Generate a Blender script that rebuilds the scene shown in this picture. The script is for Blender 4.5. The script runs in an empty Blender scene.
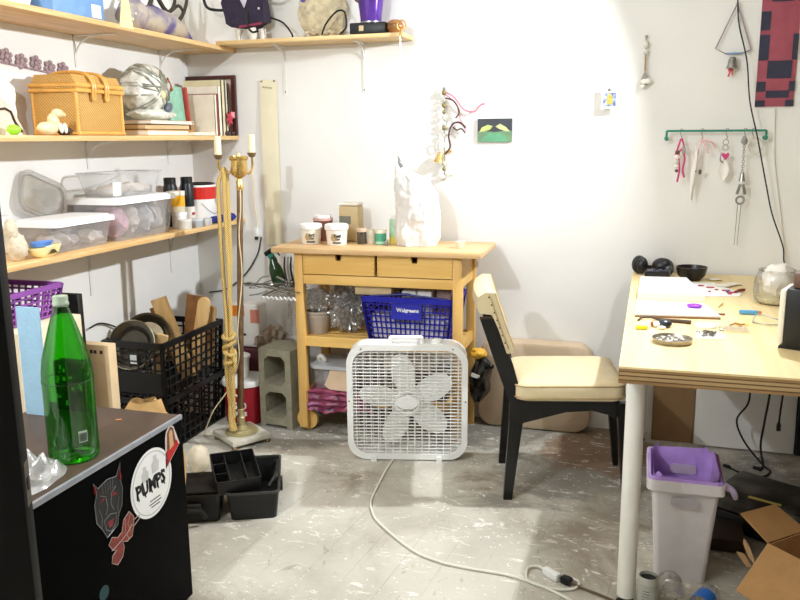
import bpy, bmesh, math, random
from mathutils import Vector, Matrix, noise
random.seed(7)
S = bpy.context.scene
COL = S.collection
PI = math.pi
R = math.radians

# ------------------------------------------------------------------ materials
MATS = {}
def lin(c):
    return tuple((x/12.92 if x <= .04045 else ((x+.055)/1.055)**2.4) for x in c)
def hx(h):
    return lin(tuple(int(h[i:i+2], 16)/255 for i in (0, 2, 4)))
def base_mat(name):
    m = bpy.data.materials.new(name); m.use_nodes = True
    nt = m.node_tree
    return m, nt, nt.nodes['Principled BSDF']
def mat(name, col, rough=.6, metal=0, var=.12, scale=18, bump=0, bscale=60, stretch=None, spec=.4, coat=0, emit=0):
    if name in MATS: return MATS[name]
    m, nt, b = base_mat(name)
    c = hx(col)
    tc = nt.nodes.new('ShaderNodeTexCoord'); mp = nt.nodes.new('ShaderNodeMapping')
    nt.links.new(tc.outputs['Object'], mp.inputs['Vector'])
    if stretch: mp.inputs['Scale'].default_value = stretch
    n = nt.nodes.new('ShaderNodeTexNoise'); n.inputs['Scale'].default_value = scale; n.inputs['Detail'].default_value = 5
    nt.links.new(mp.outputs['Vector'], n.inputs['Vector'])
    r = nt.nodes.new('ShaderNodeValToRGB')
    r.color_ramp.elements[0].position = .3; r.color_ramp.elements[1].position = .7
    r.color_ramp.elements[0].color = tuple(x*(1-var) for x in c)+(1,)
    r.color_ramp.elements[1].color = tuple(min(1, x*(1+var)) for x in c)+(1,)
    nt.links.new(n.outputs['Fac'], r.inputs['Fac']); nt.links.new(r.outputs['Color'], b.inputs['Base Color'])
    b.inputs['Roughness'].default_value = rough; b.inputs['Metallic'].default_value = metal
    b.inputs['Specular IOR Level'].default_value = spec
    if coat: b.inputs['Coat Weight'].default_value = coat
    if bump:
        n2 = nt.nodes.new('ShaderNodeTexNoise'); n2.inputs['Scale'].default_value = bscale; n2.inputs['Detail'].default_value = 4
        nt.links.new(mp.outputs['Vector'], n2.inputs['Vector'])
        bp = nt.nodes.new('ShaderNodeBump'); bp.inputs['Strength'].default_value = bump; bp.inputs['Distance'].default_value = .01
        nt.links.new(n2.outputs['Fac'], bp.inputs['Height']); nt.links.new(bp.outputs['Normal'], b.inputs['Normal'])
    MATS[name] = m
    return m
def mat2(name, ca, cb, scale=10, rough=.6):
    if name in MATS: return MATS[name]
    m, nt, b = base_mat(name)
    tc = nt.nodes.new('ShaderNodeTexCoord'); n = nt.nodes.new('ShaderNodeTexNoise'); n.inputs['Scale'].default_value = scale; n.inputs['Detail'].default_value = 6
    nt.links.new(tc.outputs['Object'], n.inputs['Vector'])
    r = nt.nodes.new('ShaderNodeValToRGB'); r.color_ramp.elements[0].position = .42; r.color_ramp.elements[1].position = .62
    r.color_ramp.elements[0].color = hx(ca)+(1,); r.color_ramp.elements[1].color = hx(cb)+(1,)
    nt.links.new(n.outputs['Fac'], r.inputs['Fac']); nt.links.new(r.outputs['Color'], b.inputs['Base Color']); b.inputs['Roughness'].default_value = rough
    MATS[name] = m
    return m
def wood(name, col, dark, axis='X', scale=3.0, rough=.45):
    if name in MATS: return MATS[name]
    m, nt, b = base_mat(name)
    tc = nt.nodes.new('ShaderNodeTexCoord'); mp = nt.nodes.new('ShaderNodeMapping')
    st = {'X': (1, 14, 14), 'Y': (14, 1, 14), 'Z': (14, 14, 1)}[axis]
    mp.inputs['Scale'].default_value = st
    nt.links.new(tc.outputs['Object'], mp.inputs['Vector'])
    n = nt.nodes.new('ShaderNodeTexNoise'); n.inputs['Scale'].default_value = scale; n.inputs['Detail'].default_value = 6
    n.inputs['Distortion'].default_value = .6
    nt.links.new(mp.outputs['Vector'], n.inputs['Vector'])
    r = nt.nodes.new('ShaderNodeValToRGB')
    r.color_ramp.elements[0].position = .32; r.color_ramp.elements[1].position = .62
    r.color_ramp.elements[0].color = hx(dark)+(1,); r.color_ramp.elements[1].color = hx(col)+(1,)
    nt.links.new(n.outputs['Fac'], r.inputs['Fac']); nt.links.new(r.outputs['Color'], b.inputs['Base Color'])
    b.inputs['Roughness'].default_value = rough
    MATS[name] = m
    return m
def clear(name, col, haze=.15, rough=.08, gloss=.12, tint=None):
    """thin transparent plastic or glass: tinted see-through, a share of milky haze, sharp reflections"""
    if name in MATS: return MATS[name]
    m, nt, b = base_mat(name)
    out = nt.nodes['Material Output']
    t = nt.nodes.new('ShaderNodeBsdfTransparent'); t.inputs['Color'].default_value = hx(tint or 'F4F4F4')+(1,)
    b.inputs['Base Color'].default_value = hx(col)+(1,); b.inputs['Roughness'].default_value = .4
    mx = nt.nodes.new('ShaderNodeMixShader')
    mm = nt.nodes.new('ShaderNodeMath'); mm.operation = 'MULTIPLY'; mm.inputs[1].default_value = haze*2
    mm.inputs[0].default_value = .5; nt.links.new(mm.outputs[0], mx.inputs[0])
    nt.links.new(t.outputs[0], mx.inputs[1]); nt.links.new(b.outputs[0], mx.inputs[2])
    g = nt.nodes.new('ShaderNodeBsdfGlossy'); g.inputs['Roughness'].default_value = rough
    lw = nt.nodes.new('ShaderNodeLayerWeight'); lw.inputs['Blend'].default_value = .25
    m2 = nt.nodes.new('ShaderNodeMath'); m2.operation = 'MULTIPLY_ADD'; m2.inputs[1].default_value = .5; m2.inputs[2].default_value = gloss*.4
    nt.links.new(lw.outputs['Fresnel'], m2.inputs[0])
    mx2 = nt.nodes.new('ShaderNodeMixShader'); nt.links.new(m2.outputs[0], mx2.inputs[0])
    nt.links.new(mx.outputs[0], mx2.inputs[1]); nt.links.new(g.outputs[0], mx2.inputs[2])
    nt.links.new(mx2.outputs[0], out.inputs['Surface'])
    MATS[name] = m
    return m

# ------------------------------------------------------------------ mesh builder
class B:
    def __init__(s): s.bm = bmesh.new()
    def _app(s, verts, M):
        if M is not None: bmesh.ops.transform(s.bm, matrix=M, verts=verts)
    def box(s, c, d, rot=None, bev=0, seg=2):
        g = bmesh.ops.create_cube(s.bm, size=1)
        vs = g['verts']
        bmesh.ops.transform(s.bm, matrix=Matrix.Diagonal((d[0], d[1], d[2], 1)), verts=vs)
        if bev:
            es = list({e for v in vs for e in v.link_edges})
            r = bmesh.ops.bevel(s.bm, geom=es, offset=bev, segments=seg, affect='EDGES', profile=.5)
            vs = list({v for f in r['faces'] for v in f.verts} | {v for v in vs if v.is_valid})
        M = Matrix.Translation(c)
        if rot is not None:
            from mathutils import Euler
            M = M @ (Euler(rot).to_matrix().to_4x4() if not isinstance(rot, Matrix) else rot.to_4x4())
        s._app(vs, M); return s
    def bb(s, a, b, bev=0):
        return s.box([(a[i]+b[i])/2 for i in range(3)], [abs(b[i]-a[i]) for i in range(3)], bev=bev)
    def tube(s, pts, r, n=8, closed=False, smooth=0, cap=True):
        P = [Vector(p) for p in pts]
        if smooth:
            Q = []; L = len(P)
            rng = range(L if closed else L-1)
            for i in rng:
                p0, p1, p2, p3 = (P[(i-1) % L] if closed or i else P[0]*2-P[1]), P[i], P[(i+1) % L], (P[(i+2) % L] if closed or i+2 < L else P[-1]*2-P[-2])
                for k in range(smooth):
                    t = k/smooth
                    Q.append(.5*((2*p1)+(p2-p0)*t+(2*p0-5*p1+4*p2-p3)*t*t+(3*p1-p0-3*p2+p3)*t**3))
            if not closed: Q.append(P[-1])
            P = Q
        rs = r if isinstance(r, (list, tuple)) else [r]*len(P)
        if len(rs) != len(P): rs = [rs[0]+(rs[-1]-rs[0])*i/(len(P)-1) for i in range(len(P))] if len(rs) == 2 else [rs[min(len(rs)-1, int(i*len(rs)/len(P)))] for i in range(len(P))]
        rings = []; u = None
        for i, p in enumerate(P):
            a = P[i-1] if (i or closed) else P[0]; b = P[(i+1) % len(P)] if (i < len(P)-1 or closed) else P[-1]
            t = (b-a)
            t = t.normalized() if t.length > 1e-9 else Vector((0, 0, 1))
            if u is None:
                u = t.orthogonal().normalized()
            else:
                u = u-t*u.dot(t)
                u = u.normalized() if u.length > 1e-6 else t.orthogonal().normalized()
            w = t.cross(u)
            rings.append([s.bm.verts.new(p+(u*math.cos(2*PI*k/n)+w*math.sin(2*PI*k/n))*rs[i]) for k in range(n)])
        m = len(rings)
        for i in range(m if closed else m-1):
            A, Bb = rings[i], rings[(i+1) % m]
            for k in range(n):
                s.bm.faces.new((A[k], A[(k+1) % n], Bb[(k+1) % n], Bb[k]))
        if cap and not closed:
            s.bm.faces.new(rings[0][::-1]); s.bm.faces.new(rings[-1])
        return s
    def cyl(s, p0, p1, r0, r1=None, n=20):
        return s.tube([p0, p1], [r0, r0 if r1 is None else r1], n=n)
    def lathe(s, prof, c=(0, 0, 0), n=28, M=None, sx=1, sy=1, wob=0):
        rings = []; allv = []
        for r, z in prof:
            if r < 1e-6:
                v = s.bm.verts.new((0, 0, z)); rings.append([v]); allv.append(v)
            else:
                ring = []
                for k in range(n):
                    a = 2*PI*k/n; rr = r
                    if wob: rr = r*(1+wob*noise.noise(Vector((math.cos(a)*2, math.sin(a)*2, z*20))))
                    ring.append(s.bm.verts.new((math.cos(a)*rr*sx, math.sin(a)*rr*sy, z)))
                rings.append(ring); allv += ring
        for A, Bb in zip(rings, rings[1:]):
            if len(A) == 1 and len(Bb) == 1: continue
            if len(A) == 1:
                for k in range(n): s.bm.faces.new((A[0], Bb[(k+1) % n], Bb[k]))
            elif len(Bb) == 1:
                for k in range(n): s.bm.faces.new((A[k], A[(k+1) % n], Bb[0]))
            else:
                for k in range(n): s.bm.faces.new((A[k], A[(k+1) % n], Bb[(k+1) % n], Bb[k]))
        s._app(allv, Matrix.Translation(c) @ (M.to_4x4() if M is not None else Matrix()))
        return s
    def ell(s, c, r, sub=3, nz=0, nf=3, rot=None, seed=0):
        g = bmesh.ops.create_icosphere(s.bm, subdivisions=sub, radius=1)
        for v in g['verts']:
            k = 1
            if nz: k += nz*noise.noise(v.co*nf+Vector((seed*7.3, seed*3.1, 0)))+nz*.5*noise.noise(v.co*nf*2.7+Vector((seed, 4, 0)))
            v.co = Vector((v.co.x*r[0]*k, v.co.y*r[1]*k, v.co.z*r[2]*k))
        from mathutils import Euler
        s._app(g['verts'], Matrix.Translation(c) @ (Euler(rot).to_matrix().to_4x4() if rot else Matrix()))
        return s
    def prism(s, poly, o, u, v, t):
        """2D outline in the plane (o; u, v), thickened by vector t"""
        o, u, v, t = Vector(o), Vector(u), Vector(v), Vector(t)
        A = [s.bm.verts.new(o+u*x+v*y) for x, y in poly]
        Bb = [s.bm.verts.new(o+u*x+v*y+t) for x, y in poly]
        n = len(A)
        s.bm.faces.new(A); s.bm.faces.new(Bb[::-1])
        for i in range(n): s.bm.faces.new((A[(i+1) % n], A[i], Bb[i], Bb[(i+1) % n]))
        return s
    def ring(s, outer, inner, o, u, v, t):
        """frame between two outlines with equal point counts"""
        o, u, v, t = Vector(o), Vector(u), Vector(v), Vector(t)
        n = len(outer)
        L = [[s.bm.verts.new(o+u*x+v*y+k) for x, y in q] for q in (outer, inner) for k in (Vector(), t)]
        of, ob, inf, inb = L
        for i in range(n):
            j = (i+1) % n
            s.bm.faces.new((of[i], of[j], inf[j], inf[i])); s.bm.faces.new((ob[j], ob[i], inb[i], inb[j]))
            s.bm.faces.new((of[j], of[i], ob[i], ob[j])); s.bm.faces.new((inf[i], inf[j], inb[j], inb[i]))
        return s
    def grid(s, fn, nu, nv, wrap=False, th=0):
        V = [[s.bm.verts.new(fn(i/nu, j/nv)) for j in range(nv+1)] for i in range(nu if wrap else nu+1)]
        m = len(V)
        fs = []
        for i in range(m if wrap else m-1):
            for j in range(nv):
                fs.append(s.bm.faces.new((V[i][j], V[(i+1) % m][j], V[(i+1) % m][j+1], V[i][j+1])))
        if th:
            bmesh.ops.recalc_face_normals(s.bm, faces=fs)
            bmesh.ops.solidify(s.bm, geom=fs, thickness=th)
        return s
    def text(s, txt, size, o, u, v, n, th=.0006, align='CENTER', sx=1, bold=0):
        cu = bpy.data.curves.new('lettering', 'FONT'); cu.body = txt; cu.size = size; cu.align_x = align; cu.align_y = 'CENTER'
        cu.extrude = th; cu.resolution_u = 2; cu.offset = bold
        ob = bpy.data.objects.new('lettering', cu); COL.objects.link(ob)
        bpy.context.view_layer.update()
        me = bpy.data.meshes.new_from_object(ob.evaluated_get(bpy.context.evaluated_depsgraph_get()))
        u, v, n = Vector(u).normalized(), Vector(v).normalized(), Vector(n).normalized()
        M = Matrix((( u.x*sx, v.x, n.x, o[0]), (u.y*sx, v.y, n.y, o[1]), (u.z*sx, v.z, n.z, o[2]), (0, 0, 0, 1)))
        me.transform(M); s.bm.from_mesh(me)
        bpy.data.objects.remove(ob); bpy.data.curves.remove(cu); bpy.data.meshes.remove(me)
        return s

INV = {}
def tag(o, label=None, cat=None, group=None, kind=None):
    if label: o['label'] = label
    if cat: o['category'] = cat
    if group: o['group'] = group
    if kind: o['kind'] = kind
    return o
def thing(name, label, cat, loc=(0, 0, 0), rz=0, group=None, local=False):
    """an Empty at the base of a thing; parts come in world (local=False) or thing coordinates"""
    o = bpy.data.objects.new(name, None); COL.objects.link(o); o.empty_display_size = .05
    o.location = loc; o.rotation_euler = (0, 0, R(rz)); tag(o, label, cat, group)
    M = Matrix.Translation(loc) @ Matrix.Rotation(R(rz), 4, 'Z')
    INV[o.name] = Matrix() if local else M.inverted()
    return o
def fin(b, name, m, smooth=True, angle=40):
    bm = b.bm
    bmesh.ops.recalc_face_normals(bm, faces=bm.faces[:])
    if smooth:
        for f in bm.faces: f.smooth = True
        for e in bm.edges:
            if len(e.link_faces) == 2 and e.calc_face_angle(0) > R(angle): e.smooth = False
    me = bpy.data.meshes.new(name); bm.to_mesh(me); bm.free()
    for x in (m if isinstance(m, (list, tuple)) else [m]): me.materials.append(x)
    return me
def part(b, name, m, parent, label=None, smooth=True, angle=40, kind=None):
    root = parent
    while root.parent: root = root.parent
    me = fin(b, name, m, smooth, angle); me.transform(INV[root.name])
    o = bpy.data.objects.new(name, me); COL.objects.link(o); o.parent = parent
    if label: o['label'] = label
    if kind: o['kind'] = kind
    return o
def solo(b, name, m, label, cat, group=None, kind=None, smooth=True, angle=40):
    """a thing that is one mesh; its origin goes to the centre of its base"""
    me = fin(b, name, m, smooth, angle)
    xs = [v.co for v in me.vertices]
    lo = [min(v[i] for v in xs) for i in range(3)]; hi = [max(v[i] for v in xs) for i in range(3)]
    c = Vector(((lo[0]+hi[0])/2, (lo[1]+hi[1])/2, lo[2]))
    me.transform(Matrix.Translation(-c))
    o = bpy.data.objects.new(name, me); COL.objects.link(o); o.location = c
    INV[o.name] = Matrix.Translation(-c)
    return tag(o, label, cat, group, kind)
def struct(b, name, m, label=None, cat=None, smooth=False):
    o = solo(b, name, m, label or name.replace('_', ' '), cat or name.split('_')[0], kind='structure', smooth=smooth)
    return o
def dup(root, loc, rz=None, label=None, group=None):
    r = root.copy(); COL.objects.link(r); r.location = loc
    if rz is not None: r.rotation_euler.z = R(rz)
    if label: r['label'] = label
    if group: r['group'] = group
    for ch in list(root.children):
        c = ch.copy(); COL.objects.link(c); c.parent = r
        for g in list(ch.children):
            d = g.copy(); COL.objects.link(d); d.parent = c
    return r
def rrect(w, h, r, n=6, cx=0, cy=0):
    P = []
    for sx, sy, a0 in ((1, 1, 0), (-1, 1, 90), (-1, -1, 180), (1, -1, 270)):
        for k in range(n+1):
            a = R(a0+90*k/n)
            P.append((cx+sx*(w/2-r)+r*math.cos(a), cy+sy*(h/2-r)+r*math.sin(a)))
    return P
def circ(r, n=32, cx=0, cy=0, ry=None):
    return [(cx+r*math.cos(2*PI*k/n), cy+(ry or r)*math.sin(2*PI*k/n)) for k in range(n)]
X, Y, Z = (1, 0, 0), (0, 1, 0), (0, 0, 1)

# ------------------------------------------------------------------ common materials
PINE = wood('pine shelf board', 'E3BE85', 'CFA267', 'Y')
PINEX = wood('pine board across', 'E6C78F', 'D4AE74', 'X')
BEECH = wood('cart birch', 'EBC273', 'DEAF5C', 'X', 2.0)
BEECHZ = wood('cart birch upright', 'E0B66C', 'DCAC5A', 'Z', 2.0)
BEECHTOP = wood('cart worn top', 'DDB988', 'C59F6C', 'X', 2.0)
PLY = wood('plywood face', 'F0D9A4', 'E6CA8E', 'Y', 1.5)
WHITEP = mat('white plastic', 'EDEDEA', .35, var=.03)
WHITEMET = mat('white enamel metal', 'E6E6E2', .4, var=.04)
BLACKP = mat('black plastic', '121212', .42, var=.2)
BLACKGL = mat('black satin lacquer', '0B0A0A', .25, var=.2, spec=.5)
BRASS = mat('aged brass', 'DDB970', .25, .9, var=.25, scale=30)
BRASSD = mat('dull brass pole', '8A7052', .4, .7, var=.25, scale=30)
STEEL = mat('steel', 'A9A9A6', .3, 1, var=.15)
CARDB = mat('cardboard', 'B58A58', .8, var=.08, bump=.1, bscale=90)
CREAM = mat('cream vinyl', 'D9C7A0', .45, var=.05, bump=.08, bscale=160)
PAPER = mat('white paper', 'F1EEE8', .8, var=.03)
BLACKR = mat('black rubber cable', '0F0E0E', .5, var=.1)
PURPLE = mat('purple plastic', '8C4E9E', .4, var=.08)
BLUEP = mat('royal blue plastic', '1C1F9C', .38, var=.08)
REDP = mat('red paint', 'B32020', .4, var=.1)
CLEARP = clear('clear storage plastic', 'FBFBFD', .2)
CLEARBAG = clear('clear plastic bag film', 'F4F2EE', .13, rough=.12, gloss=.4)
GREENGL = clear('green bottle glass', '1F8A12', .015, rough=.03, gloss=.2, tint='5CD02A')
CLEARGL = clear('clear glass', 'FFFFFF', .03, rough=.03, gloss=.3)
INK = mat('black ink', '151515', .6, var=.05)
GREYP = mat('grey plastic', 'A9AEB2', .4, var=.05)

# ------------------------------------------------------------------ setting
def wall_mat(name, col, var=.03):
    m = mat(name, col, .7, var=var, scale=3, bump=.06, bscale=120)
    return m
WALLM = wall_mat('white painted wall', 'EBEAE6')
def floor_mat():
    m, nt, b = base_mat('worn painted plank floor')
    N = lambda t: nt.nodes.new('ShaderNode'+t)
    L = nt.links.new
    tc = N('TexCoord'); P = tc.outputs['Object']
    def noi(scale, det=6, dist=0, vec=P, rough=.55):
        n = N('TexNoise'); n.inputs['Scale'].default_value = scale; n.inputs['Detail'].default_value = det
        n.inputs['Distortion'].default_value = dist; n.inputs['Roughness'].default_value = rough; L(vec, n.inputs['Vector']); return n.outputs['Fac']
    def ramp(f, p0, c0, p1, c1, mode='LINEAR'):
        r = N('ValToRGB'); e = r.color_ramp.elements; e[0].position = p0; e[1].position = p1
        e[0].color = c0+(1,); e[1].color = c1+(1,); r.color_ramp.interpolation = mode; L(f, r.inputs['Fac']); return r.outputs['Color']
    def mix(a, bb, f):
        x = N('MixRGB'); L(f, x.inputs['Fac'])
        for s, v in ((x.inputs[1], a), (x.inputs[2], bb)):
            if isinstance(v, tuple): s.default_value = v+(1,)
            else: L(v, s)
        return x.outputs['Color']
    W, K = (1, 1, 1), (0, 0, 0)
    def math_(op, a, bb):
        x = N('Math'); x.operation = op
        for s, v in ((x.inputs[0], a), (x.inputs[1], bb)):
            if isinstance(v, (int, float)): s.default_value = v
            else: L(v, s)
        return x.outputs[0]
    col = ramp(noi(2.2, 8, .4), .3, hx('AAA598'), .68, hx('CFCABD'))
    # brown worn-through areas by broad noise, plus cast shadows painted at fixed spots
    sx = N('SeparateXYZ'); L(P, sx.inputs[0])
    def spot(cx, cy, rx, ry):
        dx = math_('DIVIDE', math_('SUBTRACT', sx.outputs[0], cx), rx); dy = math_('DIVIDE', math_('SUBTRACT', sx.outputs[1], cy), ry)
        d = math_('ADD', math_('MULTIPLY', dx, dx), math_('MULTIPLY', dy, dy))
        return math_('MAXIMUM', math_('SUBTRACT', 1, d), 0)
    spots = None
    for q in SHADE_SPOTS:
        v = math_('MULTIPLY', spot(*q[:4]), q[4]); spots = v if spots is None else math_('MAXIMUM', spots, v)
    wear_shade = math_('ADD', math_('MULTIPLY', spots, .42), noi(3.1, 9, .8, rough=.7))
    col = mix(col, ramp(noi(6, 6), .3, hx('75664F'), .7, hx('978874')), ramp(wear_shade, .66, K, .84, (.8, .8, .8)))
    gspots = None
    for q in GREYS:
        v = math_('MULTIPLY', spot(*q[:4]), q[4]); gspots = v if gspots is None else math_('MAXIMUM', gspots, v)
    gw = math_('ADD', math_('MULTIPLY', gspots, .5), noi(3.7, 9, .6, rough=.7))
    col = mix(col, ramp(noi(5, 6), .3, hx('73716A'), .7, hx('8E8B82')), ramp(gw, .68, K, .84, (.85, .85, .85)))
    col = mix(col, hx('7D5F45'), ramp(math_('ADD', math_('MULTIPLY', spot(2.2, -.3, .42, .42), .6), noi(5, 8, .6)), .8, K, .92, (.75, .75, .75)))
    # scraped paint flecks and drips
    v = N('TexVoronoi'); v.inputs['Scale'].default_value = 48; v.inputs['Randomness'].default_value = 1; L(P, v.inputs['Vector'])
    fle = math_('MULTIPLY', ramp(v.outputs['Distance'], .10, W, .22, K), ramp(noi(7, 5, 1.5), .53, K, .57, W))
    col = mix(col, hx('EFEDE6'), fle)
    st = N('Mapping'); st.inputs['Rotation'].default_value = (0, 0, .5); st.inputs['Scale'].default_value = (1, 2.2, 1); L(P, st.inputs['Vector'])
    col = mix(col, hx('EDEAE2'), ramp(noi(8, 10, 1.6, st.outputs[0], .72), .585, K, .61, (.75, .75, .75)))
    st2 = N('Mapping'); st2.inputs['Location'].default_value = (3, 7, 0); st2.inputs['Scale'].default_value = (1.6, 1, 1); L(P, st2.inputs['Vector'])
    col = mix(col, hx('8A8172'), ramp(noi(7, 10, 1.8, st2.outputs[0], .74), .60, K, .64, (.55, .55, .55)))
    col = mix(col, hx('94897A'), ramp(noi(1.1, 8, 1.0, st2.outputs[0], .65), .52, K, .66, (.45, .45, .45)))
    v2 = N('TexVoronoi'); v2.inputs['Scale'].default_value = 15; L(P, v2.inputs['Vector'])
    col = mix(col, hx('5B554A'), math_('MULTIPLY', ramp(v2.outputs['Distance'], .04, W, .09, K), ramp(noi(5), .55, K, .6, (.8, .8, .8))))
    col = mix(col, hx('6D78A8'), math_('MULTIPLY', ramp(noi(17, 4, 1), .69, K, .72, W), ramp(noi(1.7), .52, K, .58, (.7, .7, .7))))
    # plank seams, running away from the camera
    rot = N('Mapping'); rot.inputs['Rotation'].default_value = (0, 0, R(6)); L(P, rot.inputs['Vector'])
    s2 = N('SeparateXYZ'); L(rot.outputs[0], s2.inputs[0])
    fr = math_('FRACT', math_('DIVIDE', math_('ADD', s2.outputs[0], math_('MULTIPLY', noi(1.5, 2), .01)), .135), 0)
    seam = ramp(math_('ABSOLUTE', math_('SUBTRACT', fr, .5), 0), .488, K, .497, W)
    seamn = math_('MULTIPLY', seam, ramp(noi(2.4, 4), .45, (.03,)*3, .62, (.5,)*3))
    col = mix(col, hx('6F675A'), seamn)
    L(col, b.inputs['Base Color'])
    b.inputs['Roughness'].default_value = .5; b.inputs['Specular IOR Level'].default_value = .3
    bp = N('Bump'); bp.inputs['Strength'].default_value = .25; bp.inputs['Distance'].default_value = .004
    h = math_('SUBTRACT', noi(11, 9, 2.2), seam)
    L(h, bp.inputs['Height']); L(bp.outputs[0], b.inputs['Normal'])
    return m
SHADE_SPOTS = [(1.2, -.85, .30, .25, .6), (1.8, -.75, .35, .25, .6), (2.25, -1.2, .3, .5, .8), (2.15, -.6, .3, .4, .7), (2.45, -1.5, .3, .4, .8), (1.0, -1.9, .3, .2, .45)]  # brown patches: chair and bench shadows painted into the floor colour
GREYS = [(1.2, -.1, 1.4, .52, 1), (2.2, -.5, .7, .6, .8), (2.9, -.7, .7, .7, 1), (1.9, -.95, .35, .2, .6), (.75, -.45, .5, .3, 1)]  # grey areas: shade towards the back wall painted into the floor colour
RX, FY, CZ = 4.2, -5.0, 2.75
b = B(); b.bb((-.1, FY-.1, -.1), (RX+.1, .1, 0))
o = struct(b, 'floor', floor_mat(), 'worn grey painted plank floor with scraped white flecks', 'floor')
o.data.transform(Matrix.Translation(o.location)); o.location = (0, 0, 0)
b = B(); b.bb((-.1, FY-.1, CZ), (RX+.1, .1, CZ+.1)); struct(b, 'ceiling', wall_mat('white ceiling', 'ECEAE5'), 'plain white ceiling', 'ceiling')
b = B(); b.bb((-.1, 0, 0), (RX+.1, .1, CZ))
o = struct(b, 'wall_back', WALLM, 'white back wall behind the cart and the workbench', 'wall')
b = B(); b.bb((-.1, FY, 0), (0, 0, CZ)); struct(b, 'wall_left', WALLM, 'white left wall carrying the pine shelves', 'wall')
b = B(); b.bb((RX, FY, 0), (RX+.1, 0, CZ)); struct(b, 'wall_right', mat('grey room wall', '9A958C', .8), 'grey right wall', 'wall')  # out of view; greyed to cut bounced light
b = B(); b.bb((-.1, FY-.1, 0), (RX+.1, FY, CZ)); struct(b, 'wall_front', mat('grey room wall', '9A958C', .8), 'grey front wall behind the camera', 'wall')  # unseen as well, toned grey so less light bounces back
# screw holes left in the back wall
for x, z in ((.555, 1.777), (.984, 1.826), (1.165, 1.74)):
    pass

# dark door standing open at the left edge of the picture
DOORM = mat('black painted door', '0C0B0A', .6, var=.15, spec=.15)
d = bpy.data.objects.new('door_1', fin(B().bb((-.8, -.02, .012), (0, .02, 2.05), bev=.002), 'door_1', DOORM))
COL.objects.link(d); d.location = (1.447, -2.943, 0); d.rotation_euler = (R(0), R(-.1), R(28)); tag(d, 'black door standing open at the left edge of the room', 'door', kind='structure')
INV['door_1'] = Matrix()
b = B(); b.bb((-.0005, -.011, .86), (.0015, .011, .93)); part(b, 'latch_plate', mat('worn latch metal', '6B6157', .4, .7), d, 'worn grey latch plate')
b = B(); b.bb((.0012, -.006, .885), (.0032, .006, .905), bev=.001); part(b, 'latch_bolt', mat('dark latch hole', '241F1B', .5), d)

# ------------------------------------------------------------------ wall shelves with their brackets
def bracket_left(p, y, z, drop):
    b = B(); b.bb((.0005, y-.008, z-drop), (.004, y+.008, z)); b.bb((.0005, y-.008, z-.004), (.2, y+.008, z))
    b.tube([(.003, y, z-drop*.55), (.03, y, z-.035), (.07, y, z-.012), (.13, y, z-.005)], .004, smooth=4)
    part(b, 'bracket', WHITEMET, p, 'white metal bracket')
def left_shelf(z, w, th, label, ys, drop):
    t = thing('wall_shelf', label, 'shelf', (w/2, -1.2, z), group='pine shelves on the left wall')
    b = B(); b.box((w/2, -1.152, z+th/2), (w-.002, 2.296, th), bev=.002)
    part(b, 'board', PINE, t)
    for y in ys: bracket_left(t, y, z-.0005, drop)
    return t
left_shelf(1.846, .290, .020, 'topmost of the three pine shelves on the left wall', (-.885, -.25), .13)
left_shelf(1.408, .285, .021, 'middle pine shelf on the left wall, carrying the wicker basket', (-.862, -.232), .12)
left_shelf(.975, .297, .021, 'lowest pine shelf on the left wall, carrying the clear bins', (-.912, -.27), .24)
t = thing('wall_shelf', 'short pine shelf on the back wall with a purple vase', 'shelf', (.76, -.09, 1.867))
b = B(); b.bb((.274, -.18, 1.867), (1.235, -.002, 1.886), bev=.002); part(b, 'board', PINEX, t)
for x in (.56, .985):
    b = B(); b.bb((x-.006, -.004, 1.63), (x+.006, -.0005, 1.866)); b.bb((x-.006, -.14, 1.862), (x+.006, -.0005, 1.866))
    b.tube([(x, -.003, 1.79), (x, -.02, 1.83), (x, -.06, 1.852), (x, -.12, 1.862)], .004, smooth=4)
    part(b, 'bracket', WHITEMET, t, 'white metal bracket')
    for z in (1.645, 1.80):
        b = B(); b.cyl((x, -.0042, z), (x, -.0062, z), .0035, n=8); part(b, 'screw', mat('dark screw', '3A3632', .4, .6), t)

# ------------------------------------------------------------------ middle shelf: wicker basket and friends
def wicker():
    m, nt, bs = base_mat('honey wicker')
    N = lambda q: nt.nodes.new('ShaderNode'+q); L = nt.links.new
    tc = N('TexCoord')
    w1 = N('TexWave'); w1.inputs['Scale'].default_value = 75; w1.bands_direction = 'Z'; w1.inputs['Distortion'].default_value = 1.5; w1.inputs['Detail Scale'].default_value = 3
    w2 = N('TexWave'); w2.inputs['Scale'].default_value = 48; w2.bands_direction = 'DIAGONAL'; w2.inputs['Distortion'].default_value = 1
    L(tc.outputs['Object'], w1.inputs['Vector']); L(tc.outputs['Object'], w2.inputs['Vector'])
    mu = N('Math'); mu.operation = 'MULTIPLY'; L(w1.outputs['Fac'], mu.inputs[0]); L(w2.outputs['Fac'], mu.inputs[1])
    r = N('ValToRGB'); r.color_ramp.elements[0].color = hx('B8863F')+(1,); r.color_ramp.elements[1].color = hx('E8BC6C')+(1,); r.color_ramp.elements[1].position = .6
    L(mu.outputs[0], r.inputs['Fac']); L(r.outputs[0], bs.inputs['Base Color']); bs.inputs['Roughness'].default_value = .45
    bp = N('Bump'); bp.inputs['Strength'].default_value = .6; bp.inputs['Distance'].default_value = .004; L(mu.outputs[0], bp.inputs['Height']); L(bp.outputs[0], bs.inputs['Normal'])
    return m
WICK = wicker(); CANE = mat('smooth cane', 'DDA450', .35, var=.15)
ZM = 1.4295
t = thing('picnic_basket', 'honey wicker picnic basket with cane handles on the middle shelf', 'basket', (.145, -1.10, ZM))
x0, x1, y0, y1 = .062, .258, -1.235, -.958
b = B(); b.bb((x0, y0, ZM), (x1, y1, ZM+.168), bev=.006); part(b, 'body', WICK, t)
b = B()
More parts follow.
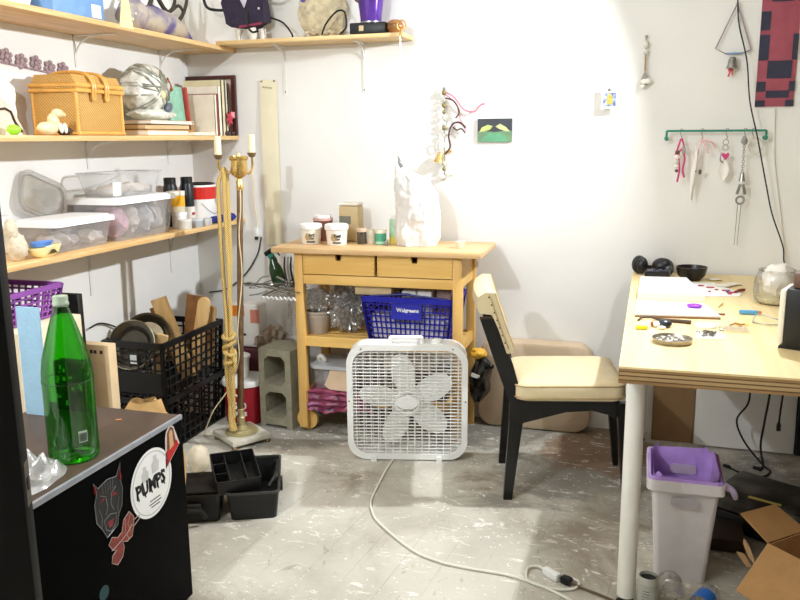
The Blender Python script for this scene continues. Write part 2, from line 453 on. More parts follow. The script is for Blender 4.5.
b.bb((x0-.006, y0-.006, ZM+.173), (x1+.006, y1+.006, ZM+.20), bev=.006)
b.prism([(-.5, 0), (.5, 0), (.42, .03), (-.42, .03)], ((x0+x1)/2, y0-.002, ZM+.198), (x1-x0, 0, 0), Z, (0, y1-y0+.004, 0))
part(b, 'lid', WICK, t)
b = B()
for z in (ZM+.168, ZM+.188):
    b.tube([(x0-.006, y0-.006, z), (x1+.006, y0-.006, z), (x1+.006, y1+.006, z), (x0-.006, y1+.006, z)], .008, closed=True)
for x, y in ((x0, y0), (x1, y0), (x1, y1)): b.cyl((x, y, ZM+.002), (x, y, ZM+.168), .007)
b.tube([(x0-.004, y0-.004, ZM+.008), (x1+.004, y0-.004, ZM+.008), (x1+.004, y1+.004, ZM+.008), (x0-.004, y1+.004, ZM+.008)], .006, closed=True)
part(b, 'rim', CANE, t)
for yy in (-1.145, -1.065):
    b = B()
    for k in (-.006, .006):
        b.tube([(x1+.012, yy+k, ZM+.14), (x1+.014, yy+k, ZM+.197), (x1-.02, yy+k, ZM+.233), ((x0+x1)/2, yy+k, ZM+.243), (x0+.02, yy+k, ZM+.233), (x0-.012, yy+k, ZM+.195)], .0055, smooth=6)
    b.ell((x1+.013, yy, ZM+.135), (.006, .01, .007), 2)
    part(b, 'handle', CANE, t)

t = thing('animal_figurine', 'small cream ceramic animal figurine in front of the wicker basket', 'figurine', (.272, -1.385, ZM))
CER = mat('cream ceramic', 'E9CFA0', .3, var=.1)
b = B(); b.ell((.272, -1.42, ZM+.024), (.022, .05, .024), nz=.06); b.ell((.272, -1.385, ZM+.045), (.017, .024, .035), rot=(.5, 0, 0)); b.ell((.274, -1.365, ZM+.078), (.017, .026, .017))
b.ell((.276, -1.34, ZM+.073), (.009, .014, .009)); part(b, 'body', CER, t)
for dy in (-.02, .005):
    b = B(); b.ell((.289, -1.352+dy*.9, ZM+.025), (.007, .009, .019), rot=(.2, 0, 0)); part(b, 'paw', mat('white glaze', 'F5F0E4', .2), t, 'white glazed paw')
b = B(); b.ell((.283, -1.372, ZM+.083), (.004, .004, .004)); part(b, 'eye', INK, t)
b = B(); b.ell((.262, -1.318, ZM+.016), (.02, .036, .0155), nz=.2); solo(b, 'pine_cone', mat('dark brown cone', '4B3220', .6, var=.3), 'dark brown lump beside the cream figurine', 'ornament')

# pale sheets and scraps at the left end of the middle shelf
b = B(); b.grid(lambda u, v: Vector((.06+.05*math.sin(u*5)*.3+.02*noise.noise(Vector((u*4, v*4, 1))), -1.58+.27*u, ZM+.002+.245*v*(1-.35*(u-.1)**2))), 20, 14, th=.002)
solo(b, 'plastic_sheet', mat('translucent white sheet', 'EDEBEA', .4, var=.04), 'crumpled white sheet leaning behind the wicker basket', 'sheet')
t = thing('rock_specimen', 'pale cracked rock slab at the left end of the middle shelf', 'rock', (.2, -1.55, ZM))
b = B(); b.prism([(-.09, 0), (.085, 0), (.05, .05), (.02, .1), (-.03, .13), (-.09, .15)], (.19, -1.55, ZM), Y, Z, (.03, 0, 0)); part(b, 'slab', mat('pale stone', 'D8C7B2', .8, var=.18, scale=40), t)
b = B(); b.tube([(.222, -1.6, ZM+.085), (.222, -1.56, ZM+.09), (.222, -1.535, ZM+.08), (.222, -1.52, ZM+.045), (.222, -1.49, ZM+.012)], .004); part(b, 'crack', mat('dark crack', '3A2A1C', .8), t)
b = B(); b.ell((.262, -1.575, ZM+.018), (.02, .026, .0175), nz=.1); solo(b, 'lime_ball', mat('lime green plastic', '9BE238', .4), 'small lime green ball at the left end of the middle shelf', 'ball')
# lace garland pinned along the left wall
b = B()
for k in range(9):
    y = -1.6+k*.078; z = 1.748-.006*k-.006*(k % 2)
    for a in range(6):
        an = a*PI/3+.3
        b.ell((.006, y+.023*math.cos(an), z+.02*math.sin(an)), (.005, .012, .012), 1)
    b.ell((.008, y, z), (.005, .012, .012), 1)
b.tube([(.004, -1.6+k*.05, 1.722-.0038*k) for k in range(14)], .004)
solo(b, 'lace_garland', mat('mauve lace', 'A48E93', .7, var=.3, scale=60), 'mauve lace garland pinned to the left wall above the basket', 'garland')
# white bottle and the glass-and-wire head
b = B(); b.lathe([(0, 0), (.024, 0), (.026, .01), (.026, .15), (.014, .175), (.011, .2), (.013, .205), (.013, .23), (0, .232)], (.06, -.83, ZM)); solo(b, 'white_bottle', mat('ivory plastic', 'EFE6C8', .4), 'slim ivory bottle standing behind the wicker basket', 'bottle')
t = thing('wire_head_sculpture', 'rounded silver grey sculpture of wound wire and glass on the middle shelf', 'sculpture', (.16, -.62, ZM))
b = B(); b.ell((.15, -.62, ZM+.195), (.09, .135, .118), 4, nz=.12, nf=2.5); b.ell((.165, -.60, ZM+.096), (.08, .15, .03), 3, nz=.15)
SIL = mat('silver papier mache', 'D6D4C8', .35, .05, var=.25, scale=35, bump=.5, bscale=40)
part(b, 'core', SIL, t)
b = B(); rr = random.Random(3)
for k in range(16):
    a0 = rr.uniform(0, 6.28); ti = rr.uniform(-1.2, 1.2); cz = rr.uniform(-.4, .4)
    pts = []
    for q in range(14):
        a = a0+q*2*PI/14
        v = Vector((math.cos(a), math.sin(a)*math.cos(ti), math.sin(a)*math.sin(ti)+cz)).normalized()
        pts.append((.15+v.x*.094, -.62+v.y*.138, ZM+.197+v.z*.121))
    b.tube(pts, .0028+rr.random()*.002, 5, closed=True)
part(b, 'wire', mat('dull wire', 'A5A496', .35, .4, var=.4), t)
b = B(); b.ell((.238, -.62, ZM+.18), (.015, .022, .022)); part(b, 'glass_eye', mat('pale amber glass', 'D9CE9E', .15), t, 'pale amber glass eye')
b = B(); b.ell((.235, -.57, ZM+.125), (.012, .03, .02), rot=(.5, 0, 0)); part(b, 'dark_shard', mat('slate shard', '5C6372', .3), t, 'slate grey shard')
b = B(); b.prism([(0, 0), (.012, .01), (-.025, .06), (-.03, .045)], (.215, -.515, ZM+.2), Y, Z, (.008, 0, 0)); part(b, 'feather', mat('rusty feather', '8C4A36', .6), t, 'rust brown feather')
# flat books under it
def book(name, c, d, mcol, label, rot=None, group=None, page='EFE6D2', flat=False):
    t = thing(name, label, 'book', (c[0], c[1], c[2]-d[2]/2), group=group, local=True)
    rz = rot or 0
    t.rotation_euler.z = R(rz)
    w, l, h = d
    cv = mat('cover '+mcol, mcol, .5, var=.08)
    k = min(d)*.12
    bb_ = B()
    if flat:
        bb_.box((0, 0, k/2), (w, l, k)); bb_.box((0, 0, h-k/2), (w, l, k)); bb_.box((0, l/2-k/2, h/2), (w, k, h))
        pb = B().box((0, -k, h/2), (w-.01, l-.012, h-2.1*k))
    else:
        bb_.box((0, -l/2+k/2, h/2), (w, k, h)); bb_.box((0, l/2-k/2, h/2), (w, k, h)); bb_.box((w/2-k/2, 0, h/2), (k, l, h))
        pb = B().box((-.004, 0, h/2), (w-.012, l-2.1*k, h-.008))
    part(bb_, 'cover', cv, t); part(pb, 'pages', mat('pages '+page, page, .8, var=.05), t)
    return t
G1 = 'books lying flat on the middle shelf'
book('book', (.148, -.62, ZM+.0125), (.235, .36, .025), 'C79A5C', 'tan covered book at the bottom of the flat stack under the sculpture', 2, G1, flat=True)
book('book', (.150, -.615, ZM+.038), (.225, .35, .024), '6E4A2C', 'brown covered book in the middle of the flat stack under the sculpture', -2, G1, 'D8B98A', flat=True)
book('book', (.15, -.60, ZM+.0585), (.24, .38, .015), 'E5DCC8', 'thin cream book on top of the flat stack under the sculpture', 3, G1, flat=True)
b = B(); b.box((.225, -.30, ZM+.008), (.10, .32, .014), rot=(0, 0, .12)); solo(b, 'notebook', mat('cream notebook', 'EFE5CF', .7), 'thin cream notebook lying at the front right of the middle shelf', 'book')
t = thing('green_book', 'upright book with a marbled sea green cover on the middle shelf', 'book', (.13, -.36, ZM))
b = B(); b.box((.16, -.40, ZM+.15), (.018, .16, .16), rot=(0, -.08, .1)); part(b, 'cover', mat('marbled green', '8FC2AA', .5, var=.3, scale=12), t)
b = B(); b.box((.17, -.312, ZM+.148), (.022, .016, .165), rot=(0, -.08, .1)); part(b, 'spine', mat('red spine', 'B04038', .5), t, 'red spine')
b = B(); b.box((.155, -.39, ZM+.035), (.1, .16, .07)); solo(b, 'wooden_box', wood('box wood', 'B98A54', '9C6D3C', 'Y'), 'small wooden block under the sea green book', 'box')
# upright books
G2 = 'upright books at the right end of the middle shelf'
ups = [(-.205, .020, .20, .17, 'EAE0CC', 'upright cream book with a brown stain on its spine, leftmost of the row'),
       (-.188, .016, .205, .18, '8C3A33', 'thin upright dark red book in the row'),
       (-.162, .022, .242, .20, 'F0E7D5', 'upright ivory book right of the thin red one'),
       (-.125, .030, .275, .215, 'DED3AE', 'thick upright pale olive book in the row'),
       (-.092, .018, .27, .21, 'C9C2B2', 'upright grey white book right of the thick olive one'),
       (-.068, .016, .262, .20, '5B3430', 'narrow upright maroon book, rightmost of the row')]
for y, w, h, dep, c, lb in ups:
    book('book', (.27-dep/2, y, ZM+h/2), (dep, w, h), c, lb, 0, G2)
t = thing('picture_frame', 'large dark brown frame standing against the back wall behind the books', 'frame', (.15, -.03, ZM))
b = B(); b.ring([(0, 0), (.28, 0), (.28, .305), (0, .305)], [(.02, .02), (.26, .02), (.26, .285), (.02, .285)], (.005, -.028, ZM), X, Z, (0, .018, 0)); part(b, 'frame', mat('dark mahogany', '4E2620', .4, var=.2), t)
b = B(); b.bb((.02, -.02, ZM+.02), (.27, -.012, ZM+.288)); part(b, 'backing', mat('buff card', 'D8CDB8', .8), t)
t = thing('star_ornament', 'red paper star ornament hanging on the front of the upright books', 'ornament', (.28, -.08, ZM+.02))
b = B()
for k in range(6):
    a = k*PI/3+.2; p = Vector((.278, -.085, ZM+.085)); q = p+Vector((0, math.cos(a)*.04, math.sin(a)*.04)); n_ = Vector((0, -math.sin(a), math.cos(a)))*.009
    b.prism([(0, 0), (.5, 1), (1, 0), (.5, -1)], p, q-p, n_, (.005, 0, 0))
part(b, 'star', mat('crimson paper', 'C03A4A', .5), t)
b = B(); b.bb((.276, -.07, ZM+.09), (.281, -.03, ZM+.12)); part(b, 'tag', mat('pink tag', 'E59AA0', .6), t, 'pink tag')
b = B(); b.ell((.276, -.10, ZM+.012), (.009, .025, .012), nz=.3); b.ell((.276, -.05, ZM+.012), (.008, .018, .011), nz=.3); solo(b, 'trinket', mat('dark trinket', '3C2C28', .5, var=.4), 'small dark trinket at the shelf edge under the red star', 'ornament')

# ------------------------------------------------------------------ lowest shelf: clear bins, bowl, cans
ZL = .9965
LIDW = mat('white bin lid', 'F2F1F0', .4, var=.02)
def bin_(name, label, x0, x1, y0, y1, h, z=ZL, lid=True, taper=.02, group='clear storage bins on the lowest shelf'):
    t = thing(name, label, 'storage bin', ((x0+x1)/2, (y0+y1)/2, z), group=group)
    cx, cy, w, d = (x0+x1)/2, (y0+y1)/2, x1-x0, y1-y0
    b = B()
    lo = rrect(w-2*taper, d-2*taper, .02); hi = rrect(w, d, .025)
    n = len(lo)
    V0 = [b.bm.verts.new((cx+p[0], cy+p[1], z+.001)) for p in lo]; V1 = [b.bm.verts.new((cx+p[0], cy+p[1], z+h)) for p in hi]
    b.bm.faces.new(V0[::-1])
    for i in range(n): b.bm.faces.new((V0[i], V0[(i+1) % n], V1[(i+1) % n], V1[i]))
    part(b, 'tub', CLEARP, t)
    if lid:
        b = B(); b.prism(rrect(w+.02, d+.02, .03), (cx, cy, z+h), X, Y, (0, 0, .008)); b.prism(rrect(w-.01, d-.01, .03), (cx, cy, z+h+.008), X, Y, (0, 0, .006))
        b.ring(rrect(w+.022, d+.022, .03), rrect(w+.014, d+.014, .03), (cx, cy, z+h-.012), X, Y, (0, 0, .013))
        part(b, 'lid', LIDW, t)
    else:
        b = B(); b.ring(rrect(w+.014, d+.014, .03), rrect(w-.004, d-.004, .026), (cx, cy, z+h-.004), X, Y, (0, 0, .006)); part(b, 'rim', CLEARP, t)
    return t
def fill(cx, cy, z, w, d, h, n, cols, label, seed=1, name='packed_oddments'):
    pass
bin_('storage_bin', 'low clear bin with a white lid at the left of the lowest shelf', .065, .262, -1.415, -1.07, .11)
bin_('storage_bin', 'large clear bin with a bowed white lid on the lowest shelf', .03, .268, -1.05, -.62, .165)
bin_('storage_bin', 'small clear bin without a lid on top of the large clear bin', .05, .235, -1.02, -.66, .10, ZL+.1795, lid=False, group=None)
rr = random.Random(5)
cols = ['D9D2CC', 'E7E3DE', 'C9B9B9', 'B3ADAA', 'E0D5C9', 'D8AFC0']
for k in range(7):
    b = B(); b.ell((.15+rr.uniform(-.04, .04), -1.34+k*.045, ZL+.028+.012*rr.random()), (.05, .028, .025), 2, nz=.5, seed=k)
    solo(b, 'wrapped_bundle', mat('bundle '+cols[k % 5], cols[k % 5], .6, var=.2), 'small pale wrapped bundle inside the low clear bin', 'bundle', 'wrapped bundles in the low clear bin')
for k, (yy, c, lb) in enumerate(((-.95, 'D9A9BC', 'pink bundle inside the large clear bin'), (-.86, 'D6CFC8', 'greyish bundle inside the large clear bin next to the pink one'), (-.76, 'C9C7C9', 'crinkled silver bundle inside the large clear bin'), (-.68, 'C6BEBB', 'taupe bundle at the right end of the large clear bin'))):
    b = B(); b.ell((.15, yy, ZL+.075), (.085, .04, .07), 3, nz=.25, seed=k+3)
    solo(b, 'wrapped_bundle', mat('bundle '+c, c, .45, var=.2, scale=40), lb, 'bundle')
for k in range(5):
    b = B(); b.ell((.15, -.94+k*.055, ZL+.205+.008*(k % 2)), (.06, .036, .022), 2, nz=.4, seed=k+9)
    solo(b, 'cloth_scrap', mat('scrap '+cols[k % 3], 'E4DCD2', .7, var=.1), 'soft cream scrap inside the small lidless bin', 'scrap', 'cream scraps in the small lidless bin')
b = B(); b.box((.226, -.985, ZL+.215), (.004, .05, .055), rot=(0, 0, 0)); solo(b, 'label_card', PAPER, 'white label card inside the front of the small lidless bin', 'card')
# translucent lid leaning on the wall behind the bins
b = B(); b.ring(rrect(.25, .17, .05), rrect(.215, .135, .035), (0, 0, 0), X, Y, (0, 0, .015)); b.prism(rrect(.218, .138, .035), (0, 0, .002), X, Y, (0, 0, .004))
me_m = Matrix.Translation((.03, -1.20, 1.19)) @ Matrix.Rotation(R(90), 4, 'Z') @ Matrix.Rotation(R(80), 4, 'X') @ Matrix.Rotation(R(-22), 4, 'Z')
bmesh.ops.transform(b.bm, matrix=me_m, verts=b.bm.verts[:]); solo(b, 'bin_lid', clear('smoky plastic', 'C8C0B2', .22), 'smoky see-through lid leaning on the wall behind the bins', 'lid')
b = B(); b.bb((.012, -1.50, ZL), (.05, -1.39, ZL+.14), bev=.01); solo(b, 'white_carton', mat('white carton', 'EDEBE8', .6), 'pale carton behind the left end of the low clear bin', 'carton')
t = thing('boat_bowl', 'small yellow bowl holding a blue dish at the left end of the lowest shelf', 'bowl', (.255, -1.47, ZL))
b = B(); b.lathe([(0, .004), (.02, 0), (.04, .012), (.05, .038), (.047, .038), (.036, .014), (0, .008)], (.255, -1.47, ZL), sx=.55, sy=1.6); part(b, 'bowl', mat('pale yellow glaze', 'EFE0A6', .3), t)
b = B(); b.prism([(-.02, 0), (.02, 0), (.005, .014), (-.004, .014)], (.2875, -1.465, ZL+.014), Y, Z, (-.004, 0, 0)); part(b, 'dark_motif', mat('dark olive glaze', '4A3F1E', .4), t, 'dark olive motif')
b = B(); b.lathe([(0, .03), (.035, .034), (.042, .05), (.039, .05), (.03, .038), (0, .034)], (.25, -1.48, ZL+.006), sx=.6, sy=1.3); solo(b, 'blue_dish', mat('blue glaze', '5C86C8', .25, var=.3), 'tiny blue dish sitting in the yellow bowl', 'dish')
b = B(); b.ell((.235, -1.585, ZL+.05), (.035, .035, .05), 3, nz=.25); b.ell((.23, -1.6, ZL+.11), (.022, .022, .04), 3, nz=.25); solo(b, 'yarn_bundle', mat('cream yarn', 'CFC2AA', .9, var=.15, scale=70, bump=.6), 'shaggy cream yarn bundle at the left end of the lowest shelf', 'yarn')
# cans and jars right of the bins
def jar(name, c, r, h, body, lidm, label, cat='jar', group=None, lidh=.016, lab=None, labz=(.2, .8), shoulder=.0):
    t = thing(name, label, cat, c, group=group)
    b = B(); b.lathe([(0, 0), (r*.94, 0), (r, .004), (r, h-lidh-shoulder), (r*.9 if shoulder else r, h-lidh), (0, h-lidh)], c); part(b, 'body', body, t)
    b = B(); b.lathe([(0, h-lidh+.0003), (r*1.05, h-lidh+.0003), (r*1.06, h-.003), (r*1.02, h), (0, h)], c); part(b, 'lid', lidm, t)
    if lab:
        b = B(); z0, z1 = (h-lidh)*labz[0], (h-lidh)*labz[1]; b.lathe([(r+.0004, z0), (r+.0009, z0), (r+.0009, z1), (r+.0004, z1), (r+.0004, z0)], c); part(b, 'label', lab, t)
    return t
CANB = mat('black can', '1F2226', .35, .2, var=.1)
for x, y, h, lb in ((.125, -.43, .235, 'left of the two black spray cans behind the yellow jar'), (.165, -.345, .235, 'front right of the two black spray cans beside the red and white paint can')):
    t = thing('spray_can', lb, 'spray can', (x, y, ZL), group='black spray cans')
    b = B(); b.lathe([(0, 0), (.032, 0), (.033, .004), (.033, h-.045), (.028, h-.03), (0, h-.03)], (x, y, ZL)); part(b, 'body', CANB, t)
    b = B(); b.lathe([(0, h-.03), (.029, h-.03), (.029, h-.002), (.026, h), (0, h)], (x, y, ZL)); part(b, 'cap', BLACKP, t)
    if x > .15:
        b = B(); b.lathe([(.0334, .004), (.034, .004), (.034, .09), (.0334, .09), (.0334, .004)], (x, y, ZL)); part(b, 'label', mat('can label white', 'E6E2DC', .5), t, 'white lower label')
        b = B(); b.bb((.194, -.36, ZL+.05), (.2, -.34, ZL+.062)); part(b, 'red_mark', REDP, t, 'small red mark')
jar('mustard_jar', (.20, -.505, ZL+.078), .041, .118-.02, mat('ivory tub', 'D9CEB2', .4), mat('cream lid', 'E9E2D4', .4), 'ivory jar with a yellow label stacked on a small white jar', lab=mat('yellow label', 'E3A81E', .4), labz=(.35, .98), lidh=.02)
jar('white_jar', (.21, -.50, ZL), .034, .077, mat('white jar body', 'E2DFDA', .4), WHITEP, 'small white jar under the yellow labelled jar')
jar('ribbed_cup', (.262, -.535, ZL), .03, .045, mat('grey white cup', 'CFCBC2', .5), mat('grey white rim', 'DEDAD2', .5), 'short grey white cup at the shelf edge by the large clear bin', lidh=.008)
jar('tin_pot', (.268, -.44, ZL), .029, .04, GREYP, mat('grey lid', 'C5C7CA', .4), 'short grey tin pot at the edge of the lowest shelf', lidh=.01)
b = B(); b.bb((.25, -.395, ZL), (.288, -.33, ZL+.034), bev=.003); solo(b, 'grey_block', mat('light grey carton', 'BDBBB6', .6), 'light grey block between the tin pot and the blue cloth', 'block')
t = thing('paint_can', 'red and white paint can with a black lid on the lowest shelf', 'paint can', (.15, -.215, ZL))
c = (.15, -.215, ZL); b = B(); b.lathe([(0, 0), (.088, 0), (.09, .004), (.09, .186), (.086, .19), (0, .19)], c, n=40); part(b, 'body', mat('paint can white', 'EDEAE6', .35, var=.03), t)
b = B(); b.lathe([(.0905, .12), (.0915, .12), (.0915, .18), (.0905, .18), (.0905, .12)], c, n=40); lb = part(b, 'label_band', mat('paint red band', 'C8281E', .35), t, 'red label band')
b = B(); b.lathe([(0, .19), (.082, .19), (.088, .196), (.08, .199), (.076, .193), (0, .193)], c, n=40); part(b, 'lid', BLACKP, t)
b = B(); b.tube([(.15+.09*math.cos(a), -.215+.09*math.sin(a), ZL+.10-.055*math.sin((a+.9)/1.8*PI)) for a in [(-.9+k*.15) for k in range(13)]], .0022, 6); part(b, 'handle', STEEL, t)
b = B(); b.prism(rrect(.045, .04, .008), (.237, -.185, ZL+.115), (-.34, .94, 0), Z, (.006, .002, 0)); part(b, 'badge', mat('pale badge', 'D8D4CC', .5), t, 'pale badge')
b = B(); b.ell((.265, -.22, ZL+.018), (.03, .09, .018), 3, nz=.4, nf=4); b.ell((.272, -.12, ZL+.02), (.024, .05, .0195), 3, nz=.4); solo(b, 'blue_cloth', mat('navy cloth', '1B2A7C', .7, var=.3, bump=.4), 'crumpled navy blue cloth at the right end of the lowest shelf', 'cloth')

# ------------------------------------------------------------------ topmost shelf
ZT = 1.8665
b = B(); b.grid(lambda u, v: Vector((.15+.11*math.cos(2*PI*u)*(1-.3*v)+.02*noise.noise(Vector((math.cos(2*PI*u)*2, math.sin(2*PI*u)*2, v*4))), -1.50+.16*math.sin(2*PI*u)*(1-.3*v)+.02*noise.noise(Vector((math.cos(2*PI*u)*2, 5+math.sin(2*PI*u)*2, v*4))), ZT+.18*v)), 28, 10, wrap=True)
b.bm.faces.new([v for v in b.bm.verts if abs(v.co.z-ZT-.18) < 1e-5])
solo(b, 'plastic_bag', mat('white bag film', 'ECECEA', .3, var=.05), 'white plastic bag at the left end of the topmost shelf', 'bag')
t = thing('gift_bag', 'blue bag with a white label on the topmost shelf', 'bag', (.15, -1.16, ZT))
b = B(); b.box((.15, -1.155, ZT+.09), (.2, .30, .18), bev=.012); part(b, 'body', mat('powder blue bag', '6E96C6', .5, var=.12), t)
b = B(); b.bb((.2505, -1.09, ZT+.012), (.2525, -1.035, ZT+.06)); part(b, 'label', PAPER, t, 'white paper label')
b = B(); b.prism([(-.045, -.012), (.045, -.012), (.015, .14), (-.012, .14)], (.2897, -.93, ZT+.0), Y, Z, (.003, 0, 0))
for k in range(5): b.box((.293, -.95+.022*k, ZT+.03+.025*(k % 3)), (.002, .008, .008))
solo(b, 'yellow_tag', mat('pale yellow paper', 'F0E2A0', .7, var=.1), 'pale yellow paper flap against the edge of the topmost shelf', 'tag')
t = thing('driftwood_sculpture', 'violet grey driftwood sculpture lying on the topmost shelf', 'sculpture', (.2, -.55, ZT))
b = B(); b.tube([(.2, -.83, ZT+.055), (.2, -.76, ZT+.075), (.2, -.68, ZT+.062), (.2, -.6, ZT+.07), (.2, -.5, ZT+.055), (.2, -.4, ZT+.036), (.2, -.29, ZT+.02)], [.03, .07, .05, .065, .05, .034, .014], 14)
for v in b.bm.verts:
    k = noise.noise(v.co*14)*.016; v.co += Vector((k, k*.6, k))
    v.co.z = max(v.co.z, ZT+.0005)
part(b, 'trunk', mat2('violet grey paint', '5F5688', 'B9AC98', 9), t)
b = B(); b.tube([(.2, -.74, ZT+.12), (.2, -.72, ZT+.16), (.2, -.735, ZT+.22)], [.02, .014, .01], 10, smooth=3); part(b, 'pale_branch', mat('bleached wood', 'D6C5A8', .7, var=.15), t, 'pale bleached branch')
b = B()
for p in ([(.2, -.62, ZT+.12), (.2, -.58, ZT+.2), (.2, -.6, ZT+.27)], [(.2, -.52, ZT+.09), (.2, -.42, ZT+.15), (.2, -.4, ZT+.25)], [(.2, -.46, ZT+.06), (.2, -.36, ZT+.11), (.2, -.30, ZT+.2), (.2, -.32, ZT+.26)], [(.2, -.58, ZT+.2), (.2, -.48, ZT+.12), (.2, -.38, ZT+.16), (.2, -.33, ZT+.13)]):
    b.tube(p, [.011, .006], 8, smooth=4)
part(b, 'dark_branches', mat('dark bark', '3B3226', .7, var=.3), t, 'dark twisting branches')
# back wall shelf
ZB = 1.8865
t = thing('dark_fabric_sculpture', 'dark purple draped fabric sculpture with black straps on the back wall shelf', 'sculpture', (.42, -.1, ZB))
BONE = mat('bone white', 'D8D2C8', .5, var=.15)
DKF = mat('dark purple fabric', '261B33', .7, var=.3, bump=.3)
b = B(); b.prism([(-.105, -.005), (-.05, -.02), (.02, -.025), (.075, -.005), (.098, .0), (.105, .06), (.10, .2), (-.06, .2), (-.10, .16), (-.13, .10)], (.42, -.145, ZB+.085), X, Z, (0, .085, 0)); bmesh.ops.subdivide_edges(b.bm, edges=b.bm.edges[:], cuts=2)
for v in b.bm.verts:
    v.co.x += .03*noise.noise(v.co*6); v.co.z += .012*noise.noise(v.co*17)
part(b, 'drape', DKF, t)
b = B(); b.box((.45, -.149, ZB+.07), (.12, .008, .010), rot=(0, -.1, 0)); part(b, 'red_hem', mat('crimson hem', '8A2346', .6), t, 'crimson hem')
b = B()
b.tube([(.33, -.13, ZB+.15), (.27, -.14, ZB+.15), (.22, -.15, ZB+.165), (.20, -.15, ZB+.22)], .007, smooth=5); part(b, 'strap', BLACKR, t, 'black strap')
b = B(); b.tube([(.51, -.13, ZB+.2), (.56, -.13, ZB+.19), (.62, -.13, ZB+.21)], .007, smooth=5); part(b, 'strap', BLACKR, t, 'black strap')
b = B(); b.tube([(.44, -.16, ZB+.14), (.445, -.17, ZB+.07), (.47, -.17, ZB+.035), (.5, -.16, ZB+.04)], .005, smooth=5)
part(b, 'strap', BLACKR, t, 'black strap')
b = B(); b.tube([(.375, -.12, ZB+.055), (.37, -.12, ZB+.03), (.375, -.125, ZB+.001)], [.022, .008], 10); part(b, 'leg', BONE, t, 'bone white leg')
b = B(); b.tube([(.44, -.12, ZB+.055), (.45, -.12, ZB+.02), (.445, -.12, ZB+.001)], [.026, .014], 10); part(b, 'leg', BONE, t, 'bone white leg')
b = B(); b.tube([(.49, -.1, ZB+.055), (.495, -.1, ZB+.001)], [.02, .015], 10); part(b, 'leg', BONE, t, 'bone white leg')
b = B(); b.prism([(-.02, .02), (.02, .025), (0, -.02)], (.425, -.157, ZB+.17), X, Z, (0, .004, 0)); part(b, 'patch', mat('pale grey patch', 'B9B4C0', .5), t, 'pale grey patch')
b = B(); b.ell((.5, -.15, ZB+.145), (.006, .004, .006)); part(b, 'button', mat('pale grey patch', 'B9B4C0', .5), t)
t = thing('textured_disc', 'beige knobbly textured disc leaning on the back wall shelf', 'sculpture', (.79, -.06, ZB))
b = B(); b.ell((.79, -.05, ZB+.125), (.125, .03, .125), 4, nz=.16, nf=3.2); part(b, 'disc', mat('knobbly plaster', 'CFC2A2', .75, var=.25, scale=35, bump=.8, bscale=35), t)
b = B(); rr = random.Random(2)
for k in range(16): b.ell((.71+.15*rr.random(), -.085-.02*rr.random(), ZB+.006+.03*rr.random()), (.009, .008, .0075), 1)
part(b, 'pebbles', mat('pale pebbles', 'D8CBB0', .6, var=.2), t)
b = B(); b.ell((.70, -.075, ZB+.185), (.014, .008, .012)); part(b, 'violet_bead', mat('violet bead', '6F63B5', .4), t, 'violet bead')
b = B(); b.tube([(.56, -.15, ZB+.10), (.62, -.14, ZB+.075), (.66, -.14, ZB+.03), (.675, -.15, ZB+.006)], .0045, smooth=6); solo(b, 'black_cable', BLACKR, 'short black cable drooping from the dark purple sculpture to the back shelf', 'cable')
b = B()
b.tube([(.82, -.14, ZB+.008), (.845, -.14, ZB+.06), (.90, -.14, ZB+.112), (.94, -.14, ZB+.105), (.945, -.14, ZB+.04), (.915, -.145, ZB+.008)], .0045, smooth=6)
solo(b, 'black_cable', BLACKR, 'looped black cable on the back wall shelf beside the textured disc', 'cable')
t = thing('speaker_box', 'small black box under the purple vase on the back wall shelf', 'box', (1.05, -.1, ZB))
b = B(); b.bb((.972, -.17, ZB), (1.15, -.05, ZB+.052), bev=.006); part(b, 'body', BLACKP, t)
b = B(); b.bb((1.02, -.1715, ZB+.014), (1.042, -.1695, ZB+.038)); part(b, 'sticker', mat('tan sticker', 'C9B48C', .5), t, 'small tan sticker')
t = thing('purple_vase', 'glossy purple vase standing on the small black box', 'vase', (1.06, -.11, ZB+.052))
b = B(); b.lathe([(0, 0), (.046, 0), (.049, .006), (.055, .06), (.068, .15), (.072, .19), (.069, .19), (.05, .06), (.044, .012), (0, .01)], (1.06, -.11, ZB+.0523), n=36); part(b, 'body', mat('purple glaze', '5E3A96', .18, .3, var=.3, scale=9), t)
b = B(); b.lathe([(.0465, .0), (.05, .001), (.0505, .007), (.0465, .008), (.0465, 0)], (1.06, -.11, ZB+.0525), n=36); part(b, 'foot_ring', STEEL, t, 'silver foot ring')
b = B(); b.ell((1.01, -.15, ZB+.16), (.02, .012, .016), rot=(0, .6, 0)); part(b, 'floral_mark', mat('grey brown mark', '6C5A5E', .4), t, 'grey brown floral mark')
b = B(); b.ell((1.185, -.13, ZB+.032), (.042, .035, .032), 3, nz=.08); solo(b, 'agate_stone', mat('banded agate', 'A5713F', .25, var=.5, scale=9, stretch=(1, 1, 4)), 'polished brown banded agate beside the purple vase', 'stone')
t = thing('key_ring', 'brass key ring with thin chain hanging off the right end of the back shelf', 'key ring', (1.235, -.19, 1.80))
b = B(); b.tube([(1.232+.02*math.cos(k*PI/12), -.186, ZB+.028+.022*math.sin(k*PI/12)) for k in range(24)], .0035, 8, closed=True); part(b, 'ring', BRASS, t)
b = B(); b.tube([(1.228, -.187, ZB+.007), (1.226, -.19, ZB-.008), (1.226, -.19, ZB-.02)], [.006, .003], 8); part(b, 'clasp', BRASS, t)
b = B(); b.cyl((1.226, -.19, ZB-.02), (1.229, -.19, ZB-.16), .0014, n=6); part(b, 'chain', STEEL, t)

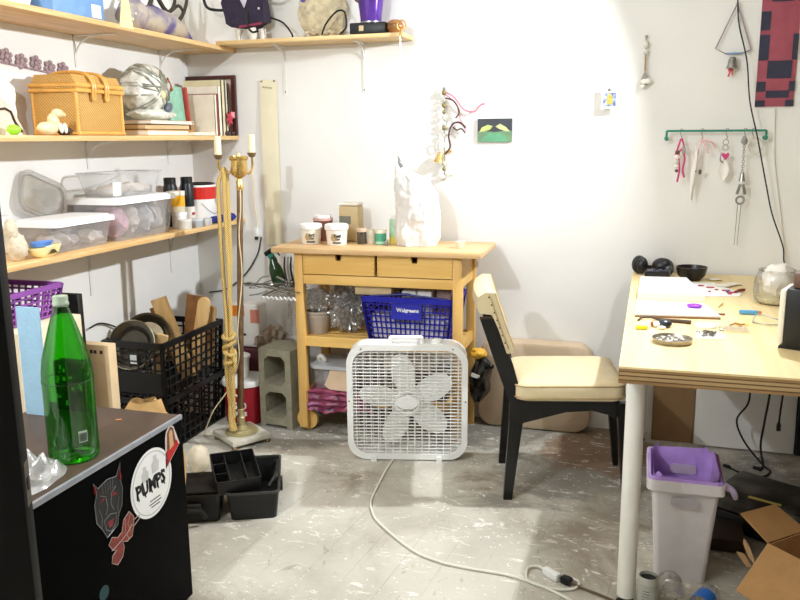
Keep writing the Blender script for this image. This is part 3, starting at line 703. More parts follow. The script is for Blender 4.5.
# ------------------------------------------------------------------ black fridge with stickers, bottle and bag
FX, FYa, FYb, FZ = 1.035, -2.56, -1.874, .602
t = thing('mini_fridge', 'black mini fridge with stickers on its side in the left foreground', 'fridge', (.80, -2.2, 0))
FRB = mat('black fridge enamel', '040404', .6, var=.3, spec=.03)
b = B(); b.bb((.558, FYa, .012), (FX, FYb, FZ-.014), bev=.004); part(b, 'cabinet', FRB, t)
b = B(); b.bb((.558, FYa, FZ-.0137), (FX-.008, FYb, FZ), bev=.002); part(b, 'top_panel', mat('dark brown worktop', '4A3A30', .45, var=.2, scale=8), t)
b = B(); b.bb((FX-.0077, FYa, FZ-.013), (FX+.002, FYb, FZ+.0012), bev=.001); part(b, 'edge_trim', mat('pale metal edge trim', '9FA1A8', .35, .4), t, 'pale metal trim along the top edge')
for x in (.60, .99):
    for y in (FYa+.05, FYb-.05):
        b = B(); b.cyl((x, y, 0), (x, y, .0125), .02); part(b, 'foot', BLACKP, t)
SX = FX+.0006; SK = .92
def sticker(poly, m, label, o, name='sticker', th=.0006):
    b = B(); b.prism(poly, o, (0, SK, 0), (0, 0, SK), (th, 0, 0)); return part(b, name, m, t, label)
# round white sticker with black lettering
oc = (SX, -2.0467, 0.4585)
STW = mat('white sticker vinyl', 'E4E2DE', .4, var=.03)
ps = sticker(circ(.108, 48), STW, 'round white sticker reading PUMPS', oc)
b = B(); b.ring(circ(.099, 48), circ(.0965, 48), (SX+.0007, oc[1], oc[2]), (0, SK, 0), (0, 0, SK), (.0003, 0, 0)); part(b, 'ring_line', mat('sticker grey line', 'A9A8A6', .5), ps)
b = B(); b.text('PUMPS', .054, (SX+.0010, oc[1]-.005, oc[2]-.004), (0, 1, .0), Z, X, .0003, sx=.88, bold=.0022)
for k in range(5): b.box((SX+.0011, oc[1]-.070+.031*k, oc[2]-.004), (.0004, .005, .05), rot=(.25, 0, 0))
part(b, 'lettering', INK, ps, 'black blackletter style lettering')
b = B()
for z, w in ((-.051, .05), (-.061, .058), (-.070, .042)): b.box((SX+.0010, oc[1]+.01, oc[2]+z), (.0004, w, .0035))
part(b, 'small_print', mat('sticker small print', '55534F', .5), ps)
b = B()
for y, z, s in ((-.03, .04, .83), (.021, .053, .92)):
    b.prism([(p[0]*s, p[1]*s) for p in [(-.018, -.03), (.018, -.03), (.02, 0), (.009, .01), (.009, .024), (-.009, .024), (-.009, .01), (-.02, 0)]], (SX+.0007, oc[1]+y, oc[2]+z), Y, Z, (.0002, 0, 0))
part(b, 'silhouettes', mat('sticker grey figures', 'BDBBB8', .5), ps, 'two pale grey figure silhouettes')
# horned mask outline sticker
o1 = (SX, -2.2367, 0.4869)
SILO = mat('silver sticker print', '8A8A8A', .4, .3, var=.3)
mk = [(p_[0]*1.0, p_[1]*.82) for p_ in [(-.062, .02), (-.05, .055), (-.06, .10), (-.042, .072), (0, .084), (.04, .075), (.062, .115), (.055, .06), (.064, .02), (.055, -.04), (.035, -.07), (.03, -.10), (.006, -.11), (-.02, -.12), (-.035, -.085), (-.058, -.045)]]
m1 = sticker(mk, mat('charcoal sticker', '1A191A', .5), 'charcoal sticker of a horned mask outlined in silver', o1)
b = B()
def outline(poly, w, o, dx=.0008, closed=True):
    b.tube([(o[0]+dx, o[1]+p[0]*SK, o[2]+p[1]*SK) for p in poly], w*.55, 5, closed=closed)
outline(mk, .0022, o1)
outline([(-.035, .035), (-.012, .022), (-.008, -.01), (-.018, -.03)], .0018, o1, closed=False); outline([(.035, .035), (.012, .022), (.008, -.01), (.018, -.03)], .0018, o1, closed=False)
outline([(-.028, -.045), (0, -.036), (.028, -.045), (.02, -.075), (0, -.088), (-.02, -.075)], .002, o1)
outline([(-.045, .0), (-.035, -.03), (-.04, -.06)], .0018, o1, closed=False); outline([(.045, .0), (.035, -.03), (.038, -.06)], .0018, o1, closed=False)
for k in range(5): outline([(-.024+.012*k, .062), (-.02+.010*k, .034)], .0013, o1, closed=False)
part(b, 'mask_lines', SILO, m1, 'silver line drawing')
MRED = mat('mask red', '7E1D22', .5)
for s in (-1, 1):
    b = B(); b.prism([(-.014, 0), (.012, -.004*s), (.0, .009)], (SX+.0007, o1[1]+s*.024, o1[2]+.012), Y, Z, (.0004, 0, 0)); part(b, 'red_eye', MRED, m1, 'dark red eye')
    b = B(); b.tube([(SX+.0008, o1[1]+s*.05, o1[2]+.045), (SX+.0008, o1[1]+s*.052, o1[2]+.072)], [.005, .001], 5); part(b, 'red_horn', MRED, m1, 'dark red horn')
b = B(); b.prism([(-.012, 0), (.012, 0), (.008, -.018), (-.008, -.018)], (SX+.0007, o1[1], o1[2]-.05), Y, Z, (.0004, 0, 0)); part(b, 'red_mouth', MRED, m1, 'dark red mouth')
# red emblem sticker
o2 = (SX, -2.1954, 0.3557)
em = [(-.055, -.04), (-.03, -.058), (-.005, -.045), (.005, -.02), (.0, .0), (.02, -.01), (.045, -.005), (.055, .02), (.06, .05), (.04, .075), (.012, .062), (.0, .03), (-.02, .022), (-.045, .035), (-.062, .02), (-.045, -.005), (-.03, -.012), (-.05, -.02)]
m2 = sticker(em, mat('rust red sticker', '7C2E26', .5, var=.4, scale=60), 'small rust red emblem sticker edged in silver', o2)
b = B(); outline(em, .002, o2); outline([(.055, .02), (.085, .03), (.088, .042), (.06, .04)], .002, o2, closed=False); outline([(-.05, -.004), (-.02, .002), (.02, .012), (.05, .03)], .0022, o2, closed=False); outline([(.02, .06), (.015, .02), (.03, -.005)], .0016, o2, closed=False); outline([(.045, .065), (.03, .04), (.042, .01)], .0016, o2, closed=False)
part(b, 'emblem_lines', mat('pale emblem print', 'B9A69A', .5), m2, 'pale line drawing')
# portrait sticker
o3 = (SX, -1.9343, 0.5324)
SK = .90
m3 = sticker([(-.045, -.07), (.042, -.012), (.014, .055), (-.006, .07), (-.030, .052), (-.038, .03)], mat('pale sticker edge', 'C9BDB0', .5), 'portrait sticker of a person in red with long brown hair', o3)
b = B(); b.prism([(-.040, -.062), (.037, -.014), (.026, .006), (-.034, -.012)], (SX+.0007, o3[1], o3[2]), (0, SK, 0), (0, 0, SK), (.0003, 0, 0)); part(b, 'red_top', mat('sticker red', 'B01E1C', .5), m3)
b = B(); b.prism([(-.032, -.01), (.022, .002), (.01, .052), (-.006, .062), (-.026, .046)], (SX+.0007, o3[1], o3[2]), (0, SK, 0), (0, 0, SK), (.0003, 0, 0)); part(b, 'hair', mat('sticker brown', '6A4130', .5), m3)
b = B(); b.prism(circ(.011, 20, -.006, .034, .017), (SX+.0011, o3[1], o3[2]), (0, SK, 0), (0, 0, SK), (.0003, 0, 0)); b.prism([(-.017, -.014), (.008, -.006), (.004, .024), (-.016, .024)], (SX+.001, o3[1], o3[2]), (0, SK, 0), (0, 0, SK), (.0003, 0, 0)); part(b, 'face', mat('sticker skin', 'C79A72', .5), m3)
sticker(circ(.022, 24), mat('dark teal sticker', '123B3C', .5), 'small dark teal round sticker', (SX, -2.2853, 0.2565))

# green bottle
t = thing('glass_bottle', 'big green glass bottle standing on the black fridge', 'bottle', (.942, -2.235, FZ))
c = (.942, -2.235, FZ+.0005)
b = B(); b.lathe([(0.0, 0.0108), (0.034, 0.0054), (0.051, 0.0), (0.0592, 0.0036), (0.0622, 0.018), (0.0622, 0.2025), (0.0622, 0.2115), (0.0615, 0.234), (0.0571, 0.2655), (0.0449, 0.3105), (0.032, 0.3555), (0.0205, 0.387), (0.0175, 0.4005), (0.017, 0.414)], c, n=48); part(b, 'glass', GREENGL, t)
b = B(); b.lathe([(0.0175, 0.3996), (0.0195, 0.4014), (0.0205, 0.4068), (0.0185, 0.4104), (0.019, 0.4212), (0.018, 0.4257), (0.0, 0.4266)], c, n=32); part(b, 'cap', mat('pale green white cap', 'A3B29B', .35, .3), t, 'pale metal cap')
b = B(); b.lathe([(0.0626, 0.2088), (0.0636, 0.2106), (0.0626, 0.2124), (0.0626, 0.2088)], c, n=48); part(b, 'shoulder_ring', GREENGL, t)
b = B()
for k in range(9): 
    a = -.62+.035*k; b.box((c[0]+.0632*math.cos(a), c[1]+.0632*math.sin(a), c[2]+.07), (.0006, .0009, .022), rot=(0, 0, a))
b2 = B()
b2.grid(lambda u, v: Vector((c[0]+.0628*math.cos(-.66+.36*u), c[1]+.0628*math.sin(-.66+.36*u), c[2]+.056+.03*v)), 8, 1); part(b2, 'barcode_label', mat('pale grey green label', 'BAC7B4', .5), t, 'pale barcode label')
part(b, 'barcode', mat('dark green ink', '23402A', .5), t)
# clear bag by the bottle
b = B()
def bagf(u, v):
    a = 2*PI*u; k = 1-v*.85
    n_ = noise.noise(Vector((math.cos(a)*1.5, math.sin(a)*1.5, v*3)))
    n2 = noise.noise(Vector((math.cos(a)*5*k, math.sin(a)*5*k, v*6+4)))
    return Vector((.925+(.10*k+.03*n_*k)*math.cos(a), -2.42+(.12*k+.03*n_*k)*math.sin(a), FZ+.001+max(0, .06*math.sin(v*PI*.5)+.02*n_*v+.022*n2*min(1, v*3))))
b.grid(bagf, 72, 24, wrap=True)
solo(b, 'plastic_bag', clear('milky bag film', 'F2F0EC', .42, rough=.12, gloss=.5), 'crumpled milky plastic bag on the black fridge in front of the green bottle', 'bag')
b = B(); b.tube([(.875, -1.97, FZ+.002), (.89, -1.962, FZ+.002)], .002, 6); solo(b, 'paper_scrap', mat('orange scrap', 'D98A5A', .6), 'tiny orange scrap on the fridge top behind the green bottle', 'scrap')

# ------------------------------------------------------------------ things behind the fridge
b = B(); b.box((.618, -1.99, FZ+.0012+.165), (.08, .006, .33), rot=(0, .0, 0)); solo(b, 'foam_board', mat('pale blue foam', '93B4C8', .8, var=.06, bump=.2, bscale=150), 'narrow pale blue foam board standing behind the green bottle', 'board')
t = thing('patterned_packet', 'dark patterned packet standing on the fridge behind the green bottle', 'packet', (.70, -1.92, FZ))
b = B(); b.bb((.64, -1.935, FZ+.001), (.745, -1.895, FZ+.155), bev=.004); part(b, 'body', mat('dark packet print', '2B2722', .4, var=.9, scale=50), t)
b = B(); rr = random.Random(8)
for k in range(14): b.box((.645+.095*rr.random(), -1.9358, FZ+.012+.13*rr.random()), (.012*rr.random()+.004, .001, .012*rr.random()+.004))
part(b, 'print', mat('cream packet print', 'D8C9A4', .5, var=.3, scale=90), t, 'cream and yellow print')
b = B(); b.bb((.02, -1.76, 0), (.36, -1.44, .782), bev=.004); solo(b, 'cardboard_carton', mat('pale carton board', 'DCCBAE', .8, var=.06), 'tall pale carton behind the fridge holding the purple basket', 'carton')
def lattice_basket(name, label, cat, x0, x1, y0, y1, z0, z1, m, nx, ny, nz, w=.006, taper=.02, solid=None, rimh=.018, group=None):
    t = thing(name, label, cat, ((x0+x1)/2, (y0+y1)/2, z0), group=group)
    def P(fx, fy, z):
        k = (z-z0)/(z1-z0); tx = taper*(1-k)
        return Vector((x0+tx+(x1-x0-2*tx)*fx, y0+tx+(y1-y0-2*tx)*fy, z))
    sides = [((0, 0), (1, 0), nx), ((1, 0), (1, 1), ny), ((1, 1), (0, 1), nx), ((0, 1), (0, 0), ny)]
    b = B()
    for (a0, a1), (c0, c1), n in sides:
        for k in range(n+1):
            f = k/n; fx, fy = a0+(c0-a0)*f, a1+(c1-a1)*f
            b.tube([P(fx, fy, z0+.004), P(fx, fy, z1-.002)], w*(1.3 if k in (0, n) else .62), 4)
        for k in range(nz+1):
            z = z0+.006+(z1-z0-.014)*k/nz
            b.tube([P(a0, a1, z), P(c0, c1, z)], w*.62, 4)
    part(b, 'lattice', m, t)
    b = B(); q = [P(.02, .02, z0+.001), P(.98, .02, z0+.001), P(.98, .98, z0+.001), P(.02, .98, z0+.001)]
    b.prism([(0, 0), (1, 0), (1, 1), (0, 1)], q[0], q[1]-q[0], q[3]-q[0], (0, 0, .004)); part(b, 'base', m, t)
    cx, cy = (x0+x1)/2, (y0+y1)/2
    b = B(); b.ring(rrect(x1-x0+.012, y1-y0+.012, .016), rrect(x1-x0-.01, y1-y0-.01, .012), (cx, cy, z1-rimh), X, Y, (0, 0, rimh)); part(b, 'rim', m, t)
    return t
t = lattice_basket('shopping_basket', 'purple plastic lattice basket on the pale carton behind the fridge', 'basket', .03, .31, -1.735, -1.47, .784, .905, PURPLE, 9, 9, 5, .007)
b = B(); b.tube([(.27, -1.72, .90), (.26, -1.715, .94), (.22, -1.66, .955), (.17, -1.62, .945), (.12, -1.6, .91)], .008, smooth=5); part(b, 'handle', mat('dark plum handle', '2A1428', .4), t, 'dark plum handle')
b = B(); b.lathe([(0, 0), (.035, 0), (.035, .12), (.02, .14), (.02, .15), (0, .15)], (.20, -1.66, .79)); solo(b, 'white_tub', WHITEP, 'white plastic bottle inside the purple basket', 'bottle')
b = B(); b.box((.215, -1.32, .415), (.10, .03, .83), bev=.003); solo(b, 'tall_black_board', BLACKP, 'tall black panel standing behind the green bottle', 'panel')
t = thing('cream_carton', 'flat cream carton with two dark marks standing beside the crates', 'carton', (.17, -1.22, 0))
b = B(); b.bb((.02, -1.24, 0), (.312, -1.19, .607), bev=.002); part(b, 'body', mat('cream carton board', 'D9BF97', .75, var=.04), t)
b = B(); 
for x in (.232, .25, .278): b.box((x, -1.2405, .578), (.013, .001, .014))
part(b, 'printed_mark', mat('brown print', '3F2D1C', .6), t, 'small dark printed squares')
# crumpled paper sack
b = B()
def sack(u, v):
    a = 2*PI*u; n_ = noise.noise(Vector((math.cos(a)*1.6, math.sin(a)*1.6, v*4)))
    k = 1 if v < .75 else 1-(v-.75)*2.4
    return Vector((.738+(.125*k+.025*n_*(.4+v))*math.cos(a), -1.64+(.085*k+.02*n_)*math.sin(a), .548*v+.008*n_*v*2))
b.grid(sack, 40, 16, wrap=True); solo(b, 'paper_sack', mat('kraft paper sack', 'C39B63', .75, var=.15, bump=.6, bscale=18), 'crumpled brown paper sack standing between the fridge and the crates', 'sack')
# plaster coated lump beyond the fridge edge
b = B(); b.ell((.545, -1.0, .06), (.05, .05, .06), 3, nz=.2); solo(b, 'cream_bundle', mat('cream crumpled bag', 'CFC3AC', .7, var=.1, bump=.4), 'cream crumpled bundle on the floor between the crates and the toolbox', 'bundle')

# black milk crates
CR = mat('black crate plastic', '101010', .4, var=.15)
for z0, lb in ((0, 'lower black lattice crate of the stack by the left wall'), (.262, 'upper black lattice crate full of pans and wood by the left wall')):
    t = lattice_basket('crate', lb, 'crate', .006, .312, -.87, -.34, z0, z0+.26, CR, 7, 11, 6, .0085, .012, rimh=.028)
    b = B()
    if z0: b.bb((.02, -.868, z0+.02), (.3, -.862, z0+.12))
    else: b.bb((.3, -.85, z0+.08), (.304, -.70, z0+.16))
    part(b, 'solid_panel', CR, t)
t = thing('serving_pan', 'large dark metal pan tilted in the upper crate, in front', 'pan', (.07, -.74, .29))
GUN = mat('dark polished metal', '5C584E', .25, .8, var=.2)
RIMM = mat('bright pan rim', 'B9B29C', .25, .9)
M_ = Matrix.Rotation(R(68), 3, 'X') @ Matrix.Rotation(R(8), 3, 'Y')
b = B(); b.lathe([(0, 0), (.07, 0), (.10, .028), (.112, .032), (.112, .036), (.098, .033), (.068, .006), (0, .005)], (.122, -.80, .485), n=44, M=M_); pn_ = part(b, 'pan', GUN, t)
b = B(); b.lathe([(.108, .031), (.114, .031), (.115, .035), (.111, .038), (.108, .031)], (.122, -.80, .485), n=44, M=M_); b.lathe([(.095, .0285), (.10, .0285), (.099, .0335), (.095, .0285)], (.122, -.80, .485), n=44, M=M_); part(b, 'pan_rim', RIMM, pn_)
b = B(); b.box((.16, -.8685, .44), (.038, .001, .042), rot=(0, 0, 0)); part(b, 'label', mat('pale pan label', 'D5D8DA', .5), t, 'small white label')
t = thing('serving_pan', 'second dark metal pan leaning behind the front pan in the upper crate', 'pan', (.1, -.64, .30))
b = B(); b.lathe([(0, 0), (.075, 0), (.10, .028), (.112, .032), (.112, .036), (.098, .033), (.073, .006), (0, .005)], (.128, -.70, .50), n=44, M=Matrix.Rotation(R(62), 3, 'X') @ Matrix.Rotation(R(20), 3, 'Y')); part(b, 'pan', mat('bronze pan metal', '6E634F', .25, .85, var=.25), t)
PL1 = wood('pale plank', 'E3BE84', 'CFA468', 'Z', 2); PL2 = wood('brown plank', '9A6B3E', '7C5330', 'Z', 2)
def plank(p0, p1, w, th, m, label, roll=0, name='wood_offcut', cat='wood', rounded=False, group='wood offcuts in the upper crate'):
    p0, p1 = Vector(p0), Vector(p1); zz = (p1-p0); L = zz.length; zz.normalize()
    xx = Vector((math.cos(roll), math.sin(roll), 0)); xx = (xx-zz*xx.dot(zz)).normalized(); yy = zz.cross(xx)
    b = B(); prof = [(-w/2, 0), (w/2, 0), (w/2, L), (-w/2, L)]
    if rounded: prof = [(-w/2, 0), (w/2, 0), (w/2, L-w*.5)]+[(w/2*math.cos(k*PI/8), L-w*.5+w*.5*math.sin(k*PI/8)) for k in range(1, 8)]+[(-w/2, L-w*.5)]
    b.prism(prof, p0-yy*th/2, xx, zz, yy*th)
    solo(b, name, m, label, cat, group)
plank((.272, -.60, .29), (.150, -.63, .675), .07, .03, PL1, 'thick pale plank leaning left in the upper crate', .15)
plank((.205, -.52, .29), (.09, -.55, .62), .08, .022, PL2, 'dark brown plank behind the pale plank in the upper crate', .3)
plank((.19, -.44, .29), (.235, -.43, .655), .10, .014, mat('brown leather scrap', '8E6238', .5, var=.3), 'brown leather scrap standing at the back of the upper crate', .1, 'leather_scrap', 'leather')
plank((.225, -.47, .29), (.30, -.46, .655), .06, .018, PL1, 'pale rounded paddle standing at the right end of the upper crate', .25, 'wooden_paddle', 'paddle', True)
plank((.265, -.40, .29), (.30, -.395, .60), .04, .014, PL1, 'narrow pale stick right of the rounded paddle in the upper crate', .25, rounded=True)
plank((.16, -.70, .29), (.215, -.71, .52), .05, .018, PL1, 'short pale plank among the pans in the upper crate', .2)
b = B(); b.tube([(.02, -.97, .60), (.014, -.9, .605), (.012, -.83, .585), (.02, -.76, .55)], .004, smooth=5); solo(b, 'black_cable', BLACKR, 'short black cable against the left wall above the crates', 'cable')

# ------------------------------------------------------------------ floor lamp and its rope
t = thing('floor_lamp', 'brass candle style floor lamp on a square marble base', 'floor lamp', (.548, -.615, 0), -35)
lx, ly = .548, -.615
rm = Matrix.Rotation(R(-35), 4, 'Z')
def rl(x, y, z):
    v = rm @ Vector((x, y, 0)); return (lx+v.x, ly+v.y, z)
MARB = mat('grey veined marble', 'B8B4A6', .35, var=.3, scale=9)
b = B(); b.box((0, 0, 0), (.215, .20, .026), bev=.004); bmesh.ops.transform(b.bm, matrix=Matrix.Translation((lx, ly, .031)) @ rm, verts=b.bm.verts[:]); part(b, 'base', MARB, t)
for sx in (-1, 1):
    for sy in (-1, 1):
        b = B(); p = rl(sx*.092, sy*.085, 0); b.lathe([(0, 0), (.011, 0), (.014, .008), (.01, .0178), (0, .0178)], p, n=12); part(b, 'foot', BRASSD, t)
b = B(); b.lathe([(0, .0445), (.078, .0445), (.079, .05), (.066, .056), (.062, .066), (.03, .07), (.019, .08), (.017, .11), (.021, .118), (.016, .125), (.015, .15), (.019, .157), (.012, .164), (0, .164)], (lx, ly, 0), n=36); part(b, 'base_collar', mat('pale worn brass', 'B7AB7E', .35, .5, var=.2), t, 'turned brass collar')
b = B(); b.tube([(lx, ly, .16), (lx+.05, ly, 1.192)], [.0155, .0135], 16); part(b, 'pole', BRASSD, t)
ux, uy = lx+.051, ly
b = B(); b.lathe([(0, 1.185), (.015, 1.185), (.016, 1.225), (.011, 1.232), (.011, 1.238), (.022, 1.246), (.033, 1.256), (.037, 1.272), (.036, 1.318), (.043, 1.326), (.043, 1.333), (.036, 1.338), (.034, 1.328), (.012, 1.332), (.008, 1.348), (0, 1.350)], (ux, uy, 0), n=32); part(b, 'urn', BRASS, t)
for (dx, dy, zc) in ((-.080, -.036, 1.338), (.028, .075, 1.345)):
    cx, cy = ux+dx, uy+dy
    b = B(); b.tube([(ux+dx*.3, uy+dy*.3, 1.285), (ux+dx*.5, uy+dy*.5, 1.262), (ux+dx*.85, uy+dy*.85, 1.262), (cx, cy, 1.29), (cx, cy, zc-.012)], .0055, smooth=6); ar = part(b, 'arm', BRASS, t)
    b = B(); b.lathe([(0, zc-.016), (.012, zc-.014), (.02, zc), (.02, zc+.006), (0, zc+.006)], (cx, cy, 0), n=20); part(b, 'candle_cup', BRASSD, ar)
    b = B(); b.lathe([(0, zc+.0063), (.0155, zc+.0063), (.0155, zc+.083), (.012, zc+.086), (0, zc+.086)], (cx, cy, 0), n=20); part(b, 'candle_sleeve', mat('ivory candle sleeve', 'EEE3BE', .5, var=.04), ar, 'ivory candle sleeve')
b = B(); b.tube([(ux+.01, uy-.016, 1.19), (ux+.008, uy-.018, 1.1), (ux-.005, uy-.02, .98), (ux-.0, uy-.02, .8), (ux-.03, uy-.03, .55), (ux-.025, uy-.04, .42), (.52, -.65, .28), (.44, -.68, .16), (.38, -.66, .05), (.345, -.62, .006), (.36, -.56, .006)], .0028, 6, smooth=6); part(b, 'cord', mat('cream lamp cord', 'D9C9A6', .5), t, 'cream cord')
ROPE = None
def rope_mat():
    m, nt, bs = base_mat('yellow braided rope')
    N = lambda q: nt.nodes.new('ShaderNode'+q); L = nt.links.new
    tc = N('TexCoord'); w = N('TexWave'); w.inputs['Scale'].default_value = 55; w.bands_direction = 'DIAGONAL'; w.inputs['Distortion'].default_value = 2
    L(tc.outputs['Object'], w.inputs['Vector'])
    r = N('ValToRGB'); r.color_ramp.elements[0].color = hx('A87F36')+(1,); r.color_ramp.elements[1].color = hx('EBCF84')+(1,); L(w.outputs['Fac'], r.inputs['Fac']); L(r.outputs[0], bs.inputs['Base Color'])
    bs.inputs['Roughness'].default_value = .7
    bp = N('Bump'); bp.inputs['Strength'].default_value = .7; bp.inputs['Distance'].default_value = .004; L(w.outputs['Fac'], bp.inputs['Height']); L(bp.outputs[0], bs.inputs['Normal'])
    return m
ROPE = rope_mat()
b = B()
ax, ay = ux-.058, uy-.03
b.tube([(ax-.004, ay-.012, 1.262), (ax-.022, ay-.02, 1.2), (ax-.02, ay-.025, .95), (ax-.012, ay-.03, .72), (ax-.006, ay-.04, .52), (ax-.012, ay-.05, .38), (ax-.002, ay-.05, .2)], 0.0095, 8, smooth=6)
b.tube([(ax+.004, ay-.012, 1.27), (ax+.002, ay-.014, 1.1), (ax+.010, ay-.025, .85), (ax+.012, ay-.03, .62), (ax+.012, ay-.04, .45), (ax+.018, ay-.05, .3), (ax+.012, ay-.05, .14)], 0.0095, 8, smooth=6)
b.tube([(ax+.006, ay+.012, 1.265), (ax+.013, ay, 1.16), (ax+.018, ay-.015, .9), (ax+.006, ay-.02, .68), (ax+.002, ay-.03, .48), (ax+.006, ay-.045, .34), (ax+.0, ay-.05, .1)], 0.0095, 8, smooth=6)
b.tube([(ax-.006, ay-.012, 1.262), (ax-.002, ay+.0, 1.284), (ax+.006, ay+.012, 1.262)], 0.0095, 8, smooth=6)
for k, (z, q) in enumerate(((.53, 0), (.49, .4), (.455, -.3), (.415, .2))):
    b.tube([(ax+.004+.026*math.cos(a), ay-.042+.02*math.sin(a), z+.014*math.sin(a+q*3)) for a in [j*PI/6 for j in range(12)]], 0.0095, 8, closed=True)
b.tube([(ax+.02, ay-.05, .45), (ax+.036, ay-.055, .41), (ax+.03, ay-.055, .37), (ax+.01, ay-.055, .36)], .008, 8, smooth=5)
b.tube([(ax+.0, ay-.05, .2), (ax+.0, ay-.05, .14), (ax+.008, ay-.05, .08)], [.012, .018], 8, smooth=5)
solo(b, 'rope', ROPE, 'yellow braided rope hanging knotted from the arm of the floor lamp', 'rope')

# ------------------------------------------------------------------ buckets, bags and block behind the lamp
t = thing('paint_bucket', 'large red and white bucket with a white lid behind the lamp base', 'bucket', (.43, -.345, 0))
c = (.43, -.345, 0)
b = B(); b.lathe([(0, 0), (.094, 0), (.098, .006), (.104, .2), (0, .2)], c, n=40); part(b, 'body', mat('bucket red', 'A3182A', .35, var=.05), t)
b = B(); b.lathe([(0, .2003), (.113, .2003), (.114, .218), (.108, .228), (0, .23)], c, n=40); part(b, 'lid', WHITEP, t)
b = B(); b.text('500', .045, (.452, -.448, .105), (.97, .24, 0), Z, (.24, -.97, 0), .0012, bold=.002)
b.text('PRIME', .026, (.452, -.447, .065), (.97, .24, 0), Z, (.24, -.97, 0), .0012, bold=.001)
b.tube([(.41, -.447, .15), (.43, -.448, .165), (.445, -.447, .155), (.46, -.445, .165)], .005, 6)
b2 = B()
part(b, 'lettering', mat('bucket white print', 'EDE6E2', .5), t, 'white printed lettering')
t = thing('paint_tub', 'small white tub with a red label standing on the large red bucket', 'tub', (.41, -.36, .2305))
c = (.41, -.36, .2305)
b = B(); b.lathe([(0, 0), (.05, 0), (.054, .1), (0, .1)], c, n=32); part(b, 'body', WHITEP, t)
b = B(); b.lathe([(0, .1003), (.06, .1003), (.061, .112), (.054, .117), (0, .117)], c, n=32); part(b, 'lid', WHITEP, t)
b = B(); b.grid(lambda u, v: Vector((c[0]+.0545*math.cos(-1.75+1.1*u), c[1]+.0545*math.sin(-1.75+1.1*u), c[2]+.062+.028*v)), 8, 1, th=.0006); part(b, 'label', mat('tub red label', 'B5232B', .5), t, 'red label')
b = B(); b.text('1.05', .034, (c[0]+.018, c[1]-.054, c[2]+.04), (.95, .3, 0), Z, (.3, -.95, 0), .0012, bold=.001); part(b, 'lettering', INK, t)
b = B(); b.bb((.33, -.24, 0), (.55, -.03, .34), bev=.01); solo(b, 'dark_box', mat('dark maroon box', '4A1820', .5, var=.2), 'dark maroon box against the wall behind the buckets', 'box')
t = thing('plaster_bag', 'white and orange plaster bag standing behind the crates and lamp pole', 'bag', (.36, -.28, .342))
b = B(); b.box((.37, -.15, .342+.115), (.17, .1, .23), bev=.015)
for v in b.bm.verts: v.co += Vector((0, .006*noise.noise(v.co*20), 0))
part(b, 'body', mat('bag white paper', 'E6E2DC', .6, var=.05), t)
b = B(); b.box((.33, -.201, .535), (.08, .003, .055)); part(b, 'orange_panel', mat('bag orange print', 'E8801E', .5, var=.1), t, 'orange printed panel')
b = B(); b.box((.43, -.201, .51), (.05, .003, .07)); part(b, 'pink_panel', mat('bag salmon print', 'D98C78', .5, var=.1), t, 'salmon printed panel')
b = B(); b.box((.345, -.2015, .50), (.012, .002, .008)); b.box((.35, -.2015, .41), (.05, .002, .012)); part(b, 'dark_print', mat('bag dark print', '33302E', .5), t)
b = B(); b.ell((.515, -.17, .40), (.055, .055, .06), 3, nz=.5, nf=2.2); b.ell((.46, -.19, .375), (.04, .04, .036), 3, nz=.4); solo(b, 'grey_rag', mat('taupe rag', '978774', .85, var=.2, bump=.4), 'crumpled taupe rag on the dark maroon box beside the cinder block', 'rag')
b = B(); b.box((.385, -.48, .33), (.09, .05, .012)); b.bm.clear()
t = thing('cinder_block', 'grey concrete cinder block standing on end beside the cart', 'cinder block', (.645, -.32, 0))
CON = mat('grey concrete', '98947F', .9, var=.12, scale=30, bump=.5, bscale=90)
b = B()
W_, H_, D_ = .185, .40, .185
outer = [(-W_/2, 0), (W_/2, 0), (W_/2, H_), (-W_/2, H_)]
b.bb((-W_/2, -D_/2, 0), (-W_/2+.032, D_/2, H_)); b.bb((W_/2-.032, -D_/2, 0), (W_/2, D_/2, H_))
b2h = [(0.0, .0), ]
for z0, z1 in ((.012, .05), (.182, .218), (.365, H_)): b.bb((-W_/2+.03, -D_/2+.001, z0), (W_/2-.03, D_/2-.001, z1))
for z0, z1 in ((.05, .182), (.218, .365)):
    for sx in (-1, 1):
        for zz, sz in ((z0, 1), (z1, -1)):
            b.prism([(0, 0), (.022, 0), (0, .022)], (sx*(W_/2-.033), -D_/2+.002, zz), (-sx, 0, 0), (0, 0, sz), (0, D_-.004, 0))
bmesh.ops.transform(b.bm, matrix=Matrix.Translation((.645, -.32, 0)) @ Matrix.Rotation(R(-8), 4, 'Z'), verts=b.bm.verts[:])
part(b, 'block', CON, t, smooth=False)

# ------------------------------------------------------------------ open black toolbox
t = thing('toolbox', 'open black plastic toolbox lying on the floor beside the fridge', 'toolbox', (.855, -1.255, 0), 24, local=True)
TB = mat('toolbox black plastic', '141414', .45, var=.2)
def shell(b, w, d, h, z0, th=.006, taper=.012, r=.02, close=False):
    for zz0, zz1, a in ((z0, z0+.006, 0),):
        b.prism(rrect(w-2*taper, d-2*taper, r), (0, 0, zz0), X, Y, (0, 0, .006))
    lo, hi = rrect(w-2*taper, d-2*taper, r), rrect(w, d, r); n = len(lo)
    li, hi2 = rrect(w-2*taper-2*th, d-2*taper-2*th, r*.8), rrect(w-2*th, d-2*th, r*.8)
    V = [[b.bm.verts.new((p[0], p[1], z)) for p in q] for q, z in ((lo, z0), (hi, z0+h), (hi2, z0+h), (li, z0+.006))]
    for A, C_ in zip(V, V[1:]):
        for i in range(n): b.bm.faces.new((A[i], A[(i+1) % n], C_[(i+1) % n], C_[i]))
b = B(); shell(b, .195, .36, .105, 0); bmesh.ops.transform(b.bm, matrix=Matrix.Translation((.075, .04, 0)), verts=b.bm.verts[:]); part(b, 'body', TB, t)
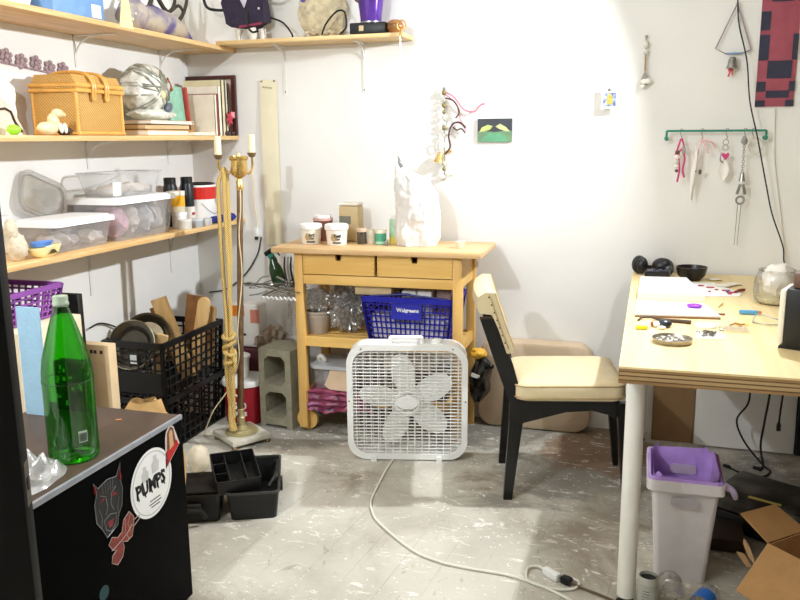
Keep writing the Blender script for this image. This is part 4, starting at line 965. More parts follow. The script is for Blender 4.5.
b = B(); b.ring(rrect(.203, .368, .022), rrect(.185, .35, .018), (.075, .04, .1052), X, Y, (0, 0, .008)); part(b, 'rim', mat('worn black rim', '3A3936', .35, var=.2), t, 'scuffed rim')
b = B(); shell(b, .22, .22, .112, 0); 
bmesh.ops.transform(b.bm, matrix=Matrix.Translation((-.150, -.03, .002)), verts=b.bm.verts[:])
b.box((-.150, -.03, .116), (.19, .19, .014), bev=.005); lidp = part(b, 'lid', TB, t)
b = B(); b.box((-.150, -.148, .07), (.07, .012, .03), bev=.004); part(b, 'latch', mat('dark grey latch', '2C2C2C', .4), lidp)
b = B(); b.tube([(-.24, -.155, .03), (-.23, -.165, .065), (-.12, -.165, .065), (-.1, -.155, .03)], .008, 8, smooth=4); part(b, 'lid_handle', TB, lidp)
b = B(); b.box((.177, .03, .07), (.012, .05, .045), bev=.004); part(b, 'latch', mat('dark grey latch', '2C2C2C', .4), t)
b = B()
shell(b, .17, .21, .06, .0, .004, .004, .008)
for x in (-.03, .035): b.bb((x-.002, -.098, .005), (x+.002, .098, .054))
for y in (-.03, .04): b.bb((-.082, y-.002, .005), (-.03, y+.002, .05))
bmesh.ops.transform(b.bm, matrix=Matrix.Translation((.004, -.02, .122)) @ Matrix.Rotation(R(12), 4, 'Z') @ Matrix.Rotation(R(10), 4, 'X'), verts=b.bm.verts[:])
part(b, 'tray', TB, t, 'divided lift-out tray')
for s in (-.06, .12):
    b = B(); b.tube([(.04, s, .095), (.0, s+.01, .135)], .005, 6); part(b, 'tray_arm', TB, t)
b = B(); b.tube([(.135, -.06, .10), (.16, -.03, .135), (.165, .1, .135), (.14, .14, .10)], .009, 8, smooth=5); part(b, 'handle', TB, t)

# ------------------------------------------------------------------ wooden kitchen cart (own coordinates: x along, y back, origin front left)
CX, CY, CR_ = .6627, -.4624, .6
t = thing('kitchen_cart', 'birch kitchen cart with two drawers and two slatted shelves against the back wall', 'cart', (CX, CY, 0), CR_, local=True)
CM = Matrix.Translation((CX, CY, 0)) @ Matrix.Rotation(R(CR_), 4, 'Z')
def cw(x, y, z):
    v = CM @ Vector((x, y, z)); return (v.x, v.y, v.z)
b = B(); b.bb((0, 0, .886), (1, .404, .912), bev=.004); part(b, 'worktop', BEECHTOP, t)
for x0, x1 in ((.104, .146), (.868, .910)):
    for y0, y1 in ((.03, .068), (.34, .378)):
        b = B(); b.bb((x0, y0, .022 if x0 < .5 else 0), (x1, y1, .886), bev=.002); part(b, 'leg', BEECHZ, t)
for y in (.05, .36):
    b = B(); b.cyl((.128, y+.02, .0535), (.128, y+.042, .0535), .053, n=40); b.cyl((.128, y-.024, .0535), (.128, y+.042, .0535), .006, n=12); part(b, 'wheel', BEECH, t)
for x0, x1 in ((.148, .500), (.514, .866)):
    b = B(); xm = (x0+x1)/2
    b.prism([(x0, .787), (x1, .787), (x1, .884), (xm+.018, .884), (xm+.011, .852), (xm-.011, .852), (xm-.018, .884), (x0, .884)], (0, .034, 0), X, Z, (0, .018, 0))
    b.bb((x0+.01, .052, .795), (x0+.02, .36, .87)); b.bb((x1-.02, .052, .795), (x1-.01, .36, .87)); b.bb((x0+.01, .052, .79), (x1-.01, .36, .797))
    dr = part(b, 'drawer', BEECH, t, smooth=False)
    b = B()
    for xe in (x0+.006, x1-.006):
        for z in (.80, .82, .84, .86): b.cyl((xe, .0335, z), (xe, .036, z), .002, n=8)
    part(b, 'dowel_end', mat('dark dowel', '8A5F2C', .5), dr)
b = B(); b.bb((.146, .036, .738), (.868, .056, .782), bev=.001); part(b, 'front_rail', BEECH, t)
b = B(); b.bb((.146, .35, .74), (.868, .37, .884)); part(b, 'back_panel', BEECH, t)
for x in (.116, .880):
    b = B(); b.bb((x, .068, .738), (x+.018, .34, .884)); part(b, 'side_panel', BEECH, t)
for z, lab in ((.435, 0), (.155, 0)):
    b = B()
    b.bb((.146, .038, z), (.868, .058, z+.045)); b.bb((.146, .35, z), (.868, .37, z+.045))
    for x in (.112, .880): b.bb((x, .068, z), (x+.022, .34, z+.045))
    for k in range(5): b.bb((.134, .074+.055*k, z+.026), (.88, .114+.055*k, z+.04))
    part(b, 'slatted_shelf', BEECH, t, smooth=False)
b = B(); b.cyl((.066, .06, .72), (.066, .35, .72), .007); b.cyl((.066, .08, .72), (.106, .08, .72), .006); b.cyl((.066, .35, .72), (.106, .35, .72), .006); part(b, 'towel_rail', STEEL, t, 'steel rail on the left side')

# things on the worktop
ZC = .9125
def tub(c, r, h, label, txt=None, bandcol='D8C9B0', bodycol='EFE9DC'):
    t = thing('plaster_tub', label, 'tub', c, group=None)
    b = B(); b.lathe([(0, 0), (r*.88, 0), (r*.9, .003), (r, h*.72), (0, h*.72)], c, n=36); part(b, 'body', mat('tub '+bodycol, bodycol, .4, var=.03), t)
    b = B(); b.lathe([(r*1.04, h*.72), (r*1.1, h*.74), (r*1.1, h*.88), (r*1.06, h*.97), (r*.9, h), (0, h*.97)], c, n=36); part(b, 'lid', WHITEP, t)
    if txt:
        b = B(); a0 = -.95
        dx, dy = .42, -.91
        rr_ = r*.985
        b.text(txt, .021, (c[0]+dx*rr_, c[1]+dy*rr_, c[2]+h*.46), (.91, .42, 0), Z, (dx, dy, 0), .0016, sx=.9, bold=.0006)
        b.text('Cast', .013, (c[0]+dx*rr_, c[1]+dy*rr_, c[2]+h*.30), (.91, .42, 0), Z, (dx, dy, 0), .0016, sx=.9, bold=.0004)
        for s in (-.25, .1): b.box((c[0]+math.cos(-1.14+s)*r*.96, c[1]+math.sin(-1.14+s)*r*.96, c[2]+h*.13), (.002, .022, .006), rot=(0, 0, -1.14+s))
        part(b, 'lettering', INK, t)
        b = B(); b.prism(circ(.012, 16, ry=.018), (c[0]+.05*r-.0, c[1]-r*.99, c[2]+h*.38), (1, 0, 0), Z, (0, -.0008, 0)); part(b, 'emblem', mat('tan emblem', 'B39A6A', .5), t, 'tan printed emblem')
    return t
tub((.797, -.290, ZC), .050, .098, 'left one of the two white plaster tubs on the cart', 'Art')
tub((.934, -.300, ZC), .052, .100, 'right one of the two white plaster tubs on the cart', 'Kast')
t = thing('brown_jar', 'brown jar with a pale pink lid behind the left plaster tub', 'jar', (.80, -.17, ZC))
c = (.81, -.165, ZC); b = B(); b.lathe([(0, 0), (.046, 0), (.048, .1), (0, .1)], c); part(b, 'body', mat('brown jar', '6A3D2C', .4), t)
b = B(); b.lathe([(0, .1003), (.05, .1003), (.05, .113), (0, .113)], c); part(b, 'band', mat('pink jar band', 'CDA198', .4), t)
b = B(); b.lathe([(0, .1133), (.042, .1133), (.042, .127), (0, .127)], c); part(b, 'lid', WHITEP, t)
t = thing('square_canister', 'tall tan square canister at the back of the cart', 'canister', (.97, -.15, ZC))
b = B(); b.bb((.90, -.185, ZC), (1.005, -.10, ZC+.175), bev=.012); part(b, 'body', mat('tan canister', 'C9B285', .4, var=.05), t)
b = B(); b.bb((.9, -.186, ZC+.1752), (1.004, -.102, ZC+.19), bev=.006); part(b, 'lid', mat('pale canister lid', 'EAE4D6', .4), t)
b = B(); b.bb((.905, -.1865, ZC+.085), (.965, -.1852, ZC+.125)); part(b, 'label', mat('grey olive label', '78786C', .5, var=.1), t, 'grey label')
jar('glass_jar', (1.045, -.255, ZC), .023, .075, clear('smoked jar glass', '5A5348', .5, tint='9A9080'), mat('pinkish lid', 'D0B49C', .4), 'smoked glass jar with a pinkish lid on the cart', 'jar')
b = B(); b.lathe([(0, 0), (.018, 0), (.021, .006), (.021, .055), (.014, .07), (.0, .075)], (1.092, -.245, ZC)); solo(b, 'ivory_bottle', mat('ivory grey glaze', 'CFC7B4', .4), 'small rounded ivory bottle between the two glass jars on the cart', 'bottle')
jar('green_jar', (1.14, -.25, ZC), .026, .07, mat('mint label', '4FA98C', .5, var=.1), mat('cream jar lid', 'EAE2CC', .4), 'small jar with a mint green label on the cart', 'jar', lab=mat('mint pale band', 'A8D6C0', .5), labz=(.05, .3))
t = thing('metal_tip', 'tiny metal nozzle beside the mint green jar on the cart', 'nozzle', (1.19, -.24, ZC))
b = B(); b.lathe([(0, 0), (.008, 0), (.009, .008), (.004, .024), (0, .025)], (1.178, -.285, ZC)); part(b, 'nozzle', STEEL, t)
t = thing('cleaner_bottle', 'slim bottle of green and yellow cleaner left of the white bag on the cart', 'bottle', (1.2, -.18, ZC))
b = B(); b.lathe([(0, 0), (.03, 0), (.031, .004), (.031, .035), (0, .035)], (1.196, -.19, ZC)); part(b, 'yellow_base', mat('yellow liquid', 'E2D268', .3), t, 'yellow lower part')
b = B(); b.lathe([(0, .0352), (.031, .0352), (.031, .11), (.028, .118), (0, .118)], (1.196, -.19, ZC)); part(b, 'body', mat('pale green label', 'A9CDAE', .4, var=.15, scale=30), t)
b = B(); b.lathe([(0, .1182), (.02, .1182), (.02, .137), (0, .137)], (1.196, -.19, ZC)); part(b, 'cap', WHITEP, t)
b = B()
def wbag(u, v):
    a = 2*PI*u
    prof = [(0, 1.02), (.15, 1.12), (.4, 1.16), (.6, 1.06), (.75, .86), (.88, .55), (1, .16)]
    for (v0, r0), (v1, r1) in zip(prof, prof[1:]):
        if v <= v1: k = r0+(r1-r0)*(v-v0)/(v1-v0); break
    n_ = noise.noise(Vector((math.cos(a)*1.7, math.sin(a)*1.7, v*3.2)))+.9*abs(noise.noise(Vector((math.cos(a)*3.5, math.sin(a)*3.5, v*6+3))))+.5*abs(noise.noise(Vector((math.cos(a)*8, math.sin(a)*8, v*11+3))))-.4
    rx = .096*k+.017*n_; ry = .072*k+.014*n_
    sh = -.035*max(0, v-.4)/.6-.03*max(0, v-.8)/.2
    return Vector((1.318+sh*1.5+rx*math.cos(a)+.0*v, -.235+ry*math.sin(a)+.03*v, ZC+.0008+.385*v+.10*max(0, v-.7)*math.cos(a-2.6)))
b.grid(wbag, 90, 50, wrap=True)
solo(b, 'plastic_bag', mat('white plastic film', 'DFDCD8', .35, var=.04, bump=.6, bscale=16), 'tall white plastic bag standing on the cart', 'bag')
b = B(); b.lathe([(0, 0), (.014, 0), (.022, .022), (.024, .03), (.021, .03), (.013, .004), (0, .004)], (1.535, -.30, ZC)); solo(b, 'shot_cup', mat('clear cream cup', 'E6DDC8', .25), 'tiny cream cup at the right end of the cart top', 'cup')

# middle shelf of the cart
ZS = .4755
t = thing('plant_pot', 'grey plastic pot wrapped in clear film on the cart shelf', 'pot', (.83, -.30, ZS))
c = (.832, -.31, ZS); b = B(); b.lathe([(0, 0), (.045, 0), (.048, .004), (.058, .098), (.062, .1), (.062, .113), (.056, .113), (.045, .01), (0, .008)], c, n=32); part(b, 'pot', mat('putty grey pot', 'B4A99C', .5, var=.08), t)
b = B(); b.lathe([(.057, .095), (.059, .085), (.0585, .083), (.056, .086), (.057, .095)], c, n=32); part(b, 'ridge', mat('putty grey pot', 'B4A99C', .5), t)
b = B(); b.ell((.835, -.32, ZS+.165), (.055, .05, .055), 5, nz=.5, nf=4.5); solo(b, 'cellophane_bundle', CLEARBAG, 'crumpled clear film bundle in the top of the grey pot', 'film')
b = B(); b.ell((.97, -.27, ZS+.10), (.075, .07, .09), 5, nz=.5, nf=4.5); b.ell((1.0, -.28, ZS+.165), (.06, .05, .06), 5, nz=.6, nf=4.5, seed=2); b.ell((.94, -.24, ZS+.19), (.05, .05, .05), 5, nz=.6, nf=4.5, seed=5)
for v in b.bm.verts: v.co.z = max(v.co.z, ZS+.002)
solo(b, 'cellophane_bundle', CLEARBAG, 'large bunch of crumpled clear bags to the right of the grey pot', 'film')
b = B(); b.ell((.965, -.25, ZS+.10), (.045, .045, .085), 3, nz=.3); solo(b, 'grey_bundle', mat('grey wrapped bundle', '9C948A', .5, var=.2), 'grey bundle inside the bunch of clear bags on the cart shelf', 'bundle')
t = lattice_basket('shopping_basket', 'royal blue shopping basket with white lettering on the cart shelf', 'basket', 1.095, 1.525, -.41, -.12, ZS, ZS+.215, BLUEP, 17, 10, 7, .0065, .028, rimh=.026)
b = B(); b.box((1.312, -.413, ZS+.15), (.145, .007, .075), rot=(-.12, 0, 0)); pn = part(b, 'name_panel', BLUEP, t)
b = B(); b.text('Walgreens', .026, (1.318, -.4175, ZS+.157), X, (0, -.12, 1), (0, -1, -.12), .001, sx=.95, bold=.0006); b.text('PHARMACY', .008, (1.318, -.4165, ZS+.137), X, (0, -.12, 1), (0, -1, -.12), .001); part(b, 'lettering', mat('basket white print', 'EFEFF2', .5), pn, 'white script lettering')
b = B(); b.tube([(1.13, -.40, ZS+.213), (1.30, -.395, ZS+.228), (1.34, -.395, ZS+.222), (1.5, -.40, ZS+.213)], .006, smooth=5); part(b, 'handle', mat('dark blue handle', '14176B', .4), t)
b = B(); b.bb((1.13, -.385, ZS+.01), (1.49, -.16, ZS+.13), bev=.015); solo(b, 'folded_cloths', mat('pale mixed cloth', 'C7C3CF', .8, var=.35, scale=22), 'pale folded cloths filling the blue basket', 'cloth')
t = thing('beige_carton', 'beige carton lying across the left end of the blue basket', 'carton', (1.14, -.3, ZS+.216))
b = B(); b.bb((1.055, -.40, ZS+.2165), (1.235, -.20, ZS+.262), bev=.008); part(b, 'body', mat('beige carton', 'C2AE86', .7, var=.08), t)
for x, w, lb in ((1.31, .07, 'left one of two white packets on the blue basket'), (1.385, .07, 'right one of two white packets on the blue basket')):
    b = B(); b.bb((x-w/2, -.37, ZS+.13), (x+w/2, -.2, ZS+.243), bev=.008); solo(b, 'white_packet', mat('white packet', 'E9E8E8', .5, var=.03), lb, 'packet')
b = B(); b.bb((1.44, -.36, ZS+.13), (1.51, -.18, ZS+.25), bev=.006); solo(b, 'brown_packet', mat('brown packet', '8B6F68', .5, var=.25), 'brown packet standing at the right end of the blue basket', 'packet')

# bottom shelf of the cart
ZQ = .1955
t = thing('storage_box', 'small clear box with a pale grey lid on the bottom shelf of the cart', 'storage box', (.93, -.29, ZQ))
b = B(); b.prism(rrect(.22, .19, .02), (.93, -.29, ZQ+.05), X, Y, (0, 0, .001)); 
lo, hi = rrect(.20, .18, .02), rrect(.225, .2, .024)
V0 = [b.bm.verts.new((.935+p[0], -.29+p[1], ZQ+.0)) for p in lo]; V1 = [b.bm.verts.new((.935+p[0], -.29+p[1], ZQ+.12)) for p in hi]
for i in range(len(lo)): b.bm.faces.new((V0[i], V0[(i+1) % len(lo)], V1[(i+1) % len(lo)], V1[i]))
b.bm.faces.new(V0); part(b, 'tub', CLEARP, t)
b = B(); b.prism(rrect(.245, .22, .03), (.935, -.29, ZQ+.1203), X, Y, (0, 0, .018)); part(b, 'lid', mat('pale blue grey lid', 'B9BFC4', .4, var=.04), t)
b = B(); b.box((.95, -.29, ZQ+.052), (.17, .14, .10), bev=.01); solo(b, 'slate_bundle', mat('slate contents', '878994', .6, var=.15), 'slate grey contents inside the small clear box', 'bundle')
b = B(); b.tube([(.845, -.33, ZQ+.138), (.84, -.345, ZQ+.16), (.855, -.35, ZQ+.175), (.87, -.34, ZQ+.15), (.865, -.33, ZQ+.139)], [.008, .012], 8, smooth=4); solo(b, 'tissue_scrap', PAPER, 'twisted white tissue on the pale grey lid', 'tissue')
t = thing('paper_tag', 'large beige paper tag hanging in front of the small clear box', 'tag', (.96, -.415, ZQ))
b = B(); b.prism([(-.075, .02), (-.05, 0), (.08, -.005), (.085, .09), (-.045, .1), (-.055, .07)], (.965, -.4, ZQ+.022), X, (0, .1, 1), (0, -.002, 0)); part(b, 'card', mat('beige tag card', 'D9C0A2', .8, var=.04), t)
b = B()
def clothf(u, v):
    x = .815+.33*u; 
    zt = ZQ+.016+.006*math.sin(u*9)+.008*noise.noise(Vector((u*9, v*5, 0)))
    if v < .5: return Vector((x, -.25-.17*v/.5, zt))
    k = (v-.5)/.5
    return Vector((x+.01*noise.noise(Vector((u*5, v*5, 2))), -.432-.006*math.sin(u*22+k*2)*(.3+k)-.005*math.sin(k*20+u*4), zt-.095*k-.012*k*math.sin(u*7)))
b.grid(clothf, 60, 40, th=.005)
def silk():
    m, nt, bs = base_mat('red violet patterned silk'); N = lambda q: nt.nodes.new('ShaderNode'+q)
    tc = N('TexCoord'); mp = N('Mapping'); mp.inputs['Scale'].default_value = (3, 3, 18); n = N('TexNoise'); n.inputs['Scale'].default_value = 3.5; n.inputs['Detail'].default_value = 4; n.inputs['Distortion'].default_value = 1
    r = N('ValToRGB'); e = r.color_ramp.elements; e[0].position = .35; e[0].color = hx('4B2A5C')+(1,); e[1].position = .62; e[1].color = hx('9C4A6C')+(1,)
    x = e.new(.48); x.color = hx('78293F')+(1,); x = e.new(.75); x.color = hx('7E5FA8')+(1,)
    nt.links.new(tc.outputs['Object'], mp.inputs['Vector']); nt.links.new(mp.outputs[0], n.inputs['Vector']); nt.links.new(n.outputs['Fac'], r.inputs['Fac']); nt.links.new(r.outputs[0], bs.inputs['Base Color']); bs.inputs['Roughness'].default_value = .4
    return m
solo(b, 'folded_cloth', silk(), 'folded red and violet patterned cloth on the bottom shelf of the cart', 'cloth')
b = B(); b.bb((1.12, -.38, ZQ), (1.5, -.14, ZQ+.13), bev=.02); solo(b, 'dark_bundle', mat('dark brown bundle', '5B4A3A', .8, var=.4, scale=14), 'dark brown bundle on the bottom shelf behind the fan', 'bundle')
b = B(); b.bb((1.18, -.36, ZQ+.1305), (1.42, -.16, ZQ+.2), bev=.01); solo(b, 'pale_box', mat('pale mixed box', 'C8BBA4', .7, var=.2), 'pale box on the dark bundle behind the fan', 'box')
# black bag hanging at the right of the cart
t = thing('trash_bag', 'black plastic bag with a yellow top stuffed by the right legs of the cart', 'bag', (1.60, -.22, .16))
b = B()
def kb(u, v):
    a = 2*PI*u; k = math.sin(PI*(.12+.83*v))**.7; n_ = noise.noise(Vector((math.cos(a)*2, math.sin(a)*2, v*4)))
    return Vector((1.612+.012*v+(.045+.01*n_)*k*math.cos(a)+.016*max(0, math.cos(a))*math.sin(v*6)**2, -.22+(.09+.03*n_)*k*math.sin(a), .17+.22*v))
b.grid(kb, 32, 16, wrap=True); b.tube([(1.64, -.24, .36), (1.675, -.25, .345), (1.69, -.25, .355)], [.03, .004], 8, smooth=3); part(b, 'bag', mat('black bag film', '0D0D0D', .25, var=.2, bump=.4, bscale=30), t)
b = B(); b.ell((1.615, -.24, .405), (.042, .04, .025), 3, nz=.3); part(b, 'yellow_top', mat('mustard cloth', 'D9A83A', .6), t, 'mustard yellow top')
b = B(); b.box((1.615, -.315, .315), (.04, .003, .018), rot=(0, .3, 0)); part(b, 'white_patch', PAPER, t, 'small white patch')

# left side of the cart: wire rack, hangers, spray bottle, tools
t = thing('wire_rack', 'white scallop edged wire rack at the left side of the cart', 'rack', (.66, -.35, .66))
b = B(); b.tube([(.585+.0115*k, -.435, .662+(.007 if k % 2 else -.007)) for k in range(17)], .0045, 6, smooth=2); part(b, 'scallop_edge', WHITEMET, t)
b = B()
for k in range(6): b.cyl((.60+.027*k, -.432, .672), (.60+.027*k, -.24, .672), .0018, n=6)
b.tube([(.59, -.43, .672), (.76, -.43, .672), (.76, -.24, .672), (.59, -.24, .672)], .0025, 6, closed=True); part(b, 'wires', STEEL, t)
HM = mat('grey wire hanger', '8B8C88', .3, .8, var=.1)
def hanger(loc, rot):
    b = B()
    b.tube([(-.19, 0, 0), (-.02, 0, .085), (0, 0, .10), (.02, 0, .085), (.19, 0, 0), (.185, 0, -.012), (-.185, 0, -.012)], .0024, 6, closed=True)
    b.tube([(0, 0, .10), (0, 0, .125), (.012, 0, .145), (.03, 0, .155), (.042, 0, .14), (.04, 0, .125)], .0024, 6, smooth=4)
    from mathutils import Euler
    bmesh.ops.transform(b.bm, matrix=Matrix.Translation(loc) @ Euler(rot).to_matrix().to_4x4(), verts=b.bm.verts[:])
    return b
for k, (lc, rt_) in enumerate((((.63, -.36, .700), (R(-80), 0, R(150))), ((.64, -.34, .707), (R(-84), 0, R(120))), ((.62, -.37, .713), (R(-86), R(0), R(175))), ((.645, -.35, .720), (R(-82), 0, R(200))))):
    solo(hanger(lc, rt_), 'wire_hanger', HM, 'grey wire hanger in the tangle on the rack left of the cart', 'hanger', 'tangled wire hangers left of the cart')
b = B(); b.tube([(.50, -.33, .69), (.53, -.3, .735), (.60, -.3, .745), (.66, -.32, .73), (.72, -.34, .715)], .005, smooth=5); b.tube([(.49, -.36, .655), (.55, -.38, .668), (.6, -.39, .686)], .004, smooth=4); solo(b, 'clear_tubing', clear('clear tubing', 'C9CCC8', .5), 'loop of clear tubing over the wire hangers', 'tube')
t = thing('spray_bottle', 'dark green spray bottle with a black and teal head beside the cart', 'spray bottle', (.60, -.28, .69))
A, Q = Vector((.617, -.27, .692)), Vector((.572, -.28, .855))
dirv = (Q-A).normalized()
Mq = dirv.to_track_quat('Z', 'Y').to_matrix()
b = B(); b.lathe([(0, 0), (.032, .003), (.035, .01), (.035, .075), (.03, .10), (.014, .135), (.013, .15), (0, .15)], A, M=Mq); part(b, 'body', mat('dark green bottle plastic', '2E4A2C', .15, var=.25), t)
b = B(); b.lathe([(0, .1503), (.017, .1503), (.017, .166), (0, .166)], A, M=Mq); part(b, 'collar', mat('teal collar', '1D8A78', .4), t, 'teal collar')
h0 = A+dirv*.166
b = B(); b.box(h0+Vector((-.004, 0, .012)), (.06, .022, .024), rot=(0, R(-32), 0), bev=.006); b.tube([h0+Vector((.026, 0, .022)), h0+Vector((.05, 0, -.006))], [.005, .004], 8); part(b, 'spray_head', BLACKP, t)
b = B(); b.tube([h0+Vector((.012, -.004, -.004)), h0+Vector((.03, -.006, -.02)), h0+Vector((.036, -.006, -.036))], [.005, .004], 6, smooth=3); part(b, 'trigger', BLACKP, t)
for k, (x, c, lb) in enumerate(((.705, '4A4642', 'dark scissors handle hanging left of the cart leg'), (.722, '9B9B9B', 'steel pliers hanging left of the cart leg'), (.738, '2B2B2B', 'black handled tool hanging closest to the cart leg'))):
    b = B(); y = -.40
    b.tube([(x, y, .86), (x-.004, y, .80), (x+.006, y, .745)], [.004, .006], 8, smooth=3)
    b.tube([(x+.006*math.cos(a)*1.6, y, .732+.016*math.sin(a)) for a in [j*PI/6 for j in range(12)]], .003, 6, closed=True)
    solo(b, 'hand_tool', mat('tool '+c, c, .35, .6), lb, 'tool')
b = B()
b.grid(lambda u, v: Vector((.70+.05*math.cos(2*PI*u)*(1-.2*v)+.012*noise.noise(Vector((math.cos(2*PI*u)*2, math.sin(2*PI*u)*2, v*4))), -.27+.05*math.sin(2*PI*u), .43+.23*v)), 28, 14, wrap=True)
solo(b, 'clear_bag', CLEARBAG, 'empty clear plastic bag hanging under the rack left of the cart', 'bag')

# ------------------------------------------------------------------ box fan
FA = 13.5
t = thing('box_fan', 'white square box fan with five blades standing in front of the cart', 'fan', (1.366, -.592, 0), FA, local=True)
FANW = mat('white fan plastic', 'ECECE8', .35, var=.02)
fc = .268
b = B(); b.ring(rrect(.53, .525, .085, 8), rrect(.478, .473, .07, 8), (0, -.055, fc), X, Z, (0, .11, 0)); 
bmesh.ops.bevel(b.bm, geom=[e for e in b.bm.edges if len(e.link_faces) == 2 and e.calc_face_angle(0) > 1.2], offset=.006, segments=2, affect='EDGES')
part(b, 'housing', FANW, t)
for yy, lb in ((-.047, 'front_grille'), (.045, 'rear_grille')):
    b = B()
    def halfw(z):   # half width of the rounded opening at a height
        a = abs(z); 
        return .242 if a < .17 else .172+math.sqrt(max(0, .07**2-(a-.1685)**2))
    nh = 31
    for k in range(nh):
        z = -.228+.456*k/(nh-1); w = halfw(z); b.cyl((-w, yy, fc+z), (w, yy, fc+z), .0021, n=5)
    for k in range(15):
        x = -.224+.448*k/14; w = halfw(x)-.002; b.cyl((x, yy+.003, fc-w), (x, yy+.003, fc+w), .0022, n=5)
    if yy < 0:
        b.ring(circ(.055, 40, ry=.052), circ(.050, 40, ry=.047), (0, yy-.003, fc), X, Z, (0, .004, 0))
    part(b, lb, FANW, t)
b = B(); b.lathe([(0, -.006), (.05, -.005), (.053, 0), (.05, .003), (0, .003)], (0, -.05, fc), M=Matrix.Rotation(R(90), 3, 'X'), sy=.55, n=40); part(b, 'badge', WHITEP, t)
b = B(); b.cyl((0, -.025, fc), (0, .01, fc), .07, n=36); hub = part(b, 'hub', FANW, t)
for k, a in enumerate((99, 27, -39, -114, 171)):
    b = B()
    def bl(u, v):
        r = .062+.155*u
        w = .052*math.sin(PI*min(1, .22+u*.66))**.8*(1 if u < .86 else math.sqrt(max(0, 1-((u-.86)/.145)**2)))+.001
        s = (v-.5)*2*w
        ang = R(a)
        return Vector((r*math.cos(ang)-s*math.sin(ang), -.012+.32*s, fc+r*math.sin(ang)+s*math.cos(ang)))
    b.grid(bl, 18, 8, th=.003); part(b, 'blade', FANW, hub)
b = B(); b.cyl((0, .012, fc), (0, .05, fc), .05, n=28); part(b, 'motor', mat('grey motor', '8B8A86', .4, .4), t)
b = B()
for an in (35, 145, -35, -145): b.cyl((.04*math.cos(R(an)), .046, fc+.04*math.sin(R(an))), (.255*math.cos(R(an)), .048, fc+.235*math.sin(R(an))), .004, n=6)
part(b, 'motor_arm', STEEL, t)
b = B(); b.tube([(-.075, -.02, .530), (-.072, -.02, .552), (-.06, -.02, .556), (.05, -.02, .556), (.064, -.02, .552), (.067, -.02, .530)], .010, 10, smooth=3); part(b, 'handle', FANW, t)
b = B(); b.lathe([(0, 0), (.023, 0), (.022, .014), (.016, .018), (0, .018)], (.13, -.01, .5305)); part(b, 'knob', FANW, t)
for x in (-.15, .14):
    b = B(); b.prism([(-.013, 0), (.013, 0), (.011, .022), (-.011, .022)], (x, -.07, 0), X, Z, (0, .14, 0)); part(b, 'foot', FANW, t)
for x, z in ((-.2555, .275), (.2555, .275), (-.2, .512), (.2, .512)):
    b = B(); b.cyl((x, -.0565, z), (x, -.054, z), .0035, n=10); part(b, 'screw', mat('fan screw', '6F6E6C', .4, .6), t)
CORDW = mat('white cord', 'DEDBD0', .45, var=.03)
b = B(); b.tube([(1.335, -.57, .03), (1.318, -.66, .006), (1.325, -.82, .005), (1.353, -1.065, .005), (1.39, -1.17, .005), (1.449, -1.257, .005), (1.608, -1.405, .005), (1.72, -1.462, .005), (1.836, -1.479, .005), (1.96, -1.485, .005), (2.07, -1.52, .005), (2.16, -1.57, .005), (2.24, -1.64, .005), (2.32, -1.72, .005)], .0048, 8, smooth=8); bmesh.ops.transform(b.bm, matrix=(Matrix.Translation((1.366, -.592, 0)) @ Matrix.Rotation(R(FA), 4, 'Z')).inverted(), verts=b.bm.verts[:]); part(b, 'power_cord', CORDW, t, 'white power cord curving across the floor')
# plug junction by the bench leg
t = thing('extension_plug', 'white and black plug connection on the floor beside the bench leg', 'plug', (2.13, -1.47, 0))
b = B(); b.box((2.10, -1.455, .014), (.065, .026, .026), rot=(0, 0, R(-38)), bev=.006); part(b, 'white_plug', WHITEP, t, 'white plug')
b = B(); b.box((2.15, -1.478, .013), (.034, .026, .024), rot=(0, 0, R(-24)), bev=.004); part(b, 'black_socket', BLACKP, t, 'black socket')
b = B(); b.tube([(2.082, -1.436, .012), (2.05, -1.41, .01), (2.02, -1.43, .008), (2.03, -1.50, .006), (2.1, -1.53, .007), (2.17, -1.515, .006), (2.19, -1.47, .006), (2.16, -1.445, .006)], .0045, 8, smooth=6); part(b, 'white_lead', CORDW, t, 'white lead')
b = B(); b.tube([(2.166, -1.486, .012), (2.2, -1.5, .007), (2.28, -1.535, .006), (2.36, -1.585, .006), (2.42, -1.62, .005)], .0042, 8, smooth=6); part(b, 'brown_lead', mat('brown lead', '5C4A38', .5), t, 'brown lead')

# ------------------------------------------------------------------ chair (own coordinates: x forward)
t = thing('dining_chair', 'black framed chair with cream vinyl seat and backrest facing the workbench', 'chair', (1.828, -.726, 0), 12.7, local=True)
for y in (-.20, .165):
    b = B(); b.prism([(-.018, 0), (.016, 0), (.052, .32), (.052, .41), (.012, .55), (-.058, .735), (-.118, .735), (-.055, .55), (.0, .40), (.0, .32)], (0, y, 0), X, Z, (0, .036, 0))
    bmesh.ops.bevel(b.bm, geom=[e for e in b.bm.edges if len(e.link_faces) == 2 and e.calc_face_angle(0) > 1.2], offset=.005, segments=2, affect='EDGES'); part(b, 'leg', BLACKGL, t)
for y, dxl in ((-.20, .03), (.165, 0)):
    b = B(); b.prism([(.478-dxl, 0), (.500-dxl, 0), (.478-dxl*.8, .405), (.432-dxl*.8, .405)], (0, y, 0), X, Z, (0, .032, 0)); part(b, 'leg', BLACKGL, t)
for y in (-.194, .170):
    b = B(); b.prism([(.03, .405), (.41, .412), (.41, .335), (.38, .356), (.32, .372), (.22, .366), (.12, .338), (.04, .315)], (0, y, 0), X, Z, (0, .022, 0)); part(b, 'seat_rail', BLACKGL, t)
b = B(); b.bb((.40, -.18, .345), (.42, .18, .412)); part(b, 'seat_rail', BLACKGL, t)
b = B(); b.bb((.012, -.18, .335), (.034, .18, .405)); part(b, 'seat_rail', BLACKGL, t)
b = B(); n = None; lv = [(.016, .414), (.002, .422), (0, .43), (0, .474), (.006, .484), (.022, .490), (.07, .497), (.14, .500)]
rings = []
